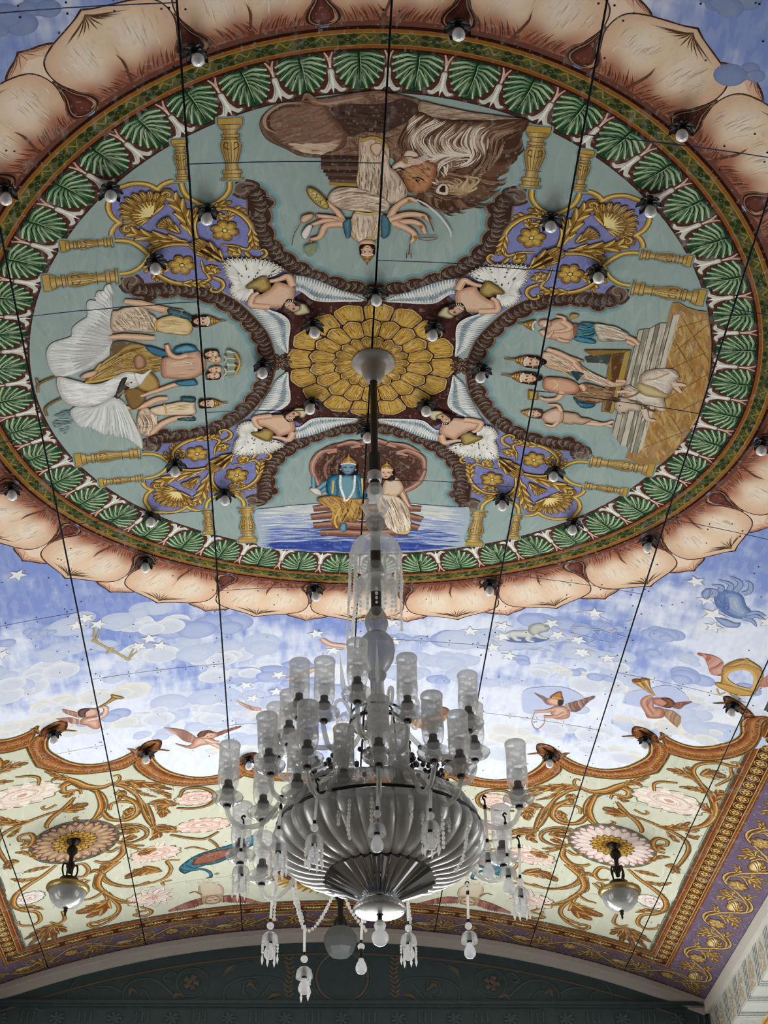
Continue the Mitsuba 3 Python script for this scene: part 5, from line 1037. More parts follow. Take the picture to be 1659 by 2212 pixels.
def vine(path_xf, L, per, amp, key, n0=0):
    """an undulating scroll along x from 0 to L, drawn through path_xf"""
    n = int(L/per*2)
    for k in range(n):
        x0 = k*per/2; s_ = 1 if k % 2 == 0 else -1
        M.part(K+key, 20, xf=path_xf)
        X = lambda a, b: (x0+a*per, s_*b*amp)
        pal = BG
        sc_line([X(-.05, -.75), X(.10, -.2), X(.28, .75), X(.42, .95), X(.56, .6), X(.60, .0)], [.010, .016, .018, .016, .012, .006], pal, s_)
        sc_line([X(.30, .80), X(.44, .70), X(.50, .25), X(.40, -.15), X(.28, -.05), X(.26, .25)], [.010, .012, .012, .010, .008, .004], pal, s_)
        leafy([X(.02, -.3), X(.0, .2), X(-.08, .65), X(-.16, .75)], .045, pal, 4); leafy([X(.14, .1), X(.05, .55), X(.08, .95)], .035, pal, 3)
        leafy([X(.56, .5), X(.66, .55), X(.72, .9)], .030, pal, 3); leafy([X(.52, -.1), X(.60, -.5), X(.55, -.9)], .030, pal, 3)
        if k % 2: flower(X(.30, .18), amp*.52, 7, pal, .3*k, core='e2cf98'); M.strokes(ell(X(.30, .18), amp*.5, amp*.4), 26, .03, .003, ['e0cb92', '6a4a28', 'f0e4c0'], 0, rng, spread=2)
        else:
            S(ell(X(.32, .15), amp*.60, amp*.36, .2), ['7d5a34', 'a8844a', 'c9a868', 'e0c890'], .010, o='3a2820'); 
            for j in range(5): M.line([X(.20+.02*j, .35), X(.30+.03*j, .1), X(.36+.02*j, -.12)], [.001, .005, .001], ['f0e2b8', '6a4826'][j % 2])
            leafy([X(.20, .3), X(.32, .45), X(.46, .3)], .03, pal, 4)
vine(lambda q: np.stack([q[:, 0]-3.3, 7.96+q[:, 1]], 1), 6.7, .95, .145, 'border_vine')
for s_ in (-1, 1): vine(lambda q, s_=s_: np.stack([s_*(3.362+q[:, 1]), 8.0-q[:, 0]], 1), 5.8, .82, .17, 'border_vine')
M.part(K+'border_rope', 20); M.xf = None; lv = M.lv
for k in range(180):
    M.lv = lv; x = -3.58+k*.04; M.fill(ell((x, 8.168), .017, .013, .6, 7), '8a6140' if k % 2 else '9c7450', n=2)
for s_ in (-1, 1):
    for k in range(150):
        M.lv = lv; M.fill(ell((s_*3.59, 8.15-k*.038), .011, .016, .6*s_, 7), '96683f' if k % 2 else 'b08450', n=2)
# ---------------------------------------------------------------- scrollwork and flowers of the cream field, the same on both sides
CP = ('59603f', '7a4a26', 'a87438', 'd0a25c'); CQ = ('59603f', '6d4428', '96683a', 'c4934e')
def rose(c, rx, ry, cols=('a2a487', 'd9b3a0', 'e6c8b8', 'f0dacb'), a=0):
    c = np.asarray(c, float); o = []
    for j in range(13):
        t = j*2*PI/13; o += [c+np.array([rx*math.cos(t)*1.0, ry*math.sin(t)]), c+np.array([rx*math.cos(t+.24)*.90, ry*math.sin(t+.24)*.90])]
    g = pg(spline(o, True, 4)); M.fill(g.buffer(.014, 2), '6f7558'); M.fill(g.buffer(.003), cols[0]); M.fill(g, cols[1])
    for j in range(13):
        t = j*2*PI/13+.12; p_ = c+np.array([rx*.72*math.cos(t), ry*.72*math.sin(t)]); M.fill(ell(p_, rx*.20, ry*.22, t), cols[2+(j % 2)], n=3); M.line([p_+[-rx*.16, ry*.1*math.sin(t)], p_+[0, ry*.2*math.sin(t)], p_+[rx*.16, ry*.1*math.sin(t)]], [.001, .003, .001], 'b98d78')
    for r_, col in ((.62, cols[1]), (.52, cols[2]), (.36, cols[1]), (.28, cols[3]), (.14, 'cf9f8a')): M.fill(ell(c, rx*r_, ry*r_, .2), col)
    for j in range(9):
        t = j*.7; r_ = .2+.045*j; M.line([c+np.array([rx*r_*math.cos(t), ry*r_*math.sin(t)]), c+np.array([rx*(r_+.04)*math.cos(t+.5), ry*(r_+.04)*math.sin(t+.5)]), c+np.array([rx*r_*math.cos(t+1), ry*r_*math.sin(t+1)])], [.001, .004, .001], 'b27f6c')
def bud(ax, w, pal=CP):
    ax = np.asarray(ax, float); leafy(ax, w, pal, 3, lift=.9); leafy([ax[0], ax[1]+(ax[2]-ax[0])[::-1]*[.15, -.15], ax[2]], w*.6, pal, 2)
for sx in (1, -1):
    xf = (lambda q: q) if sx == 1 else mirror(-1, 1)
    def ns(key, lv=10, lab=None): M.part(K+key, lv, lab, xf=xf)
    ns('cream_scroll')
    sc_line(P('1872 4768 1837 4783 1797 4719 1805 4648 1844 4659'), [.014, .014, .012, .010, .008], CP)
    sc_line(P('1839 4755 1941 4807 2057 4753 2137 4633 2197 4550'), [.012, .030, .045, .040, .030], CP, -1)
    sc_line(P('2179 4626 2236 4665 2234 4762 2172 4766 2118 4779 2111 4851'), [.040, .035, .025, .020, .014, .010], CP)
    leafy(P('2181 4598 2238 4503 2306 4535'), .04, CP, 3); leafy(P('2173 4549 2257 4467 2335 4356'), .03, CP, 3); leafy(P('2160 4772 2208 4830 2256 4819'), .03, CP, 3)
    ns('cream_scroll', 10)
    sc_line(P('2038 4790 1974 4902 1954 5066 1984 5223 2073 5341 2161 5325 2206 5243 2171 5224'), [.020, .028, .032, .032, .030, .022, .014, .008], CP)
    sc_line(P('1986 5194 1934 5364 1869 5453'), [.022, .024, .012], CP, -1)
    sc_line(P('1920 5224 1898 5119 1807 5108 1709 5186 1692 5323 1761 5426 1857 5370'), [.010, .018, .020, .022, .022, .018, .008], CP, -1); leafy(P('1712 5257 1765 5264 1804 5363 1747 5418'), .035, CP, 4)
    ns('cream_scroll', 10)
    sc_line(P('1876 4794 1763 4883 1687 5067 1664 5334 1624 5587 1538 5742 1400 5822'), [.010, .016, .018, .018, .018, .018, .014], CQ)
    leafy(P('1849 4778 1698 4868 1578 4913 1475 4895'), .035, CP, 4); leafy(P('1714 4889 1644 5028 1541 5123'), .022, CP, 3)
    bud(P('1422 5308 1518 5245 1604 5213'), .06); leafy(P('1447 5299 1522 5389 1523 5506'), .03, CP, 3)
    bud(P('1423 5784 1499 5756 1610 5683'), .05)
    ns('cream_scroll', 10)
    sc_line(P('2166 4879 2254 5031 2400 5065 2548 5107 2685 5152 2790 5230 2844 5372 2836 5591 2798 5871'), [.014, .016, .016, .018, .020, .022, .020, .018, .012], CQ)
    sc_line(P('2181 4899 2282 5044 2374 5137 2433 5249 2431 5309'), [.014, .020, .024, .020, .010], CP); sc_line(P('2315 4941 2398 4980 2427 4935 2398 4910'), [.012, .014, .012, .008], CP)
    leafy(P('2525 5121 2635 5096 2718 5000 2761 4901'), .045, CP, 4); leafy(P('2720 5071 2801 5032 2854 4982'), .035, CP, 3); leafy(P('2622 5163 2705 5257 2750 5287'), .03, CP, 3); leafy(P('2764 5101 2836 5140 2875 5083'), .03, CP, 3)
    sc_line(P('2682 5543 2602 5534 2556 5427 2576 5325 2653 5321 2668 5400 2623 5436'), [.016, .020, .022, .020, .018, .014, .008], CP); leafy(P('2640 5389 2615 5465 2672 5489'), .03, CP, 3)
    bud(P('2724 5764 2788 5751 2851 5833'), .05); leafy(P('2572 5802 2648 5643 2730 5588'), .03, CP, 4)
    ns('cream_scroll', 10)
    sc_line(P('2771 5009 2863 4905 2905 4749 2895 4590 2838 4438 2734 4291 2633 4209'), [.014, .026, .032, .034, .032, .026, .014], CP)
    leafy(P('2661 4231 2554 4177 2434 4179'), .055, CP, 4); leafy(P('2646 4214 2590 4118 2579 4061'), .04, CP, 3); leafy(P('2812 4374 2701 4364 2574 4400'), .04, CP, 4); leafy(P('2864 4502 2866 4340 2887 4273'), .05, CP, 4); leafy(P('2905 4693 2809 4592 2767 4564'), .045, CP, 3)
    sc_line(P('2817 4398 2683 4218 2622 4100 2646 3985 2757 3895 2860 3882 2914 3861 2891 3813 2850 3839'), [.010, .016, .018, .018, .018, .018, .016, .012, .008], CP)
    bud(P('2684 4140 2761 4081 2863 4056'), .07); sc_line(P('2865 3904 2899 4033 2852 4166 2819 4238'), [.012, .014, .012, .006], CP)
    sc_line(P('2409 4560 2389 4451 2438 4390 2552 4347'), [.010, .014, .014, .008], CP)
    ns('painted_rose', 24, 'cream white painted rose in the corner of the scroll field'); rose(P('2545 4659')[0], .30, .175, ('a2a487', 'dcc8b4', 'e8d8c6', 'efe4d4'))
    ns('painted_rose', 24); rose(P('1623 6178')[0], .22, .15); ns('painted_rose', 24); rose(P('1754 7089')[0], .20, .16, ('a2a487', 'dcc3b0', 'e8d4c4', 'efe0d2')); ns('painted_rose', 24); rose(P('2736 6514')[0], .13, .12, ('a2a487', 'd9ccc0', 'e6dcd2', 'efe8e0'))
    ns('cream_scroll', 10)
    sc_line(P('1576 6069 1700 6082 1854 5918 1931 5803'), [.010, .014, .014, .010], CQ); bud(P('1773 5615 1835 5588 1881 5537'), .05); bud(P('1883 5841 1809 5783 1750 5793'), .05); leafy(P('1900 5865 1790 5947 1701 5986'), .03, CP, 3)
    sc_line(P('1917 5520 1825 5517 1716 5579 1658 5694 1689 5835 1795 5882'), [.008, .014, .016, .016, .016, .012], CQ)
    sc_line(P('1879 5906 1893 6058 1984 6174 2077 6158 2135 6094'), [.022, .030, .032, .022, .012], CP); sc_line(P('1908 5924 1984 5981 2054 5914'), [.018, .022, .012], CP)
    bud(P('1592 6554 1737 6490 1915 6574'), .075); sc_line(P('1710 6723 1870 6768 2032 6615 2100 6409'), [.012, .018, .018, .016], CQ); 
    sc_line(P('1939 6196 2044 6307 2113 6402 2154 6582 2112 6779 2025 6968 1925 7075'), [.026, .034, .036, .030, .024, .018, .012], CP); leafy(P('1963 6217 2043 6208 2112 6303'), .04, CP, 3); sc_line(P('2105 6730 2205 6830 2305 6840'), [.014, .018, .010], CP); leafy(P('2083 6385 2137 6289 2197 6322'), .03, CP, 3)
    ns('cream_scroll', 10)
    bud(P('2092 7038 2212 7076 2398 7067'), .12); leafy(P('2096 6964 2196 7158 2322 7227'), .08, CP, 3)
    sc_line(P('2021 7042 2024 7222 2113 7393 2241 7465 2321 7414 2284 7362 2220 7422'), [.012, .018, .020, .020, .018, .012, .008], CP); sc_line(P('1786 7347 1858 7347 1870 7267'), [.014, .016, .010], CP)
    sc_line(P('2447 6009 2580 6151 2739 6273 2846 6398 2880 6579 2812 6737 2718 6844 2715 7027 2805 7086 2890 7001 2887 6912'), [.014, .022, .026, .028, .026, .022, .018, .020, .020, .014, .008], CP)
    leafy(P('2622 6156 2742 6139 2831 6041'), .035, CP, 4); leafy(P('2501 6007 2620 5994 2714 5994'), .035, CP, 4); leafy(P('2656 6817 2760 6688 2880 6649'), .03, CP, 4); sc_line(P('2509 6956 2510 7138 2579 7200 2638 7121'), [.012, .018, .016, .010], CP)
    sc_line(P('2216 6445 2317 6554 2297 6430 2239 6414'), [.014, .026, .018, .010], CP); sc_line(P('2329 6114 2232 6105 2201 6254 2257 6353 2333 6308'), [.012, .018, .020, .018, .012], CP)
    for e_ in ((650, 1240), (720, 1290), (800, 1320), (880, 1330), (910, 1290), (880, 1260)): M.lv -= 3; leafy(np.vstack([P('2614 7193'), P('2614 7193')*.5+traced(22)*.5, traced(21)]), .05, CQ, 3)
    # from the left half, nearer the axis
    xf2 = (lambda q: q*[-1, 1]) if sx == 1 else (lambda q: q)
    ns('cream_scroll', 10); M.xf = xf2
    sc_line(P('-1615 5444 -1635 5292 -1707 5013 -1813 4810'), [.014, .016, .016, .010], CQ); bud(P('-1596 5192 -1500 5252 -1390 5315'), .07); leafy(P('-1561 5232 -1497 5396 -1517 5506'), .05, CP, 3)
    sc_line(P('-1623 5211 -1602 5448 -1596 5627'), [.014, .018, .014], CQ); bud(P('-1630 5645 -1530 5710 -1416 5747'), .06); leafy(P('-1607 5683 -1577 5815 -1648 5896'), .045, CP, 3)
    leafy(P('-1809 4758 -1668 4836 -1528 4937 -1410 5028'), .05, CP, 5); leafy(P('-1580 4974 -1464 5094 -1432 5188'), .03, CP, 3)
    sc_line(P('-1861 4928 -1784 5040 -1708 5180 -1710 5351 -1806 5444 -1940 5374 -1987 5210'), [.010, .020, .024, .026, .024, .022, .014], CP); leafy(P('-1851 4959 -1801 4951 -1837 5075'), .04, CP, 3); leafy(P('-1815 5397 -1769 5300 -1742 5281'), .04, CP, 4)
    sc_line(P('-1988 4849 -1974 5075 -1999 5205 -2061 5321'), [.020, .028, .030, .014], CP); bud(P('-2283 5072 -2183 5064 -2080 5028'), .07)
    sc_line(P('-1928 5796 -1804 5880 -1681 5807 -1672 5689 -1766 5578 -1857 5586'), [.010, .014, .016, .016, .014, .008], CQ); bud(P('-1724 5699 -1798 5655 -1892 5691'), .05)
    sc_line(P('-1393 5371 -1242 5414 -1112 5359 -1079 5196 -1174 5063 -1311 5055 -1356 5182'), [.010, .014, .016, .018, .018, .016, .010], CQ); sc_line(P('-1474 5850 -1336 5955 -1193 6012 -1069 5904'), [.012, .016, .016, .010], CQ); sc_line(P('-1154 6038 -1105 6144 -1082 6245'), [.012, .012, .008], CQ)
    ns('painted_rose', 24); M.xf = xf2; rose(P('-1233 5238')[0], .17, .12); ns('painted_rose', 24); M.xf = xf2; rose(P('-1194 5751')[0], .24, .13)
    ns('cream_scroll', 10); M.xf = xf2
    sc_line(P('-2140 6358 -2178 6604 -2123 6736 -2100 6922 -2172 6952'), [.016, .024, .026, .024, .014], CP); leafy(P('-2108 6309 -2020 6224 -1964 6202'), .06, CP, 4); sc_line(P('-2089 6385 -2078 6556 -1957 6719 -1768 6772 -1584 6712 -1511 6538 -1534 6365 -1426 6371'), [.018, .022, .020, .018, .018, .018, .016, .012], CP); sc_line(P('-1519 6771 -1603 6789 -1594 6862'), [.014, .016, .010], CP)
    bud(P('-1610 6484 -1745 6479 -1913 6537'), .08); bud(P('-1609 6082 -1704 6108 -1760 6149'), .06)
    sc_line(P('-2087 6789 -2013 7038 -1866 7129'), [.014, .018, .012], CP); sc_line(P('-2083 6895 -2022 7140 -2064 7298 -2199 7368 -2314 7373 -2282 7486 -2223 7465'), [.014, .020, .022, .022, .020, .016, .010], CP); sc_line(P('-1832 7234 -1744 7385 -1807 7466 -1902 7401 -1857 7368'), [.012, .018, .020, .016, .010], CP)
    ns('painted_lily', 24, 'white lily painted among the scrolls'); M.xf = xf2
    for e_ in ((1010, 640), (1060, 630), (1110, 650), (1150, 680), (1165, 710), (1140, 740), (1080, 760), (1030, 765)): M.line(np.vstack([P('-1611 6113'), P('-1611 6113')*.5+traced(20)*.5+[0, .01], traced(19)]), [.008, .028, .004], 'b7a690'); M.line(np.vstack([P('-1604 6115'), P('-1611 6113')*.5+traced(18)*.5+[0, .01], traced(17)]), [.006, .020, .002], 'e8dac8')
    for e_ in ((970, 740), (960, 780), (900, 795), (840, 800), (800, 790)): M.line(np.vstack([P('-1685 6211'), P('-1685 6211')*.5+traced(16)*.5, traced(15)]), [.008, .024, .003], 'b7a690'); M.line(np.vstack([P('-1685 6211'), P('-1685 6211')*.5+traced(14)*.5, traced(13)]), [.006, .017, .002], 'e4d6c6')
    ns('painted_water_lily', 24, 'pale water lily painted near the border'); M.xf = xf2
    c = P('-1700 7080')[0]
    for j in range(12):
        a = j*2*PI/12; e = c+np.array([.21*math.cos(a), .24*math.sin(a)]); m = (c+e)/2
        M.line([c, m, e], [.012, .060, .004], '6f755c', n=4); M.line([c, m, e], [.012, .052, .002], 'd9c9bc' if j % 2 else 'e6dacd', n=4); M.line([c, m, e], [.0, .010, .0], 'c9b3a4', n=4)
    for j in range(7): a = j*.9; M.line([c, c+np.array([.05*math.cos(a), .06*math.sin(a)])], [.018, .006], 'c9a090')
    # sunflower around the lamp hook
    ns('painted_sunflower', 50, 'large painted sunflower around a lamp hook'); 
    c = np.array([2.255, 5.66])
    white = sx == 1
    P1 = ('8a6a66', 'd8c2b6', 'e6d4ca') if white else ('5d3a3c', '9a7a68', 'c0a070')
    M.fill(ell(c, .375, .385), '5e6448')
    for R, n_, w_, pal, off in ((.365, 22, .050, P1, 0), (.335, 22, .048, P1, .5), (.19, 18, .032, ('4f3218', '9a742e', 'c09a48'), 0), (.14, 16, .028, ('4f3218', '8a6426', 'b08c40'), .5), (.09, 12, .022, ('3f2614', '6d4a20', '96702e'), 0)):
        for j in range(n_):
            a = (j+off)*2*PI/n_; d = np.array([math.cos(a), math.sin(a)]); e = np.array([-d[1], d[0]]); r0 = R*.35
            M.fill([c+d*r0-e*w_*.5, c+d*R*.75-e*w_*1.02, c+d*R-e*w_*.3, c+d*R*1.02, c+d*R+e*w_*.3, c+d*R*.75+e*w_*1.02, c+d*r0+e*w_*.5], pal[0], n=3); M.lv -= 1
        M.lv += 1
        for j in range(n_):
            a = (j+off)*2*PI/n_; d = np.array([math.cos(a), math.sin(a)]); e = np.array([-d[1], d[0]]); r0 = R*.4
            M.fill([c+d*r0-e*w_*.35, c+d*R*.75-e*w_*.85, c+d*R*.97, c+d*R*.75+e*w_*.85, c+d*r0+e*w_*.35], pal[1], n=3); M.lv -= 1
        M.lv += 1
        for j in range(n_):
            a = (j+off)*2*PI/n_; d = np.array([math.cos(a), math.sin(a)]); M.line([c+d*R*.5, c+d*R*.75, c+d*R*.95], [.002, w_*.45, .002], pal[2], n=3); M.lv -= 1
            if not white or R < .3: M.lv += 1; M.line([c+d*R*.45, c+d*R*.7], [.008, .001], pal[0]); M.lv -= 2
        M.lv += 2
    M.fill(ell(c, .055, .055), '4a2c1a')
    # peacock
    ns('painted_peacock', 24, 'blue peacock with russet wing'); M.xf = xf2
    S(P('-1444 6562 -1390 6448 -1275 6321 -1109 6238 -945 6165 -727 6002 -730 6158 -924 6378 -1094 6535 -1232 6563 -1332 6633 -1403 6676'), ['22444e', '2f5a68', '3f7080'], .012, o='1b3036')
    S(P('-1325 6502 -1277 6369 -1152 6291 -1002 6264 -948 6260 -993 6395 -1119 6495 -1244 6527'), ['5a3428', '7a4838', '8f5c48'], .012, o='33201a'); M.strokes(P('-1310 6474 -1264 6389 -1153 6323 -1016 6293 -992 6363 -1118 6463'), 90, .03, .004, ['a06c54', '4a2a22', '8a5844'], .6, rng)
    M.line(P('-1409 6541 -1331 6616 -1249 6625 -1183 6711 -1174 6815 -1217 6831'), [.05, .035, .022, .018, .016, .010], '22444e'); M.line(P('-1409 6541 -1331 6616 -1249 6625 -1183 6711 -1173 6799'), [.035, .022, .012, .010, .008], '3f7080'); M.line(P('-1138 6775 -1102 6750'), .02, '8a845c')
    sc_line(P('-1374 6163 -1293 6156 -1177 6253'), [.010, .014, .010], CQ)
    # winged cherub heads below
    ns('painted_cherub_head', 24, 'winged head with red feathers painted above the border'); M.xf = xf2
    for e0, e1 in (([(1300, 1000), (1200, 1030), (1080, 1082)], [(1310, 1040), (1220, 1070), (1090, 1090)]), ([(1420, 990), (1520, 990), (1680, 1035)], [(1430, 1030), (1540, 1035), (1690, 1042)])):
        q0, q1 = resample(spline(traced(12)), 16), resample(spline(traced(11)), 16)
        M.fill(np.vstack([q0, q1[::-1]]), '6a4038', sm=False)
        for a, b in zip(q0, q1): M.line([a, (a+b)/2, b+[0, .02]], [.004, .018, .004], rng.choice(['8d5c50', '7a4a40', 'a0705f']), n=3)
    S(P('-1296 7021 -1249 6931 -1165 6938 -1085 7047 -1078 7226 -1157 7421 -1214 7404 -1278 7239'), ['b09c84', 'cbb8a0'], .02, o='6f6a54'); face(P('-1181 7323')[0], .05, (0, -1) if False else (0, 1), ('a8866a', 'bd9c7c', 'cbb092'), 'a08c70')
    for e_ in ((1260, 900), (1300, 890), (1350, 888), (1400, 900)): M.line(np.vstack([P('-1200 7085'), traced(10)]), [.03, .012], 'c9bda4')
    sc_line(P('-1385 7114 -1328 7098 -1275 7186'), .008, CQ)
M.part(K+'fringed_cartouche', 24, 'blue oval with gilt feather fringe behind the chandelier'); M.xf = None
for j in range(64):
    a = j*2*PI/64; c = np.array([0, 6.72]); d = np.array([math.cos(a)*.72, math.sin(a)*.62]); M.line([c+d*.75, c+d*.9, c+d*1.06], [.02, .030, .006], 'a07a30' if j % 2 else 'b89040', n=3); M.line([c+d*.8, c+d*1.02], [.004, .002], '5a3c1a')
M.fill(ell((0, 6.72), .60, .50), '5a3028'); M.fill(ell((0, 6.72), .54, .45), '8a6a34'); M.fill(ell((0, 6.72), .50, .41), '8496b8'); M.strokes(ell((0, 6.72), .48, .40), 120, .15, .01, ['90a0c0', '7a8cb0', 'a0aec8'], 0, rng)

# ---------------------------------------------------------------- the painted sky: clouds, stars, winged figures
M.xf = None
def cloud(c, w, n, cols, key='painted_cloud'):
    M.part(K+key, 4); c = np.asarray(c, float)
    lobes = [(c[0]+w*rng.uniform(-1.1, 1.1), c[1]+rng.uniform(-.30, .10)*w, w*rng.uniform(.20, .42)) for _ in range(n)]
    e, t = (np.array([1.12, .92]), cols)
    for i, (x, y, r) in enumerate(sorted(lobes, key=lambda t: t[1])):
        for s_, dy, col in ((1.0, 0, t[0]), (.93, .05, t[1]), (.82, .12, t[2]), (.66, .20, t[3])): M.fill(ell((x, y+dy*r), r*s_*e[0], r*s_*e[1], n=14), col, n=2)
WC = ('eeeff0', 'e6e9ee', 'dfe3eb', 'd8dde8'); BC = ('9dabda', 'a6b3dd', 'b0bce0', 'b9c4e3'); LC = ('c3cde6', 'c6cfe7', 'cad3e8', 'cfd7ea'); YC = ('f0ece0', 'ebe8de', 'e5e4de', 'dfe0e0')
crng = np.random.default_rng(21)
for k in range(170):
    u = crng.uniform(-2.9, 2.9); v = crng.uniform(2.35, 5.0)
    if math.hypot(u, v) < 2.85 or not (v < 4.75-.33*abs(u)**1.45*.62): continue
    if cg.contains(shapely.Point(u, v)): continue
    t = (math.hypot(u, v)-2.8)/1.8
    pal = [BC, LC, WC, YC][int(np.clip(crng.normal(.6+2.4*t, 1.0), 0, 3))]
    cloud((u, v), crng.uniform(.12, .34), crng.integers(4, 8), pal)
for p_ in P('1326 -2450 1449 -2480 1653 -2114'): cloud(p_, .16, 4, ('8090bd', '8796c1', '8c9bc4', '91a0c8'))
for p_ in P('-1640 -2324 -1670 -2245'): cloud(p_, .16, 4, ('8090bd', '8796c1', '8c9bc4', '91a0c8'))
def star(c, r, a):
    M.part(K+'painted_star', 90); o = []
    for j in range(10):
        t = a+j*PI/5; rr = r if j % 2 == 0 else r*.42; o.append(np.asarray(c)+rr*np.array([math.cos(t), math.sin(t)]))
    M.fill(pg(o).buffer(.004), 'aeb0b4'); M.fill(o, 'f6f6f4', sm=False)
ST_ = list(P('-2175 1771 -1812 2388 -1882 2460 -1744 2483 -1499 2831 -1420 2748 -1353 2853 -2402 2639'))+list(P('-275 2830 -151 3054 -540 3374 -782 3500 -558 3614 -734 3695'))+list(P('241 2679 792 2721 1006 2614 1328 2506 967 2903 1090 2990 1388 2641 1019 2748 277 2913 1575 2814'))+list(P('2159 1741 1593 2306 2340 2058 1589 2818 1765 2831 2369 2196 1534 2665 2259 1910 2679 1996'))
for i, c in enumerate(ST_): star(c, .062 if i != 26 else .085, .3+i*.37)
def wing2(e0, e1, cs, dk, n=16, w=.010):
    a, b = resample(spline(e0), n), resample(spline(e1), n); M.fill(np.vstack([a, b[::-1]]), dk, sm=False)
    for p_, q_ in zip(a, b): M.line([p_, (p_+q_)/2, q_], [w*.6, w, .002], rng.choice(cs), n=3); M.line([p_, q_], [.0015, .0008], dk)
PK = ['b98872', 'd2a28a', 'e2bca6']; WG = ['c9a090', 'b08474', 'd9b8a8', '9a7468']
def putto(label): M.part(K+'painted_putto', 96, label)
putto('winged child blowing a long horn, left of the sky')
wing2(P('-1990 3713 -2059 3643 -2157 3621'), P('-1988 3766 -2053 3741 -2096 3672'), WG, '9a7468'); wing2(P('-1987 3609 -2040 3555 -2098 3508'), P('-1987 3679 -2025 3647 -2084 3573'), WG, '9a7a74')
S(P('-1980 3699 -1946 3694 -1895 3695 -1859 3760 -1869 3863 -1912 3865 -1957 3795 -1996 3763'), PK, .016, o='a06e58'); limb(P('-1949 3728 -1872 3720 -1818 3687 -1797 3607 -1815 3567'), [.026, .024, .020, .018, .014], 'd2a28a', '9a6a54', 'ecd0bc')
S(ell(P('-1918 3626')[0], .070, .058), PK, .012, o='8a5c48'); S(P('-1995 3641 -1992 3573 -1948 3555 -1916 3575 -1945 3608 -1960 3671'), ['5d4440', '7a5c52'], .012, o='3f2e2a')
M.line(P('-1867 3584 -1795 3539 -1740 3489 -1704 3458'), [.006, .010, .020, .040], '7a5a2c'); M.line(P('-1867 3584 -1795 3539 -1740 3489 -1704 3458'), [.003, .006, .014, .032], 'b8924c'); S(P('-1738 3422 -1660 3488 -1698 3494 -1737 3456'), ['8a6630', 'c9a45c'], .008, o='5d4420')
putto('flying winged child reaching forward beside a glass shade')
wing2(P('-1165 4237 -1259 4084 -1404 4009'), P('-1182 4314 -1268 4254 -1313 4150'), WG, '9a6a5c'); wing2(P('-1062 4205 -958 4145 -830 4100'), P('-1039 4250 -960 4198 -882 4145'), ['8d5a50', 'a06c60', 'b08074'], '7a4c44')
S(P('-1235 4342 -1178 4234 -1089 4227 -1040 4290 -1068 4338 -1145 4349 -1224 4385 -1333 4278'), PK, .016, o='a06e58'); limb(P('-1091 4280 -1031 4372 -969 4452'), [.028, .022, .014], 'd2a28a', '9a6a54', 'ecd0bc'); limb(P('-1115 4248 -1054 4314 -1003 4324'), [.024, .020, .012], 'd2a28a', '9a6a54', 'ecd0bc')
S(ell(P('-1081 4202')[0], .066, .056), PK, .012, o='8a5c48'); S(P('-1163 4198 -1135 4138 -1072 4130 -1042 4170 -1086 4161 -1119 4207'), ['6d4438', '86594a'], .012, o='4a2e26'); M.fill(ell(P('-1088 4214')[0], .007, .005), '4a2e26'); M.fill(ell(P('-1060 4211')[0], .007, .005), '4a2e26'); M.line(P('-1079 4250 -1062 4248'), .004, '9a4c40')
putto('winged child with a conical cap holding a rosary')
M.fill(P('1254 3627 1246 3440 1357 3357 1511 3311 1653 3371 1697 3489 1631 3594 1490 3558 1416 3718 1296 3753'), 'c6cfea')
wing2(P('1461 3540 1399 3478 1327 3445'), P('1468 3592 1425 3578 1389 3508'), ['8a7070', 'a08886'], '6a5454'); wing2(P('1568 3533 1651 3452 1752 3363'), P('1596 3633 1674 3607 1728 3425'), ['8a6860', 'a88478', 'c9aea4'], '6a4c46', w=.014)
S(P('1478 3671 1496 3597 1576 3585 1616 3682 1597 3744 1518 3770'), PK, .014, o='8a5844'); limb(P('1501 3637 1439 3684 1359 3707'), [.024, .020, .012], 'c08c72', '8a5844', 'dcb49c'); limb(P('1586 3664 1528 3739 1436 3768'), [.026, .020, .012], 'c08c72', '8a5844', 'dcb49c')
S(ell(P('1486 3527')[0], .060, .056), PK, .012, o='8a5c48'); S(P('1446 3477 1460 3433 1506 3371 1528 3438 1544 3501 1480 3480'), ['9a5c3c', 'b8804c'], .010, o='5a3424'); M.line(P('1459 3473 1506 3472 1542 3488'), .010, 'd0a860'); S(P('1509 3498 1542 3488 1544 3555 1518 3563'), ['4a3c38'], .01)
M.line(P('1361 3721 1359 3875 1406 3975 1449 3876 1442 3766'), .003, 'c0907c'); 
putto('brown-winged child blowing two horns, right of the sky')
M.fill(P('1960 3364 1977 3225 2091 3126 2228 3016 2342 3067 2414 3162 2484 3180 2361 3294 2110 3381 1977 3384'), 'c6cfea')
wing2(P('2286 3250 2342 3197 2419 3155'), P('2307 3292 2361 3294 2373 3222'), ['8a5c4c', 'a07060'], '6a4438'); wing2(P('2251 3345 2317 3341 2380 3392'), P('2265 3420 2333 3496 2391 3550'), ['b08c70', 'c4a084', '9a7458'], '8a6048', w=.016)
S(P('2140 3395 2197 3343 2251 3345 2270 3445 2212 3498 2158 3496'), ['a8705a', 'b98068', 'c8937c'], .014, o='7a4838'); limb(P('2178 3459 2108 3329 2113 3247 2145 3207'), [.028, .026, .022, .014], 'b98068', '7a4838', 'd0a08a'); limb(P('2194 3398 2155 3335 2162 3226'), [.026, .02, .014], 'b98068', '7a4838', 'd0a08a')
S(ell(P('2227 3255')[0], .072, .056), ['a8705a', 'b98068', 'c8937c'], .012, o='7a4838'); S(P('2211 3205 2260 3183 2308 3226 2295 3298 2244 3309 2259 3249'), ['6a4030', '8a5a3c'], .012, o='4a2c20')
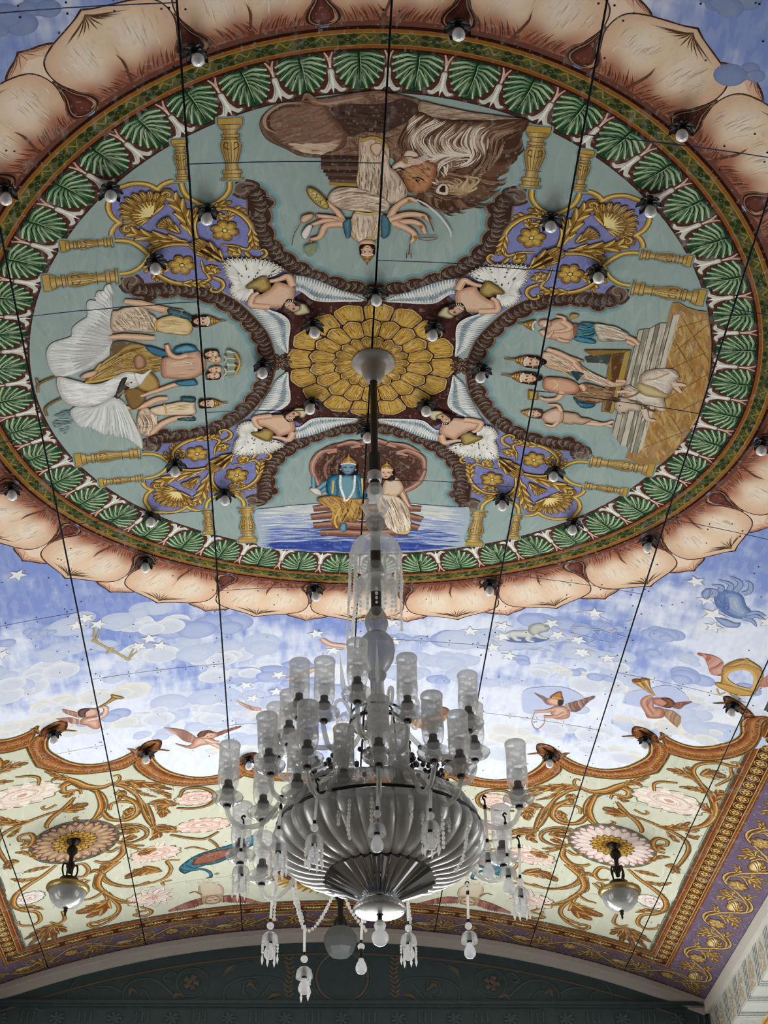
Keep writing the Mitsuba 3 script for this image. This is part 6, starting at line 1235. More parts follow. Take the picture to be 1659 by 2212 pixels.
for q in ([(1040, 885), (980, 840), (945, 805)], [(1045, 885), (1010, 840), (985, 795)]): M.line(traced(9), [.005, .014, .040], '8a5a2c'); M.line(traced(8), [.003, .009, .032], 'c0904c'); M.line(traced(7)+[.006, 0], [.001, .003, .008], 'e6c890')
for q in ([(920, 802), (945, 795), (970, 805), (945, 812)], [(965, 797), (985, 790), (1005, 795), (985, 802)]): S(traced(6), ['8a5a34'], .01, o='5a3820')
M.part(K+'winged_mirror', 96, 'gilt framed oval mirror with red wings painted in the sky')
wing2(P('2542 2694 2507 2565 2422 2521 2332 2543'), P('2534 2747 2472 2753 2425 2653 2379 2553'), ['c08070', 'd09886', 'b07060', 'dcaea0'], 'b07868', w=.016); wing2(P('2772 2674 2811 2629 2834 2567'), P('2804 2756 2849 2731 2877 2691'), ['c08070', 'd09886'], 'b07868')
fr = P('2550 2764 2532 2650 2557 2565 2627 2483 2720 2508 2790 2591 2798 2784 2763 2854 2587 2871')
M.fill(pg(spline(fr, True)).difference(pg(spline(P('2573 2753 2579 2664 2640 2597 2715 2594 2760 2680 2764 2803 2651 2813'), True))), 'c69a58'); M.line(P('2573 2753 2579 2664 2640 2597 2715 2594 2760 2680 2764 2803 2651 2813'), .012, 'd9b474', closed=True); M.line(fr, .006, '9a7038', closed=True)
S(P('2540 2832 2772 2836 2791 2864 2702 2925 2552 2888'), ['b08444', 'cfa660'], .012, o='8a6430'); S(P('2533 2626 2589 2538 2649 2472 2731 2502 2766 2544 2661 2526 2599 2581'), ['b08444', 'd4ac68'], .01, o='8a6430'); M.line(P('2661 2526 2652 2459'), .014, 'c69a58')
for q in ([(1380, 850), (1395, 880), (1430, 870)], [(1440, 865), (1470, 890), (1510, 880)]): M.line(traced(5), .006, 'd9b878')
M.part(K+'painted_crab', 70, 'blue crab painted among white clouds')
S(P('2305 1878 2308 1822 2349 1765 2413 1751 2466 1783 2509 1873 2551 1923 2548 2009 2492 2034 2421 2023 2348 1971'), ['6a82b4', '8ea2c6', 'a8b8d0', 'bcc8d6'], .03, (.012, 0), o='5d72a4'); M.strokes(P('2315 1888 2361 1787 2436 1989 2355 1968'), 90, .08, .006, ['5f78b0', '7890c0'], 1.5, rng)
for q in ([(1200, 740), (1210, 700), (1160, 690), (1110, 710), (1120, 750)], [(1250, 700), (1260, 660), (1180, 640)], [(1330, 690), (1340, 640), (1240, 600)], [(1380, 700), (1420, 650), (1410, 610), (1330, 570)], [(1440, 720), (1500, 700), (1510, 640), (1470, 610)], [(1480, 900), (1560, 880), (1640, 910)], [(1470, 930), (1560, 910), (1640, 950)], [(1440, 930), (1520, 950), (1560, 1000)]): M.line(traced(4), [.022, .020, .016, .006], '6a80b0'); M.line(traced(3), [.016, .014, .010, .003], '9fb0cf')
S(P('2356 2080 2425 2078 2490 2092 2518 2079 2514 2131 2442 2156 2388 2123'), ['8094be', 'a8b6d2'], .012, o='6a80b0'); S(P('2221 1857 2235 1797 2265 1798 2270 1892 2241 1897'), ['7d90bc', 'a4b2d0'], .01, o='5d6f9c')
M.part(K+'painted_sky_lion', 70, 'pale walking lion painted in the sky')
M.fill(P('1048 2796 1121 2719 1240 2691 1339 2697 1289 2755 1172 2799'), '6d7cab')
S(P('1028 2723 1067 2669 1130 2648 1192 2627 1235 2647 1234 2708 1171 2723 1091 2740 1043 2751'), ['b8bdb8', 'cdd0c8', 'dadbd2'], .012, o='8d93a0'); S(P('1184 2628 1193 2566 1244 2524 1293 2535 1321 2565 1311 2612 1274 2637 1248 2689 1205 2669'), ['9ea39c', 'b9bcb2', 'cccdc2'], .012, o='858b94')
for q in ([(1060, 1080), (1090, 1110), (1130, 1115)], [(1010, 1080), (970, 1110), (1010, 1130)], [(1190, 1085), (1190, 1115), (1240, 1130)], [(1250, 1070), (1290, 1090), (1350, 1100)]): limb(traced(2), [.022, .015, .009], 'cfd1c8', '8d93a0', 'dfe0d6')
M.line(P('1032 2715 991 2716 966 2751 991 2792'), [.008, .008, .007, .004], 'd5d6ce'); M.fill(ell(P('1292 2557')[0], .006, .005), '4a4a4c')
M.part(K+'painted_cloud_figure', 70, 'faded grey winged figure in the clouds')
for _ in range(40):
    p_ = P('1411 2754')[0]+rng.normal(0, 1, 2)*[.17, .10]; M.line([p_, p_+rng.normal(0, .03, 2)+[.03, .01]], [.003, .001], rng.choice(['d0d2d0', 'dcddd8', 'c4c6c4', 'e0e0da']))
for _ in range(30):
    p_ = P('1603 2531')[0]+rng.normal(0, 1, 2)*[.12, .10]; M.line([p_, p_+rng.normal(0, .03, 2)+[.04, -.01]], [.004, .001], rng.choice(['d0d2d0', 'dcddd8', 'bcbebc', 'e0e0da']))
M.part(K+'painted_scales', 70, 'gilt pair of scales painted between stars')
for q, w_ in (([(800, 1120), (940, 1195), (1090, 1275)], .008), ([(800, 1000), (805, 1120)], .004), ([(860, 990), (815, 1120)], .004), ([(1150, 1165), (1095, 1275)], .004), ([(1200, 1185), (1095, 1275)], .004), ([(780, 1115), (830, 1130)], .010), ([(1070, 1270), (1110, 1285)], .012), ([(930, 1215), (960, 1180)], .014), ([(900, 1225), (930, 1220)], .008)):
    M.line(traced(1), w_+.003, '8a7a5a', sp=False); M.line(traced(0), w_, 'c4b07c', sp=False)
for q in (P('-236 2897 -173 2968 -65 2999'), P('-260 3303 -302 3318 -352 3366 -471 3442')):
    M.part(K+'painted_arm', 96); limb(q, [.020, .026, .030], 'd2a28a', '9a6a54', 'ecd0bc')
M.part(K+'painted_wing', 96); wing2(P('-682 3836 -751 3810 -852 3709'), P('-674 3890 -735 3874 -795 3822'), WG, 'b08474'); 
M.part(K+'painted_wing', 96); wing2(P('706 3891 578 3964 432 4037'), P('714 3998 601 4163 509 4138'), ['b88a5c', 'c9a070', '9a6c48'], 'a07050')
S(ell(P('682 3859')[0], .05, .06), ['7a5240', '96684e'], .012)
M.part(K+'screw_heads', 97); labels[M.cur] = {'kind': 'stuff', 'label': 'small dark screw heads along the panel joints'}; lv = M.lv
sr = np.random.default_rng(5)
for u in SEAMS:
    for s_ in (-.035, .035):
        for v in np.arange(-3, 8, .30)+sr.uniform(0, .2): M.lv = lv; M.fill(ell((u+s_, v+sr.normal(0, .02)), .0055, .0055, n=6), '1c1916', sm=False)
for c in CROSS:
    for y in cross_rows(c):
        if y < -3: continue
        for k in range(5):
            for s_ in (-.028, .028): M.lv = lv; M.fill(ell((c*.9285+.06+k*.2, y+s_), .0055, .0055, n=6), '1c1916', sm=False)
for _ in range(500): M.lv = lv; M.fill(ell((sr.uniform(-3, 3), sr.uniform(-2.6, 7)), .0055, .005, n=6), '241f1c', sm=False)

build_mural()

# ---------------------------------------------------------------- glass and metal
scene['clear_glass'] = {'type': 'dielectric', 'int_ior': 1.5}
def etch(p, n, uv):
    a = uv.x*6*PI; t = uv.y
    f = dr.abs(dr.sin(a*.5+1.2*dr.sin(t*20)))*dr.abs(dr.cos(t*26+dr.sin(a)*1.2))*(.75+.5*dr.abs(dr.sin(a*2.5)))
    w = noise(uv.x*40, uv.y*30, 3.0)
    clear = dr.select((f > .58) & (t > .30) & (t < .88), .27, 0.0)+dr.select(t < .30, .36, 0.0)
    return mi.Float(.74-clear*1.6+.10*(w-.5)+dr.select(t > .93, .12, 0.0))
scene['etched_glass'] = {'type': 'blendbsdf', 'weight': mikit.proc(etch), 'a': {'type': 'thindielectric', 'int_ior': 1.5},
    'b': {'type': 'principledthin', 'base_color': {'type': 'rgb', 'value': [.74, .73, .70]}, 'roughness': .35, 'spec_trans': .0, 'diff_trans': 1.15, 'spec_tint': 0.0}}
def thin_glass(name, k, col=(.72, .72, .70)):
    scene[name] = {'type': 'blendbsdf', 'weight': k, 'a': {'type': 'thindielectric', 'int_ior': 1.6}, 'b': {'type': 'principledthin', 'base_color': {'type': 'rgb', 'value': list(col)}, 'roughness': .25, 'spec_trans': 0.0, 'diff_trans': 1.0}}
thin_glass('cut_glass', .45, (.66, .66, .64)); thin_glass('arm_glass', .42, (.62, .61, .58)); thin_glass('bulb_glass', .55, (.8, .8, .8)); thin_glass('bead_glass', .7, (.85, .84, .80))
mat('white_bulb', 'e6e6e6', .15, spec=.8)
mat('black_iron', '100e0d', .45, spec=.4); mat('dark_bronze', '231c15', .4, .6)
mat('brown_pipe', '2e2620', .4, .4); mat('pale_enamel', '8f8a82', .35)
scene['silvered_glass'] = {'type': 'twosided', 'bsdf': {'type': 'principled', 'base_color': srgb('c2c1bd'), 'metallic': .35, 'roughness': .30, 'specular': .7}}
scene['mirror_glass'] = {'type': 'twosided', 'bsdf': {'type': 'principled', 'base_color': srgb('e0e2e6'), 'metallic': .95, 'roughness': .04}}
scene['ribbed_glass'] = {'type': 'blendbsdf', 'weight': .55, 'a': {'type': 'thindielectric', 'int_ior': 1.6}, 'b': {'type': 'twosided', 'bsdf': {'type': 'principled', 'base_color': srgb('9a9892'), 'metallic': .3, 'roughness': .3}}}
mat('gilt_brass', 'a08a54', .35, .75); mat('grape_glass', '2c2a28', .12, spec=.9)

# ---------------------------------------------------------------- shape helpers
def lathe(prof, n=32, ribs=0, amp=0.0, twist=0.0, closed=False):
    """surface of revolution about z; prof: (radius, z); ribs waves of depth amp round it; returns mesh and uv"""
    prof = np.asarray(prof, float); m = len(prof); a = np.linspace(0, 2*PI, n+1)
    d = np.r_[0, np.cumsum(np.linalg.norm(np.diff(prof, axis=0), axis=1))]; d /= max(d[-1], 1e-9)
    A = a[None]+twist*d[:, None]
    r = prof[:, :1]*(1+(amp*(np.abs(np.cos(ribs*a/2))-.5) if ribs else 0))[None] if ribs else np.repeat(prof[:, :1], n+1, 1)
    V = np.stack([r*np.cos(A), r*np.sin(A), np.repeat(prof[:, 1:], n+1, 1)], 2).reshape(-1, 3)
    UV = np.stack([np.repeat(a[None]/(2*PI), m, 0), np.repeat(d[:, None], n+1, 1)], 2).reshape(-1, 2)
    i = (np.arange(m-1)[:, None]*(n+1)+np.arange(n)[None]).ravel()
    F = np.vstack([np.stack([i, i+1, i+n+2], 1), np.stack([i, i+n+2, i+n+1], 1)])
    return trimesh.Trimesh(V, F, process=False), UV
def spl(p, n=8):
    p = np.asarray(p, float); q = np.vstack([2*p[0]-p[1], p, 2*p[-1]-p[-2]]); t = (np.arange(n)/n)[:, None, None]
    a, b, c, d = q[:-3], q[1:-2], q[2:-1], q[3:]
    o = .5*(2*b+(c-a)*t+(2*a-5*b+4*c-d)*t**2+(3*b-a-3*c+d)*t**3)
    return np.vstack([o.transpose(1, 0, 2).reshape(-1, p.shape[1]), p[-1]])
def tube(p, r, k=8, sp=6, twist=0.0, flat=1.0):
    p = spl(p, sp) if sp else np.asarray(p, float); m = len(p)
    r = np.interp(np.linspace(0, 1, m), np.linspace(0, 1, np.size(r)), np.atleast_1d(r))
    t = np.gradient(p, axis=0); t /= np.linalg.norm(t, axis=1, keepdims=True)+1e-12
    u = np.cross(t[0], [0.3, 0.2, 1]); u /= np.linalg.norm(u); U = []
    for i in range(m):
        u = u-t[i]*np.dot(u, t[i]); u /= np.linalg.norm(u); U.append(u)
    U = np.array(U); W = np.cross(t, U); a = np.arange(k)*2*PI/k
    A = a[None]+twist*np.arange(m)[:, None]
    V = (p[:, None]+r[:, None, None]*(U[:, None]*np.cos(A)[..., None]+W[:, None]*np.sin(A)[..., None]*flat)).reshape(-1, 3)
    i = (np.arange(m-1)[:, None]*k+np.arange(k)[None]).ravel(); j = (np.arange(m-1)[:, None]*k+(np.arange(k)[None]+1) % k).ravel()
    F = [np.stack([i, j, j+k], 1), np.stack([i, j+k, i+k], 1)]
    V = np.vstack([V, p[0], p[-1]]); b = np.arange(k); n0, n1 = m*k, m*k+1
    F += [np.stack([np.full(k, n0), (b+1) % k, b], 1), np.stack([np.full(k, n1), (m-1)*k+b, (m-1)*k+(b+1) % k], 1)]
    return trimesh.Trimesh(V, np.vstack(F), process=False)
def ball(c, r, s=2, sz=1.0):
    m = trimesh.creation.icosphere(subdivisions=s, radius=1.0); m.vertices = m.vertices*[r, r, r*sz]+c; return m
cat_ = trimesh.util.concatenate
def at(x, y, z, d=None):
    """placement with the local z axis turned to the direction d"""
    if d is None: return T().translate([x, y, z])
    d = np.asarray(d, float); d /= np.linalg.norm(d); a = np.cross([0, 0, 1], d); s = np.linalg.norm(a)
    R = T().rotate(a.tolist(), math.degrees(math.asin(min(1, s)))) if s > 1e-6 else T()
    return T().translate([x, y, z]) @ R
def put(parent, name, shape, m=None):
    key = numbered(f'{parent}__{name}'); scene[key] = {**shape, **({'to_world': m} if m is not None else {})}; return key
def lply(prof, bsdf, n=32, smooth=True, **k):
    m, uvs = lathe(prof, n, **k); return mikit.ply(m, bsdf, smooth=smooth, uv=uvs)
# ---------------------------------------------------------------- the chandelier
CH = thing('chandelier', 'large many-armed crystal chandelier with etched glass shades, hung from the gilt rosette', 'chandelier')
AX = .012
def cpart(name, mesh, bsdf, smooth=40, z=None, lab=None):
    key = obj(name, mesh, bsdf, CH, smooth=smooth)
    if lab: tag(key, lab)
    return key
def cl(name, prof, bsdf, n=36, lab=None, **k):
    key = put(CH, name, lply(prof, bsdf, n, **k), T().translate([AX, 0, 0]))
    if lab: tag(key, lab)
    return key
cl('ceiling_cup', [(.0, 7.469), (.118, 7.469), (.120, 7.458), (.098, 7.447), (.072, 7.435), (.066, 7.41), (.060, 7.37), (.040, 7.335), (.022, 7.32)], 'pale_enamel', lab='pale ceiling cup')
cl('hanging_pipe', [(.019, 7.34), (.019, 6.83), (.034, 6.81), (.034, 6.66), (.026, 6.64), (.026, 6.57)], 'brown_pipe', lab='dark hanging pipe')
cl('collar', [(.02, 6.70), (.036, 6.69), (.040, 6.665), (.036, 6.64), (.02, 6.63)], 'silvered_glass')
cl('stem_vase', [(.012, 6.62), (.030, 6.61), (.040, 6.585), (.040, 6.56), (.024, 6.52), (.016, 6.50)], 'cut_glass', ribs=12, amp=.12)
def petal_cup(z, r, h, n=8):
    return lathe([(r*.25, z-h), (r*.55, z-h*.8), (r*.9, z-h*.3), (r*1.05, z+.02*h), (r*.95, z+h*.15)], 48, ribs=n, amp=.25)
for z, r, h in ((6.47, .062, .085), (6.40, .050, .05)):
    m, uvs = petal_cup(z, r, h); m.apply_translation([AX, 0, 0]); k = obj('flower_cup', m, 'cut_glass', CH, smooth=True)
cl('stem_vase', [(.030, 6.40), (.046, 6.385), (.048, 6.36), (.036, 6.335), (.020, 6.31), (.020, 6.27)], 'ribbed_glass', ribs=16, amp=.10)
cl('upper_dish', [(.02, 6.268), (.055, 6.265), (.095, 6.248), (.120, 6.215), (.130, 6.175), (.128, 6.14), (.120, 6.115)], 'cut_glass', n=60, ribs=30, amp=.025, lab='clear cut glass upper dish')
cl('inner_tube', [(.022, 6.27), (.026, 6.22), (.026, 6.12), (.020, 6.10)], 'brown_pipe')
cl('stem_vase', [(.022, 6.15), (.026, 6.12), (.046, 6.07), (.056, 6.04), (.054, 6.02), (.03, 6.015)], 'ribbed_glass', ribs=20, amp=.10)
cl('lower_dish', [(.03, 6.02), (.070, 6.017), (.100, 6.0), (.108, 5.965), (.104, 5.925), (.092, 5.89)], 'cut_glass', n=60, ribs=24, amp=.04, lab='clear cut glass lower dish')
cl('inner_tube', [(.022, 6.02), (.026, 5.97), (.026, 5.84), (.020, 5.82)], 'brown_pipe')
cl('stem_vase', [(.018, 5.86), (.030, 5.84), (.050, 5.795), (.055, 5.76), (.044, 5.72), (.028, 5.70)], 'ribbed_glass', ribs=18, amp=.12)
cl('stem_urn', [(.03, 5.70), (.056, 5.69), (.080, 5.655), (.087, 5.61), (.080, 5.56), (.058, 5.51), (.038, 5.485), (.044, 5.475), (.044, 5.465)], 'ribbed_glass', n=64, ribs=32, amp=.05, lab='large ribbed glass urn of the stem')
cl('fluted_column', [(.038, 5.47), (.042, 5.46), (.030, 5.44), (.030, 5.36), (.036, 5.28), (.050, 5.22), (.050, 5.18), (.028, 5.16), (.026, 4.93)], 'ribbed_glass', n=64, ribs=16, amp=.14)
# iron ring and grapes
def ring(r, z, w, bsdf, name, k=8):
    a = np.linspace(0, 2*PI, 41); m = tube(np.stack([AX+r*np.cos(a), r*np.sin(a), np.full(41, z)], 1), w, k, 0); return cpart(name, m, bsdf)
ring(.125, 5.25, .006, 'black_iron', 'iron_ring'); ring(.125, 5.20, .006, 'black_iron', 'iron_ring'); ring(.105, 5.225, .004, 'black_iron', 'iron_ring')
for k in range(6):
    a = k*PI/3; cpart('ring_stay', tube([(AX+.03*math.cos(a), .03*math.sin(a), 5.26), (AX+.125*math.cos(a), .125*math.sin(a), 5.225), (AX+.16*math.cos(a), .16*math.sin(a), 4.95)], .004, 6, 4), 'black_iron')
prng = np.random.default_rng(11)
for k in range(10):
    a = k*2*PI/10+.2; c = np.array([AX+.27*math.cos(a), .27*math.sin(a), 4.90])
    gk = cpart('grape_cluster', cat_([ball(c+prng.normal(0, 1, 3)*[.032, .032, .026], prng.uniform(.009, .013), 1) for _ in range(34)]), 'grape_glass', smooth=True); tag(gk, 'cluster of dark glass grapes', kind='stuff')
# glass scrolls and spears of the upper tier
for k in range(8):
    a = k*PI/4+.3; d = np.array([math.cos(a), math.sin(a), 0]); o = np.array([AX, 0, 0])
    cpart('glass_scroll', tube([o+d*.05+[0, 0, 5.12], o+d*.12+[0, 0, 5.22], o+d*.17+[0, 0, 5.30], o+d*.21+[0, 0, 5.27], o+d*.19+[0, 0, 5.21], o+d*.155+[0, 0, 5.24]], [.010, .010, .009, .008, .007, .005], 7, 6), 'cut_glass', smooth=True)
for k in range(5):
    a = k*2*PI/5+.9; d = np.array([math.cos(a), math.sin(a), 0])
    cpart('glass_spear', tube([np.array([AX, 0, 5.34])+d*.16, np.array([AX, 0, 5.39])+d*.17, np.array([AX, 0, 5.55])+d*.185], [.006, .012, .001], 6, 3), 'cut_glass')
# dish
RB = 34
dome, uvd = lathe([(.455, 4.66), (.452, 4.69), (.42, 4.75), (.36, 4.80), (.28, 4.84), (.16, 4.88), (.05, 4.90)], 240, ribs=RB, amp=.03)
dome.apply_translation([AX, 0, 0]); k = obj('dish_cover', dome, 'ribbed_glass', CH, smooth=True, uv=uvd); tag(k, 'dull ribbed glass cover above the dish')
for k in range(RB):
    a0, a1 = k*2*PI/RB, (k+1)*2*PI/RB; prof = spl([(.452, 4.655), (.462, 4.61), (.440, 4.555), (.385, 4.505), (.310, 4.472), (.225, 4.458)], 5)
    g = np.linspace(0, 1, 9); bulge = .016*np.abs(np.sin(PI*g))**.7
    tw = .07*np.linspace(0, 1, len(prof))
    V = np.stack([np.stack([AX+(r+b*(.4+.6*(r/.46)))*np.cos(a0+(a1-a0)*t+w), (r+b*(.4+.6*(r/.46)))*np.sin(a0+(a1-a0)*t+w), z-b*.5], 0) for (r, z), w in zip(prof, tw) for t, b in zip(g, bulge)])
    m_, n_ = len(prof), 9; i = (np.arange(m_-1)[:, None]*n_+np.arange(n_-1)[None]).ravel()
    obj('dish_rib', trimesh.Trimesh(V, np.vstack([np.stack([i, i+1, i+n_+1], 1), np.stack([i, i+n_+1, i+n_], 1)]), process=False), 'silvered_glass', CH, smooth=True)
ring(.458, 4.662, .007, 'black_iron', 'dish_rim'); ring(.228, 4.457, .006, 'black_iron', 'dish_rim')
NP = 32
for k in range(NP):
    a0, a1 = k*2*PI/NP, (k+.92)*2*PI/NP; am = (a0+a1)/2
    q = lambda r, a, z: (AX+r*math.cos(a), r*math.sin(a), z)
    V = np.array([q(.224, a0, 4.452), q(.224, a1, 4.452), q(.252, am, 4.425), q(.062, a0, 4.352), q(.062, a1, 4.352), q(.070, am, 4.336), q(.212, a0, 4.46), q(.212, a1, 4.46), q(.056, a0, 4.36), q(.056, a1, 4.36)])
    F = [[0, 2, 5], [0, 5, 3], [2, 1, 4], [2, 4, 5], [0, 1, 2], [3, 5, 4], [0, 6, 7], [0, 7, 1], [6, 8, 9], [6, 9, 7], [3, 4, 9], [3, 9, 8], [0, 3, 8], [0, 8, 6], [1, 7, 9], [1, 9, 4]]
    obj('dish_prism', trimesh.Trimesh(V, F, process=False), 'mirror_glass', CH)
a = np.linspace(0, 2*PI, 41); cpart('prism_ring', tube(np.stack([AX+.060*np.cos(a), .060*np.sin(a), np.full(41, 4.345)], 1), .006, 8, 0), 'mirror_glass', smooth=True)
for k in range(3): d = np.array([math.cos(k*PI/3), math.sin(k*PI/3), 0])*.06; cpart('ring_bar', tube([np.array([AX, 0, 4.35])-d, np.array([AX, 0, 4.35])+d], .004, 6, 0), 'black_iron')
cl('bottom_stem', [(.010, 4.44), (.010, 4.245), (.014, 4.24), (.014, 4.225)], 'black_iron')
cl('bottom_dish', [(.012, 4.335), (.06, 4.332), (.100, 4.318), (.116, 4.295), (.104, 4.280), (.06, 4.272), (.015, 4.270)], 'silvered_glass', n=72, ribs=30, amp=.05)
cl('finial_bead', [(.002, 4.246), (.018, 4.240), (.027, 4.222), (.022, 4.205), (.008, 4.198)], 'bead_glass'); 
k = put(CH, 'finial_ball', mikit.ply(ball([AX, 0, 4.165], .037, 3), 'bulb_glass', smooth=True)); tag(k, 'glass ball at the foot of the chandelier')
# arms: position of each socket and direction of its shade
ARMS = [['a', -0.099, -0.509, 5.1, -0.003, 0.0, 0.243], ['b', 0.125, -0.421, 5.06, 0.022, 0.0, 0.262], ['c', -0.354, -0.36, 5.1, -0.013, 0.0, 0.225], ['d', -0.243, -0.412, 5.06, 0.014, 0.0, 0.245], ['e', 0.412, -0.259, 5.1, 0.032, 0.0, 0.23], ['f', -0.399, -0.148, 5.08, 0.008, 0.0, 0.205], ['g', -0.455, -0.023, 5.08, -0.038, 0.0, 0.209], ['l', 0.442, -0.169, 5.0, 0.021, 0.0, 0.218], ['h', -0.474, -0.481, 4.76, -0.065, 0.0, 0.221], ['i', -0.313, -0.575, 4.75, -0.008, 0.0, 0.238], ['j', -0.015, -0.639, 4.73, 0.005, 0.0, 0.25], ['k', 0.215, -0.639, 4.75, -0.016, 0.0, 0.253], ['m', 0.341, -0.485, 4.76, -0.035, 0.0, 0.236], ['q', -0.662, -0.161, 4.77, -0.009, 0.0, 0.241], ['s', 0.627, -0.176, 4.77, -0.003, 0.0, 0.254], ['t', 0.603, 0.295, 4.7, 0.004, 0.0, 0.231], ['u', -0.615, 0.29, 4.7, -0.005, 0.0, 0.234], ['v', -0.517, 0.431, 4.66, 0.003, 0.0, 0.188], ['n', -0.155, -0.353, 4.73, 0.014, 0.0, 0.265], ['o', 0.088, -0.331, 4.73, 0.001, 0.0, 0.279], ['p', -0.355, -0.285, 4.74, -0.015, 0.0, 0.249], ['r', -0.507, -0.078, 4.74, -0.015, 0.0, 0.253]]
SH_PROF = [(.021, .0), (.030, .008), (.040, .022), (.046, .045), (.048, .075), (.0465, .115), (.0455, .165), (.0462, .215), (.0485, .222), (.0485, .231), (.046, .235)]
shade_m, shade_uv = lathe(SH_PROF, 40)
SHADE = mikit.ply(shade_m, 'etched_glass', smooth=True, uv=shade_uv)
SOCKET = lply([(.0, -.012), (.012, -.012), (.026, -.004), (.026, .020), (.022, .026), (.017, .030), (.017, .052), (.0, .054)], 'black_iron', 16, smooth=False)
CUP, SAUCER = lply([(.010, -.070), (.030, -.062), (.036, -.040), (.026, -.020), (.034, -.006), (.040, .0)], 'cut_glass', 40, ribs=14, amp=.12), lply([(.012, -.052), (.040, -.056), (.062, -.044), (.070, -.028), (.066, -.020)], 'cut_glass', 56, ribs=16, amp=.07)
BULB = lply([(.013, .050), (.014, .058), (.022, .070), (.0265, .085), (.0255, .100), (.017, .114), (.006, .1195), (.0, .120)], 'bulb_glass', 20)
FERR = lply([(.0, -.078), (.016, -.078), (.018, -.070), (.016, -.062), (.0, -.062)], 'black_iron', 14, smooth=False)
for nm, x, y, z, dx, dy, dz in ARMS:
    ak = numbered(f'{CH}__arm'); R = math.hypot(x-AX, y); d = np.array([x-AX, y, 0])/R; o = np.array([AX, 0, 0])
    up = np.array([dx, dy, dz]); L = np.linalg.norm(up); up /= L; tw = at(x, y, z, up)
    q = lambda r, h: o+d*r+[0, 0, h]
    if nm in 'abcdefgl': path = [np.array([x, y, z])-up*.07, q(R-.005, z-.12), q(R-.05, z-.175), q(R*.62, z-.14), q(R*.38, z-.02), q(.12, z+.10)]
    elif nm in 'nopr': path = [np.array([x, y, z])-up*.07, q(R+.005, z-.11), q(R+.01, z-.165), q(R-.03, z-.20), q(R-.08, z-.16), q(R-.10, z-.06), q(R-.13, z+.03), q(R-.2 if R > .3 else .08, z+.09)]
    else: path = [np.array([x, y, z])-up*.07, q(R-.004, z-.10), q(R-.035, z-.145), q(R-.10, z-.160), q(R-.17, z-.125), q(R-.22, z-.05), q(R-.28, z+.03), q(R-.40, z+.10)]
    scene[ak] = mikit.ply(tube(path, [.010, .0115, .012, .012, .011, .010], 7, 7, twist=.16), 'arm_glass', smooth=True)
    tw2 = tw @ T().scale([1, 1, L/.24])
    for n_, s_ in (('shade', SHADE), ('socket', SOCKET), ('bulb', BULB), ('cup', CUP), ('saucer', SAUCER), ('ferrule', FERR)): put(ak, n_, s_, tw2 if n_ == 'shade' else tw)
# hanging bulbs under the arms
PEND = [[1, [-0.592, -0.05, 4.672], [-0.598, -0.05, 4.518], [-0.594, -0.05, 4.438], [-0.591, -0.05, 4.346]], [2, [-0.422, -0.35, 4.624], [-0.428, -0.35, 4.485], [-0.428, -0.35, 4.411], [-0.428, -0.35, 4.335]], [3, [-0.267, -0.47, 4.642], [-0.278, -0.47, 4.455], [-0.278, -0.47, 4.389], [-0.273, -0.47, 4.311]], [4, [-0.014, -0.55, 4.61], [-0.02, -0.55, 4.482], [-0.022, -0.55, 4.405], [-0.025, -0.55, 4.317]], [5, [0.211, -0.5, 4.648], [0.205, -0.5, 4.499], [0.203, -0.5, 4.441], [0.203, -0.5, 4.366]], [6, [0.471, -0.2, 4.705], [0.473, -0.2, 4.501], [0.472, -0.2, 4.443], [0.466, -0.2, 4.344]], [7, [0.59, 0.05, 4.743], [0.589, 0.05, 4.549], [0.589, 0.05, 4.483], [0.586, 0.05, 4.387]], [8, [0.675, 0.25, 4.726], [0.669, 0.25, 4.532], [0.667, 0.25, 4.472], [0.667, 0.25, 4.395]], [9, [-0.463, 0.45, 4.646], [-0.471, 0.45, 4.397], [-0.471, 0.45, 4.331], [-0.471, 0.45, 4.261]], [10, [-0.314, 0.55, 4.471], [-0.313, 0.55, 4.278], [-0.312, 0.55, 4.206], [-0.311, 0.55, 4.13]], [11, [-0.041, 0.62, 4.547], [-0.048, 0.62, 4.365], [-0.048, 0.62, 4.327], [-0.051, 0.62, 4.23]], [12, [0.17, 0.55, 4.589], [0.171, 0.55, 4.429], [0.171, 0.55, 4.368], [0.172, 0.55, 4.293]], [13, [0.443, 0.42, 4.57], [0.44, 0.42, 4.389], [0.441, 0.42, 4.328], [0.442, 0.42, 4.251]]]
BELL = lply([(.008, .034), (.020, .032), (.032, .020), (.037, .0), (.038, -.016), (.035, -.020)], 'cut_glass', 44, ribs=22, amp=.06)
HB = lply([(.0, .026), (.010, .026), (.010, .004), (.012, .002), (.012, -.020), (.0, -.020)], 'black_iron', 12, smooth=False)
PB = lply([(.011, -.018), (.013, -.028), (.022, -.045), (.0275, -.062), (.0255, -.078), (.016, -.090), (.0, -.0945)], 'bulb_glass', 20)
KNOB = mikit.ply(ball([0, 0, 0], .017, 2), 'bead_glass', smooth=True)
BEAD = mikit.ply(cat_([ball([0, 0, -.012], .006, 1, 1.2), ball([0, 0, -.027], .006, 1, 1.2), ball([0, 0, -.041], .0055, 1, 1.2), tube([(0, 0, -.050), (0, 0, -.078), (0, 0, -.100)], [.001, .0066, .0008], 8, 4)]), 'bead_glass', smooth=True)
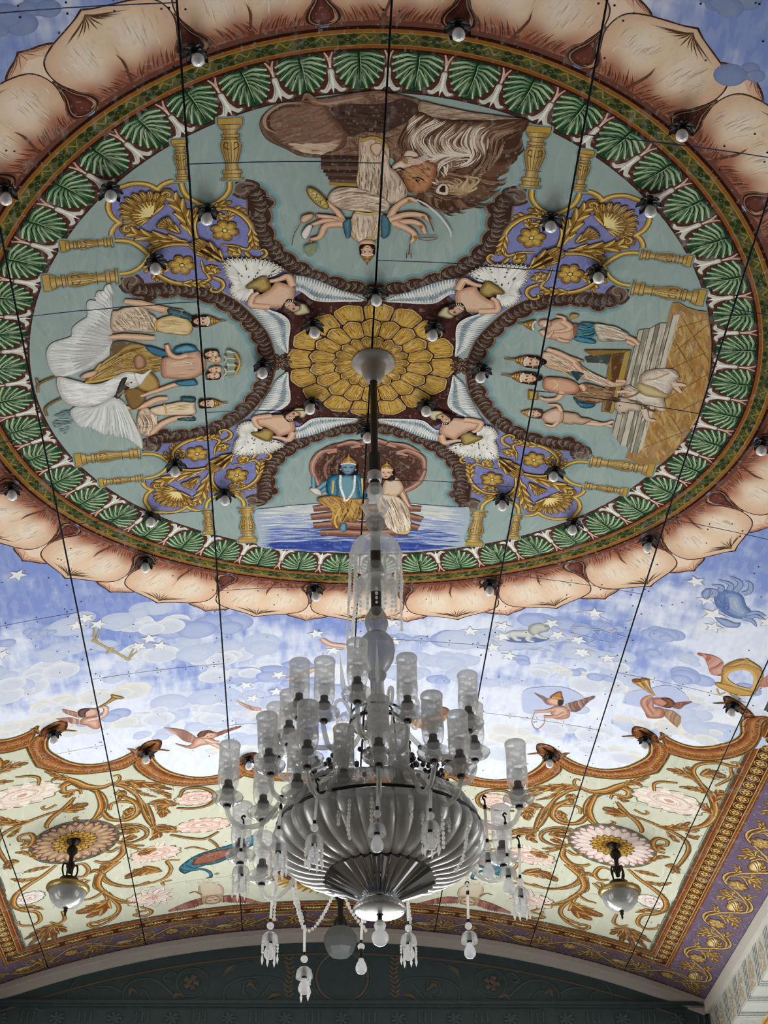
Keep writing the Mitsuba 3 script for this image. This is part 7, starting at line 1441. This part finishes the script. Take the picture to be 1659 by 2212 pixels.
for i, top, kn, cup, bul in PEND:
    pk = numbered(f'{CH}__pendant'); top, kn, cup = map(np.array, (top, kn, cup))
    scene[pk] = mikit.ply(tube([top-[0, 0, .012], kn+[0, 0, .02]], .0062, 8, 0), 'bead_glass', smooth=True)
    put(pk, 'hook', mikit.ply(cat_([tube([top+[.008, 0, .028], top+[0, 0, .036], top+[-.008, 0, .026], top+[0, 0, .012], top-[0, 0, .012]], .004, 6, 5), tube([top-[0, 0, .010], top-[0, 0, .03]], .007, 8, 0)]), 'black_iron', smooth=True)); put(pk, 'ferrule', mikit.ply(tube([kn+[0, 0, .018], kn+[0, 0, .032]], .007, 8, 0), 'black_iron', smooth=True))
    put(pk, 'knob', KNOB, at(*kn)); put(pk, 'socket', HB, at(*cup)); put(pk, 'bulb', PB, at(*cup))
    if i != 11:
        put(pk, 'glass_bell', BELL, at(*cup))
        if i not in (4, 6, 7, 13):
            for j in range(7):
                if i == 10 and j not in (4, 5, 2): continue
                t = j*2*PI/7+i; put(pk, 'crystal_drop', BEAD, at(cup[0]+.036*math.cos(t), cup[1]+.036*math.sin(t), cup[2]-.014-.006*(j % 2)))
# strings of glass beads
STRANDS = [[[-0.117, -0.06, 6.135], [-0.121, -0.06, 5.954], [-0.128, -0.06, 5.765], [-0.132, -0.06, 5.581]], [[-0.083, 0.05, 6.199], [-0.088, 0.05, 5.973], [-0.107, 0.05, 5.702]], [[0.136, -0.06, 6.14], [0.132, -0.06, 5.931], [0.132, -0.06, 5.689]], [[0.129, 0.05, 6.202], [0.121, 0.05, 6.032]], [[-0.362, 0.3, 4.672], [-0.354, 0.3, 4.491], [-0.32, 0.3, 4.359]], [[-0.381, 0.35, 4.569], [-0.342, 0.35, 4.412], [-0.305, 0.35, 4.336], [-0.247, 0.35, 4.38], [-0.153, 0.35, 4.57]], [[-0.153, 0.35, 4.57], [-0.106, 0.35, 4.436], [-0.036, 0.35, 4.337]], [[-0.443, 0.3, 4.671], [-0.449, 0.3, 4.491], [-0.451, 0.3, 4.37]], [[0.166, 0.5, 4.567], [0.177, 0.5, 4.465], [0.176, 0.5, 4.398]], [[-0.045, 0.2, 4.429], [-0.046, 0.2, 4.321]], [[0.258, -0.45, 4.528], [0.26, -0.45, 4.465], [0.259, -0.45, 4.381]], [[0.391, -0.3, 4.579], [0.354, -0.3, 4.408], [0.321, -0.3, 4.345]], [[-0.04, -0.5, 4.597], [-0.043, -0.5, 4.439]], [[-0.132, -0.47, 4.579], [-0.138, -0.47, 4.452], [-0.132, -0.47, 4.41]], [[0.12, -0.5, 4.587], [0.127, -0.5, 4.492]], [[0.432, 0.35, 4.54], [0.444, 0.35, 4.631]]]
STRANDS += [[(AX+.125*math.cos(t), .125*math.sin(t), 6.12), (AX+.13*math.cos(t), .13*math.sin(t), 6.0), (AX+.126*math.cos(t), .126*math.sin(t), 5.90)] for t in np.arange(10)*2*PI/10] + [[(AX+.098*math.cos(t), .098*math.sin(t), 5.90), (AX+.10*math.cos(t), .10*math.sin(t), 5.82)] for t in np.arange(14)*2*PI/14+.2] + [[(AX+.45*math.cos(t), .45*math.sin(t), 4.65), (AX+.455*math.cos(t), .455*math.sin(t), 4.50)] for t in (-2.0, -1.2, -.9, -.3, .2, 3.3, 2.8)]
for s in STRANDS:
    p = spl(s, 14); L = np.r_[0, np.cumsum(np.linalg.norm(np.diff(p, axis=0), axis=1))]; n = max(3, int(L[-1]/.0165)); t = np.linspace(0, L[-1], n)
    pts = np.stack([np.interp(t, L, p[:, j]) for j in range(3)], 1)
    k = cpart('bead_strand', cat_([ball(c, .0062+.0022*prng.random()+(.002 if j % 7 == 6 else 0), 1, 1.25) for j, c in enumerate(pts)]), 'bead_glass', smooth=True); tag(k, kind='stuff')
for t in np.arange(4)*PI/2+.4: cpart('glass_chain', tube([(AX+.06*math.cos(t), .06*math.sin(t), 5.40), (AX+.075*math.cos(t), .075*math.sin(t), 5.25), (AX+.06*math.cos(t), .06*math.sin(t), 5.0)], .005, 6, 8), 'bead_glass', smooth=True)

# ---------------------------------------------------------------- bulbs in leaf cups on the ceiling
def leaf_cup(n=8, r=.062, seed=0):
    ms = []; g = np.random.default_rng(seed)
    for j in range(n):
        a = j*2*PI/n; k = g.uniform(.85, 1.15); d = np.array([math.cos(a), math.sin(a), 0]); e = np.array([-d[1], d[0], 0])
        pts = []
        for s, w, h in ((.25, .3, 0), (.55, .42, -.004), (.85, .36, -.014), (1.0, .0, -.030*k)):
            for q in (-1, 0, 1): pts.append(d*r*s*k+e*q*w*r*.62+[0, 0, h-.012+(.006 if q == 0 else 0)])
        V = np.array(pts); F = []
        for i in range(3):
            for q in range(2): b = i*3+q; F += [[b, b+1, b+4], [b, b+4, b+3]]
        m = trimesh.Trimesh(V, F, process=False); m2 = trimesh.Trimesh(V+[0, 0, -.003], np.array(F)[:, ::-1], process=False); ms += [m, m2]
    return cat_(ms)
LEAF = [mikit.ply(leaf_cup(8, .062, s), 'black_iron') for s in range(3)]
CSOCK = lply([(.0, 0), (.026, 0), (.026, -.010), (.017, -.014), (.016, -.040), (.0, -.040)], 'black_iron', 14, smooth=False)
CBULB = lply([(.012, -.036), (.014, -.044), (.024, -.056), (.0295, -.074), (.027, -.090), (.016, -.101), (.0, -.105)], 'white_bulb', 24)
RINGW = ['rightmost one below the steps scene', 'near the painted crab, right', 'just right of the chandelier stem', 'just left of the chandelier stem', 'nearest the painted gilt scales', 'at the left edge below the bird scene', '', 'at the left edge above the bird scene', 'left of the lion, by a long panel joint', 'above the mane of the lion', 'right of the lion, by a short panel joint', '']
BULBS = [(2.262*math.cos(math.radians(7.5+30*k)), 2.262*math.sin(math.radians(7.5+30*k)), 'on the petal ring, '+w, 'bulbs on the petal ring of the medallion') for k, w in enumerate(RINGW) if w]
for su, a in ((-1, 'bird'), (1, 'steps')):
    for sv, b in ((-1, 'lion'), (1, 'sea')):
        sp_ = f'of the spandrel between {a} and {b} scenes'
        BULBS += [(su*1.31, sv*1.32, 'outer tip '+sp_, 'bulbs on the violet spandrels'), (su*.85, sv*1.15, f'{b}-side arch {sp_}', 'bulbs on the violet spandrels'), (su*1.13, sv*.83, f'{a}-side arch {sp_}', 'bulbs on the violet spandrels'), (su*.325, sv*.32, f'beside golden rosette, between {a} and {b} scenes', 'bulbs close round the golden rosette')]
for u, v, a in ((-.6, 0, 'bird'), (.62, 0, 'steps'), (0, -.57, 'lion'), (0, .57, 'sea')): BULBS.append((u, v, f'on the crown of the frame of the {a} scene', 'bulbs at the crowns of the scene frames'))
for s, a in ((-1, 'left'), (1, 'right')):
    for (u, v), w in zip(((.79, 4.62), (1.56, 4.33), (2.2, 3.79), (2.69, 3.05)), ('first', 'second', 'third', 'fourth')): 
        if s*u > -2.5: BULBS.append((s*u, v, f'on the {w} moulding volute {a} of the chandelier', 'bulbs on the moulding volutes'))
for i, (u, v, where, grp) in enumerate(BULBS):
    p = surf([[u, v]], .007)[0]; a = u/VR
    t = thing('ceiling_bulb', f'bulb in leaf cup, {where}', 'light bulb', grp)
    m = at(p[0], p[1], p[2]) @ T().rotate([0, 1, 0], math.degrees(a)) @ T().rotate([0, 0, 1], 37*i)
    put(t, 'leaf_cup', LEAF[i % 3], m); put(t, 'socket', CSOCK, m); put(t, 'bulb', CBULB, m @ T().rotate([1, .3*(i % 3-1), 0], ((i*29) % 17-8)*1.2))
# ---------------------------------------------------------------- three lamps with glass bowls
def bowl_lamp(x, y, ztop, zrim, rad, label, kind):
    t = thing('pendant_lamp', label, 'lamp'); P_ = lambda nm_, pr, b, **k: put(t, nm_, lply([(r, z) for r, z in pr], b, **k), T().translate([x, y, 0]))
    P_('canopy', [(.0, ztop+.01), (.06, ztop+.01), (.055, ztop-.015), (.03, ztop-.03), (.022, ztop-.05)], 'dark_bronze')
    h = ztop-zrim
    P_('stem', [(.018, ztop-.04), (.040, ztop-.07), (.042, ztop-.10), (.018, ztop-.13), (.016, ztop-h*.45), (.032, ztop-h*.48), (.034, ztop-h*.55), (.020, ztop-h*.60), (.014, ztop-h*.68)], 'dark_bronze', ribs=8, amp=.15)
    for j in range(4):
        a = j*PI/2+.5; c, s = math.cos(a), math.sin(a)
        put(t, 'bracket', mikit.ply(tube([(x+.02*c, y+.02*s, ztop-h*.52), (x+.055*c, y+.055*s, ztop-h*.50), (x+.065*c, y+.065*s, ztop-h*.62), (x+.050*c, y+.050*s, ztop-h*.78), (x+.075*c, y+.075*s, zrim+.035)], [.006, .008, .007, .007, .012], 8, 6), 'dark_bronze', smooth=True))
    P_('cover', [(.03, zrim+.10), (.075, zrim+.085), (.09, zrim+.04), (rad*.80, zrim+.02), (rad*.95, zrim+.012)], 'dark_bronze')
    P_('gilt_rim', [(rad*.90, zrim+.022), (rad*1.03, zrim+.018), (rad*1.06, zrim), (rad*1.0, zrim-.018), (rad*.93, zrim-.026)], 'gilt_brass', n=96, ribs=44, amp=.05)
    P_('glass_bowl', [(rad*.92, zrim-.015), (rad*.90, zrim-.05), (rad*.80, zrim-.095), (rad*.60, zrim-.135), (rad*.30, zrim-.158), (.015, zrim-.165)], 'prism_glass', n=120, ribs=60, amp=.012)
    P_('finial', [(.0, zrim-.155), (.022, zrim-.162), (.012, zrim-.175), (.016, zrim-.188), (.006, zrim-.205), (.010, zrim-.216), (.0, zrim-.24)], 'dark_bronze')
scene['prism_glass'] = {'type': 'blendbsdf', 'weight': .6, 'a': {'type': 'thindielectric', 'int_ior': 1.6}, 'b': {'type': 'twosided', 'bsdf': {'type': 'principled', 'base_color': srgb('b4b4b2'), 'metallic': .15, 'roughness': .2}}}
for s, lab in ((-1, 'brass lamp with ribbed glass bowl under the brown and yellow sunflower'), (1, 'brass lamp with ribbed glass bowl under the white-petalled sunflower')):
    q = surf([[s*2.262, 5.64]])[0]; bowl_lamp(q[0]+(0 if s < 0 else .01), 5.64, q[2], 6.775, .163, lab, 0)
t = thing('glass_globe_lamp', 'dull grey lantern globe on a dark neck hanging before the green end wall', 'lamp')
put(t, 'neck', lply([(.0, 7.475), (.05, 7.47), (.03, 7.44), (.022, 7.30), (.05, 7.26), (.062, 7.22), (.062, 7.17), (.0, 7.17)], 'black_iron', 20), T().translate([0, 7.45, 0]))
mat('smoked_glass', '5c605e', .25, spec=.6)
put(t, 'globe', lply([(.06, 7.185), (.115, 7.16), (.150, 7.10), (.152, 7.05), (.130, 6.97), (.105, 6.925), (.088, 6.912), (.0, 6.908)], 'smoked_glass', 8, smooth=False), T().translate([0, 7.45, 0]))
t = thing('globe_lamp', 'frosted bowl lamp under the aisle ceiling at the lower right edge', 'lamp')
put(t, 'canopy', lply([(0, 6.3), (.07, 6.3), (.05, 6.27), (.02, 6.2), (.06, 6.12), (.10, 6.09)], 'black_iron', 20), T().translate([3.95, 6.45, 0])); put(t, 'bowl', lply([(.10, 6.10), (.15, 6.07), (.16, 6.02), (.12, 5.95), (.0, 5.92)], 'white_bulb', 28), T().translate([3.95, 6.45, 0]))
# ---------------------------------------------------------------- stucco relief of the end wall
def relief(q, r, b, name, flat=.5):
    q = np.asarray(q, float); P3 = np.stack([q[:, 0], np.full(len(q), YEND-.004), q[:, 1]], 1)
    m = tube(P3, r, 8, 6); m.vertices[:, 1] = YEND+.002-(YEND+.002-m.vertices[:, 1])*flat-.002
    return obj(name, m, b, 'wall_far', smooth=True)
us = np.linspace(-3.35, 3.35, 60); z_ = VH-VR+np.sqrt((VR-.0)**2-us**2)
relief(np.stack([us, z_-.245], 1)[::2], .012, 'bronze_relief', 'gilt_line')
def circ(c, r, n=24): t = np.linspace(0, 2*PI, n+1); return np.stack([c[0]+r*np.cos(t), c[1]+r*np.sin(t)], 1)
relief(circ((.035, 7.0), .245), .014, 'bronze_relief', 'ring'); relief(circ((.035, 7.0), .275), .008, 'green_relief', 'ring')
RL = [P('477 6823 624 6970 804 6994 1016 6972 1136 6893 1143 6780 1051 6712 875 6734 702 6937'), P('834 6869 859 6949 948 6949 967 6847 899 6813'), P('1304 6893 1321 7019 1448 7077 1569 7031 1597 6917 1524 6815 1390 6814 1315 6893'), P('1591 7008 1660 7043 1724 6986 1688 6951 1634 6974'),
      P('1143 6780 1251 6713 1428 6702 1589 6792 1731 6917 1859 6975 2025 6941 2096 6839 2053 6715 1918 6704 1845 6782 1919 6873 2006 6839'), P('875 7132 988 7132 1109 7052 1174 6984'), P('2096 6839 2213 6896 2336 6897')]
LV = [P('1407 6939 1454 6973 1485 6928 1450 6894'), P('845 6869 903 6926 946 6892'), P('1522 6792 1591 6826 1621 6770'), P('1961 6839 2020 6873 2037 6805'), P('599 6823 677 6823 742 6767'), P('1044 7121 1121 7075 1163 7007')]
RR = [P('2257 7077 2378 7097 2542 6958 2609 6839 2561 6740 2443 6740 2413 6838 2515 6878'), P('2609 6839 2725 6819 2873 6741 2886 6682 2788 6672')]
for s in (1, -1):
    mir = lambda q: np.stack([.035+s*(q[:, 0]-.035), q[:, 1]], 1)
    for q in RL: relief(mir(q), [.008, .013, .014, .010], 'green_relief', 'scroll')
    for q in RR: relief(mir(q), [.007, .011, .008], 'green_relief', 'scroll')
    for q in LV: relief(mir(q), [.004, .030, .006], 'bronze_relief', 'acanthus_leaf')
    for j in range(5):
        c = mir(P('1463 6939'))[0]; t = j*2*PI/5; relief([c+.02*np.array([math.cos(t), math.sin(t)]), c+.075*np.array([math.cos(t), math.sin(t)])], [.02, .034], 'bronze_relief', 'flower_petal')
    for j in range(9):
        x = .035+s*(.50+.01*math.sin(j)); z = 6.80+j*.045; relief([(x, z), (x+s*.03, z+.03), (x+s*.05, z+.045)], [.012, .016, .003], 'bronze_relief', 'laurel_leaf'); relief([(x, z), (x-s*.03, z+.03), (x-s*.045, z+.05)], [.012, .014, .003], 'bronze_relief', 'laurel_leaf')
struct('trim_4', cat_([boxm(-XW, XW, YEND-.05, YEND+.01, 6.722, 6.755), boxm(-XW, XW, YEND-.03, YEND+.01, 6.70, 6.722)]), 'green_wall')
for k in range(-6, 7):
    x = k*.53+.035
    for j in range(3): relief([(x+.2+j*.055, 6.665), (x+.2+j*.055, 6.56)], .014, 'green_relief', 'frieze_bar')
    for j in range(7): t = j*2*PI/7; relief([(x, 6.60), (x+.07*math.cos(t), 6.60+.06*math.sin(t))], [.012, .020], 'green_relief', 'frieze_leaf')
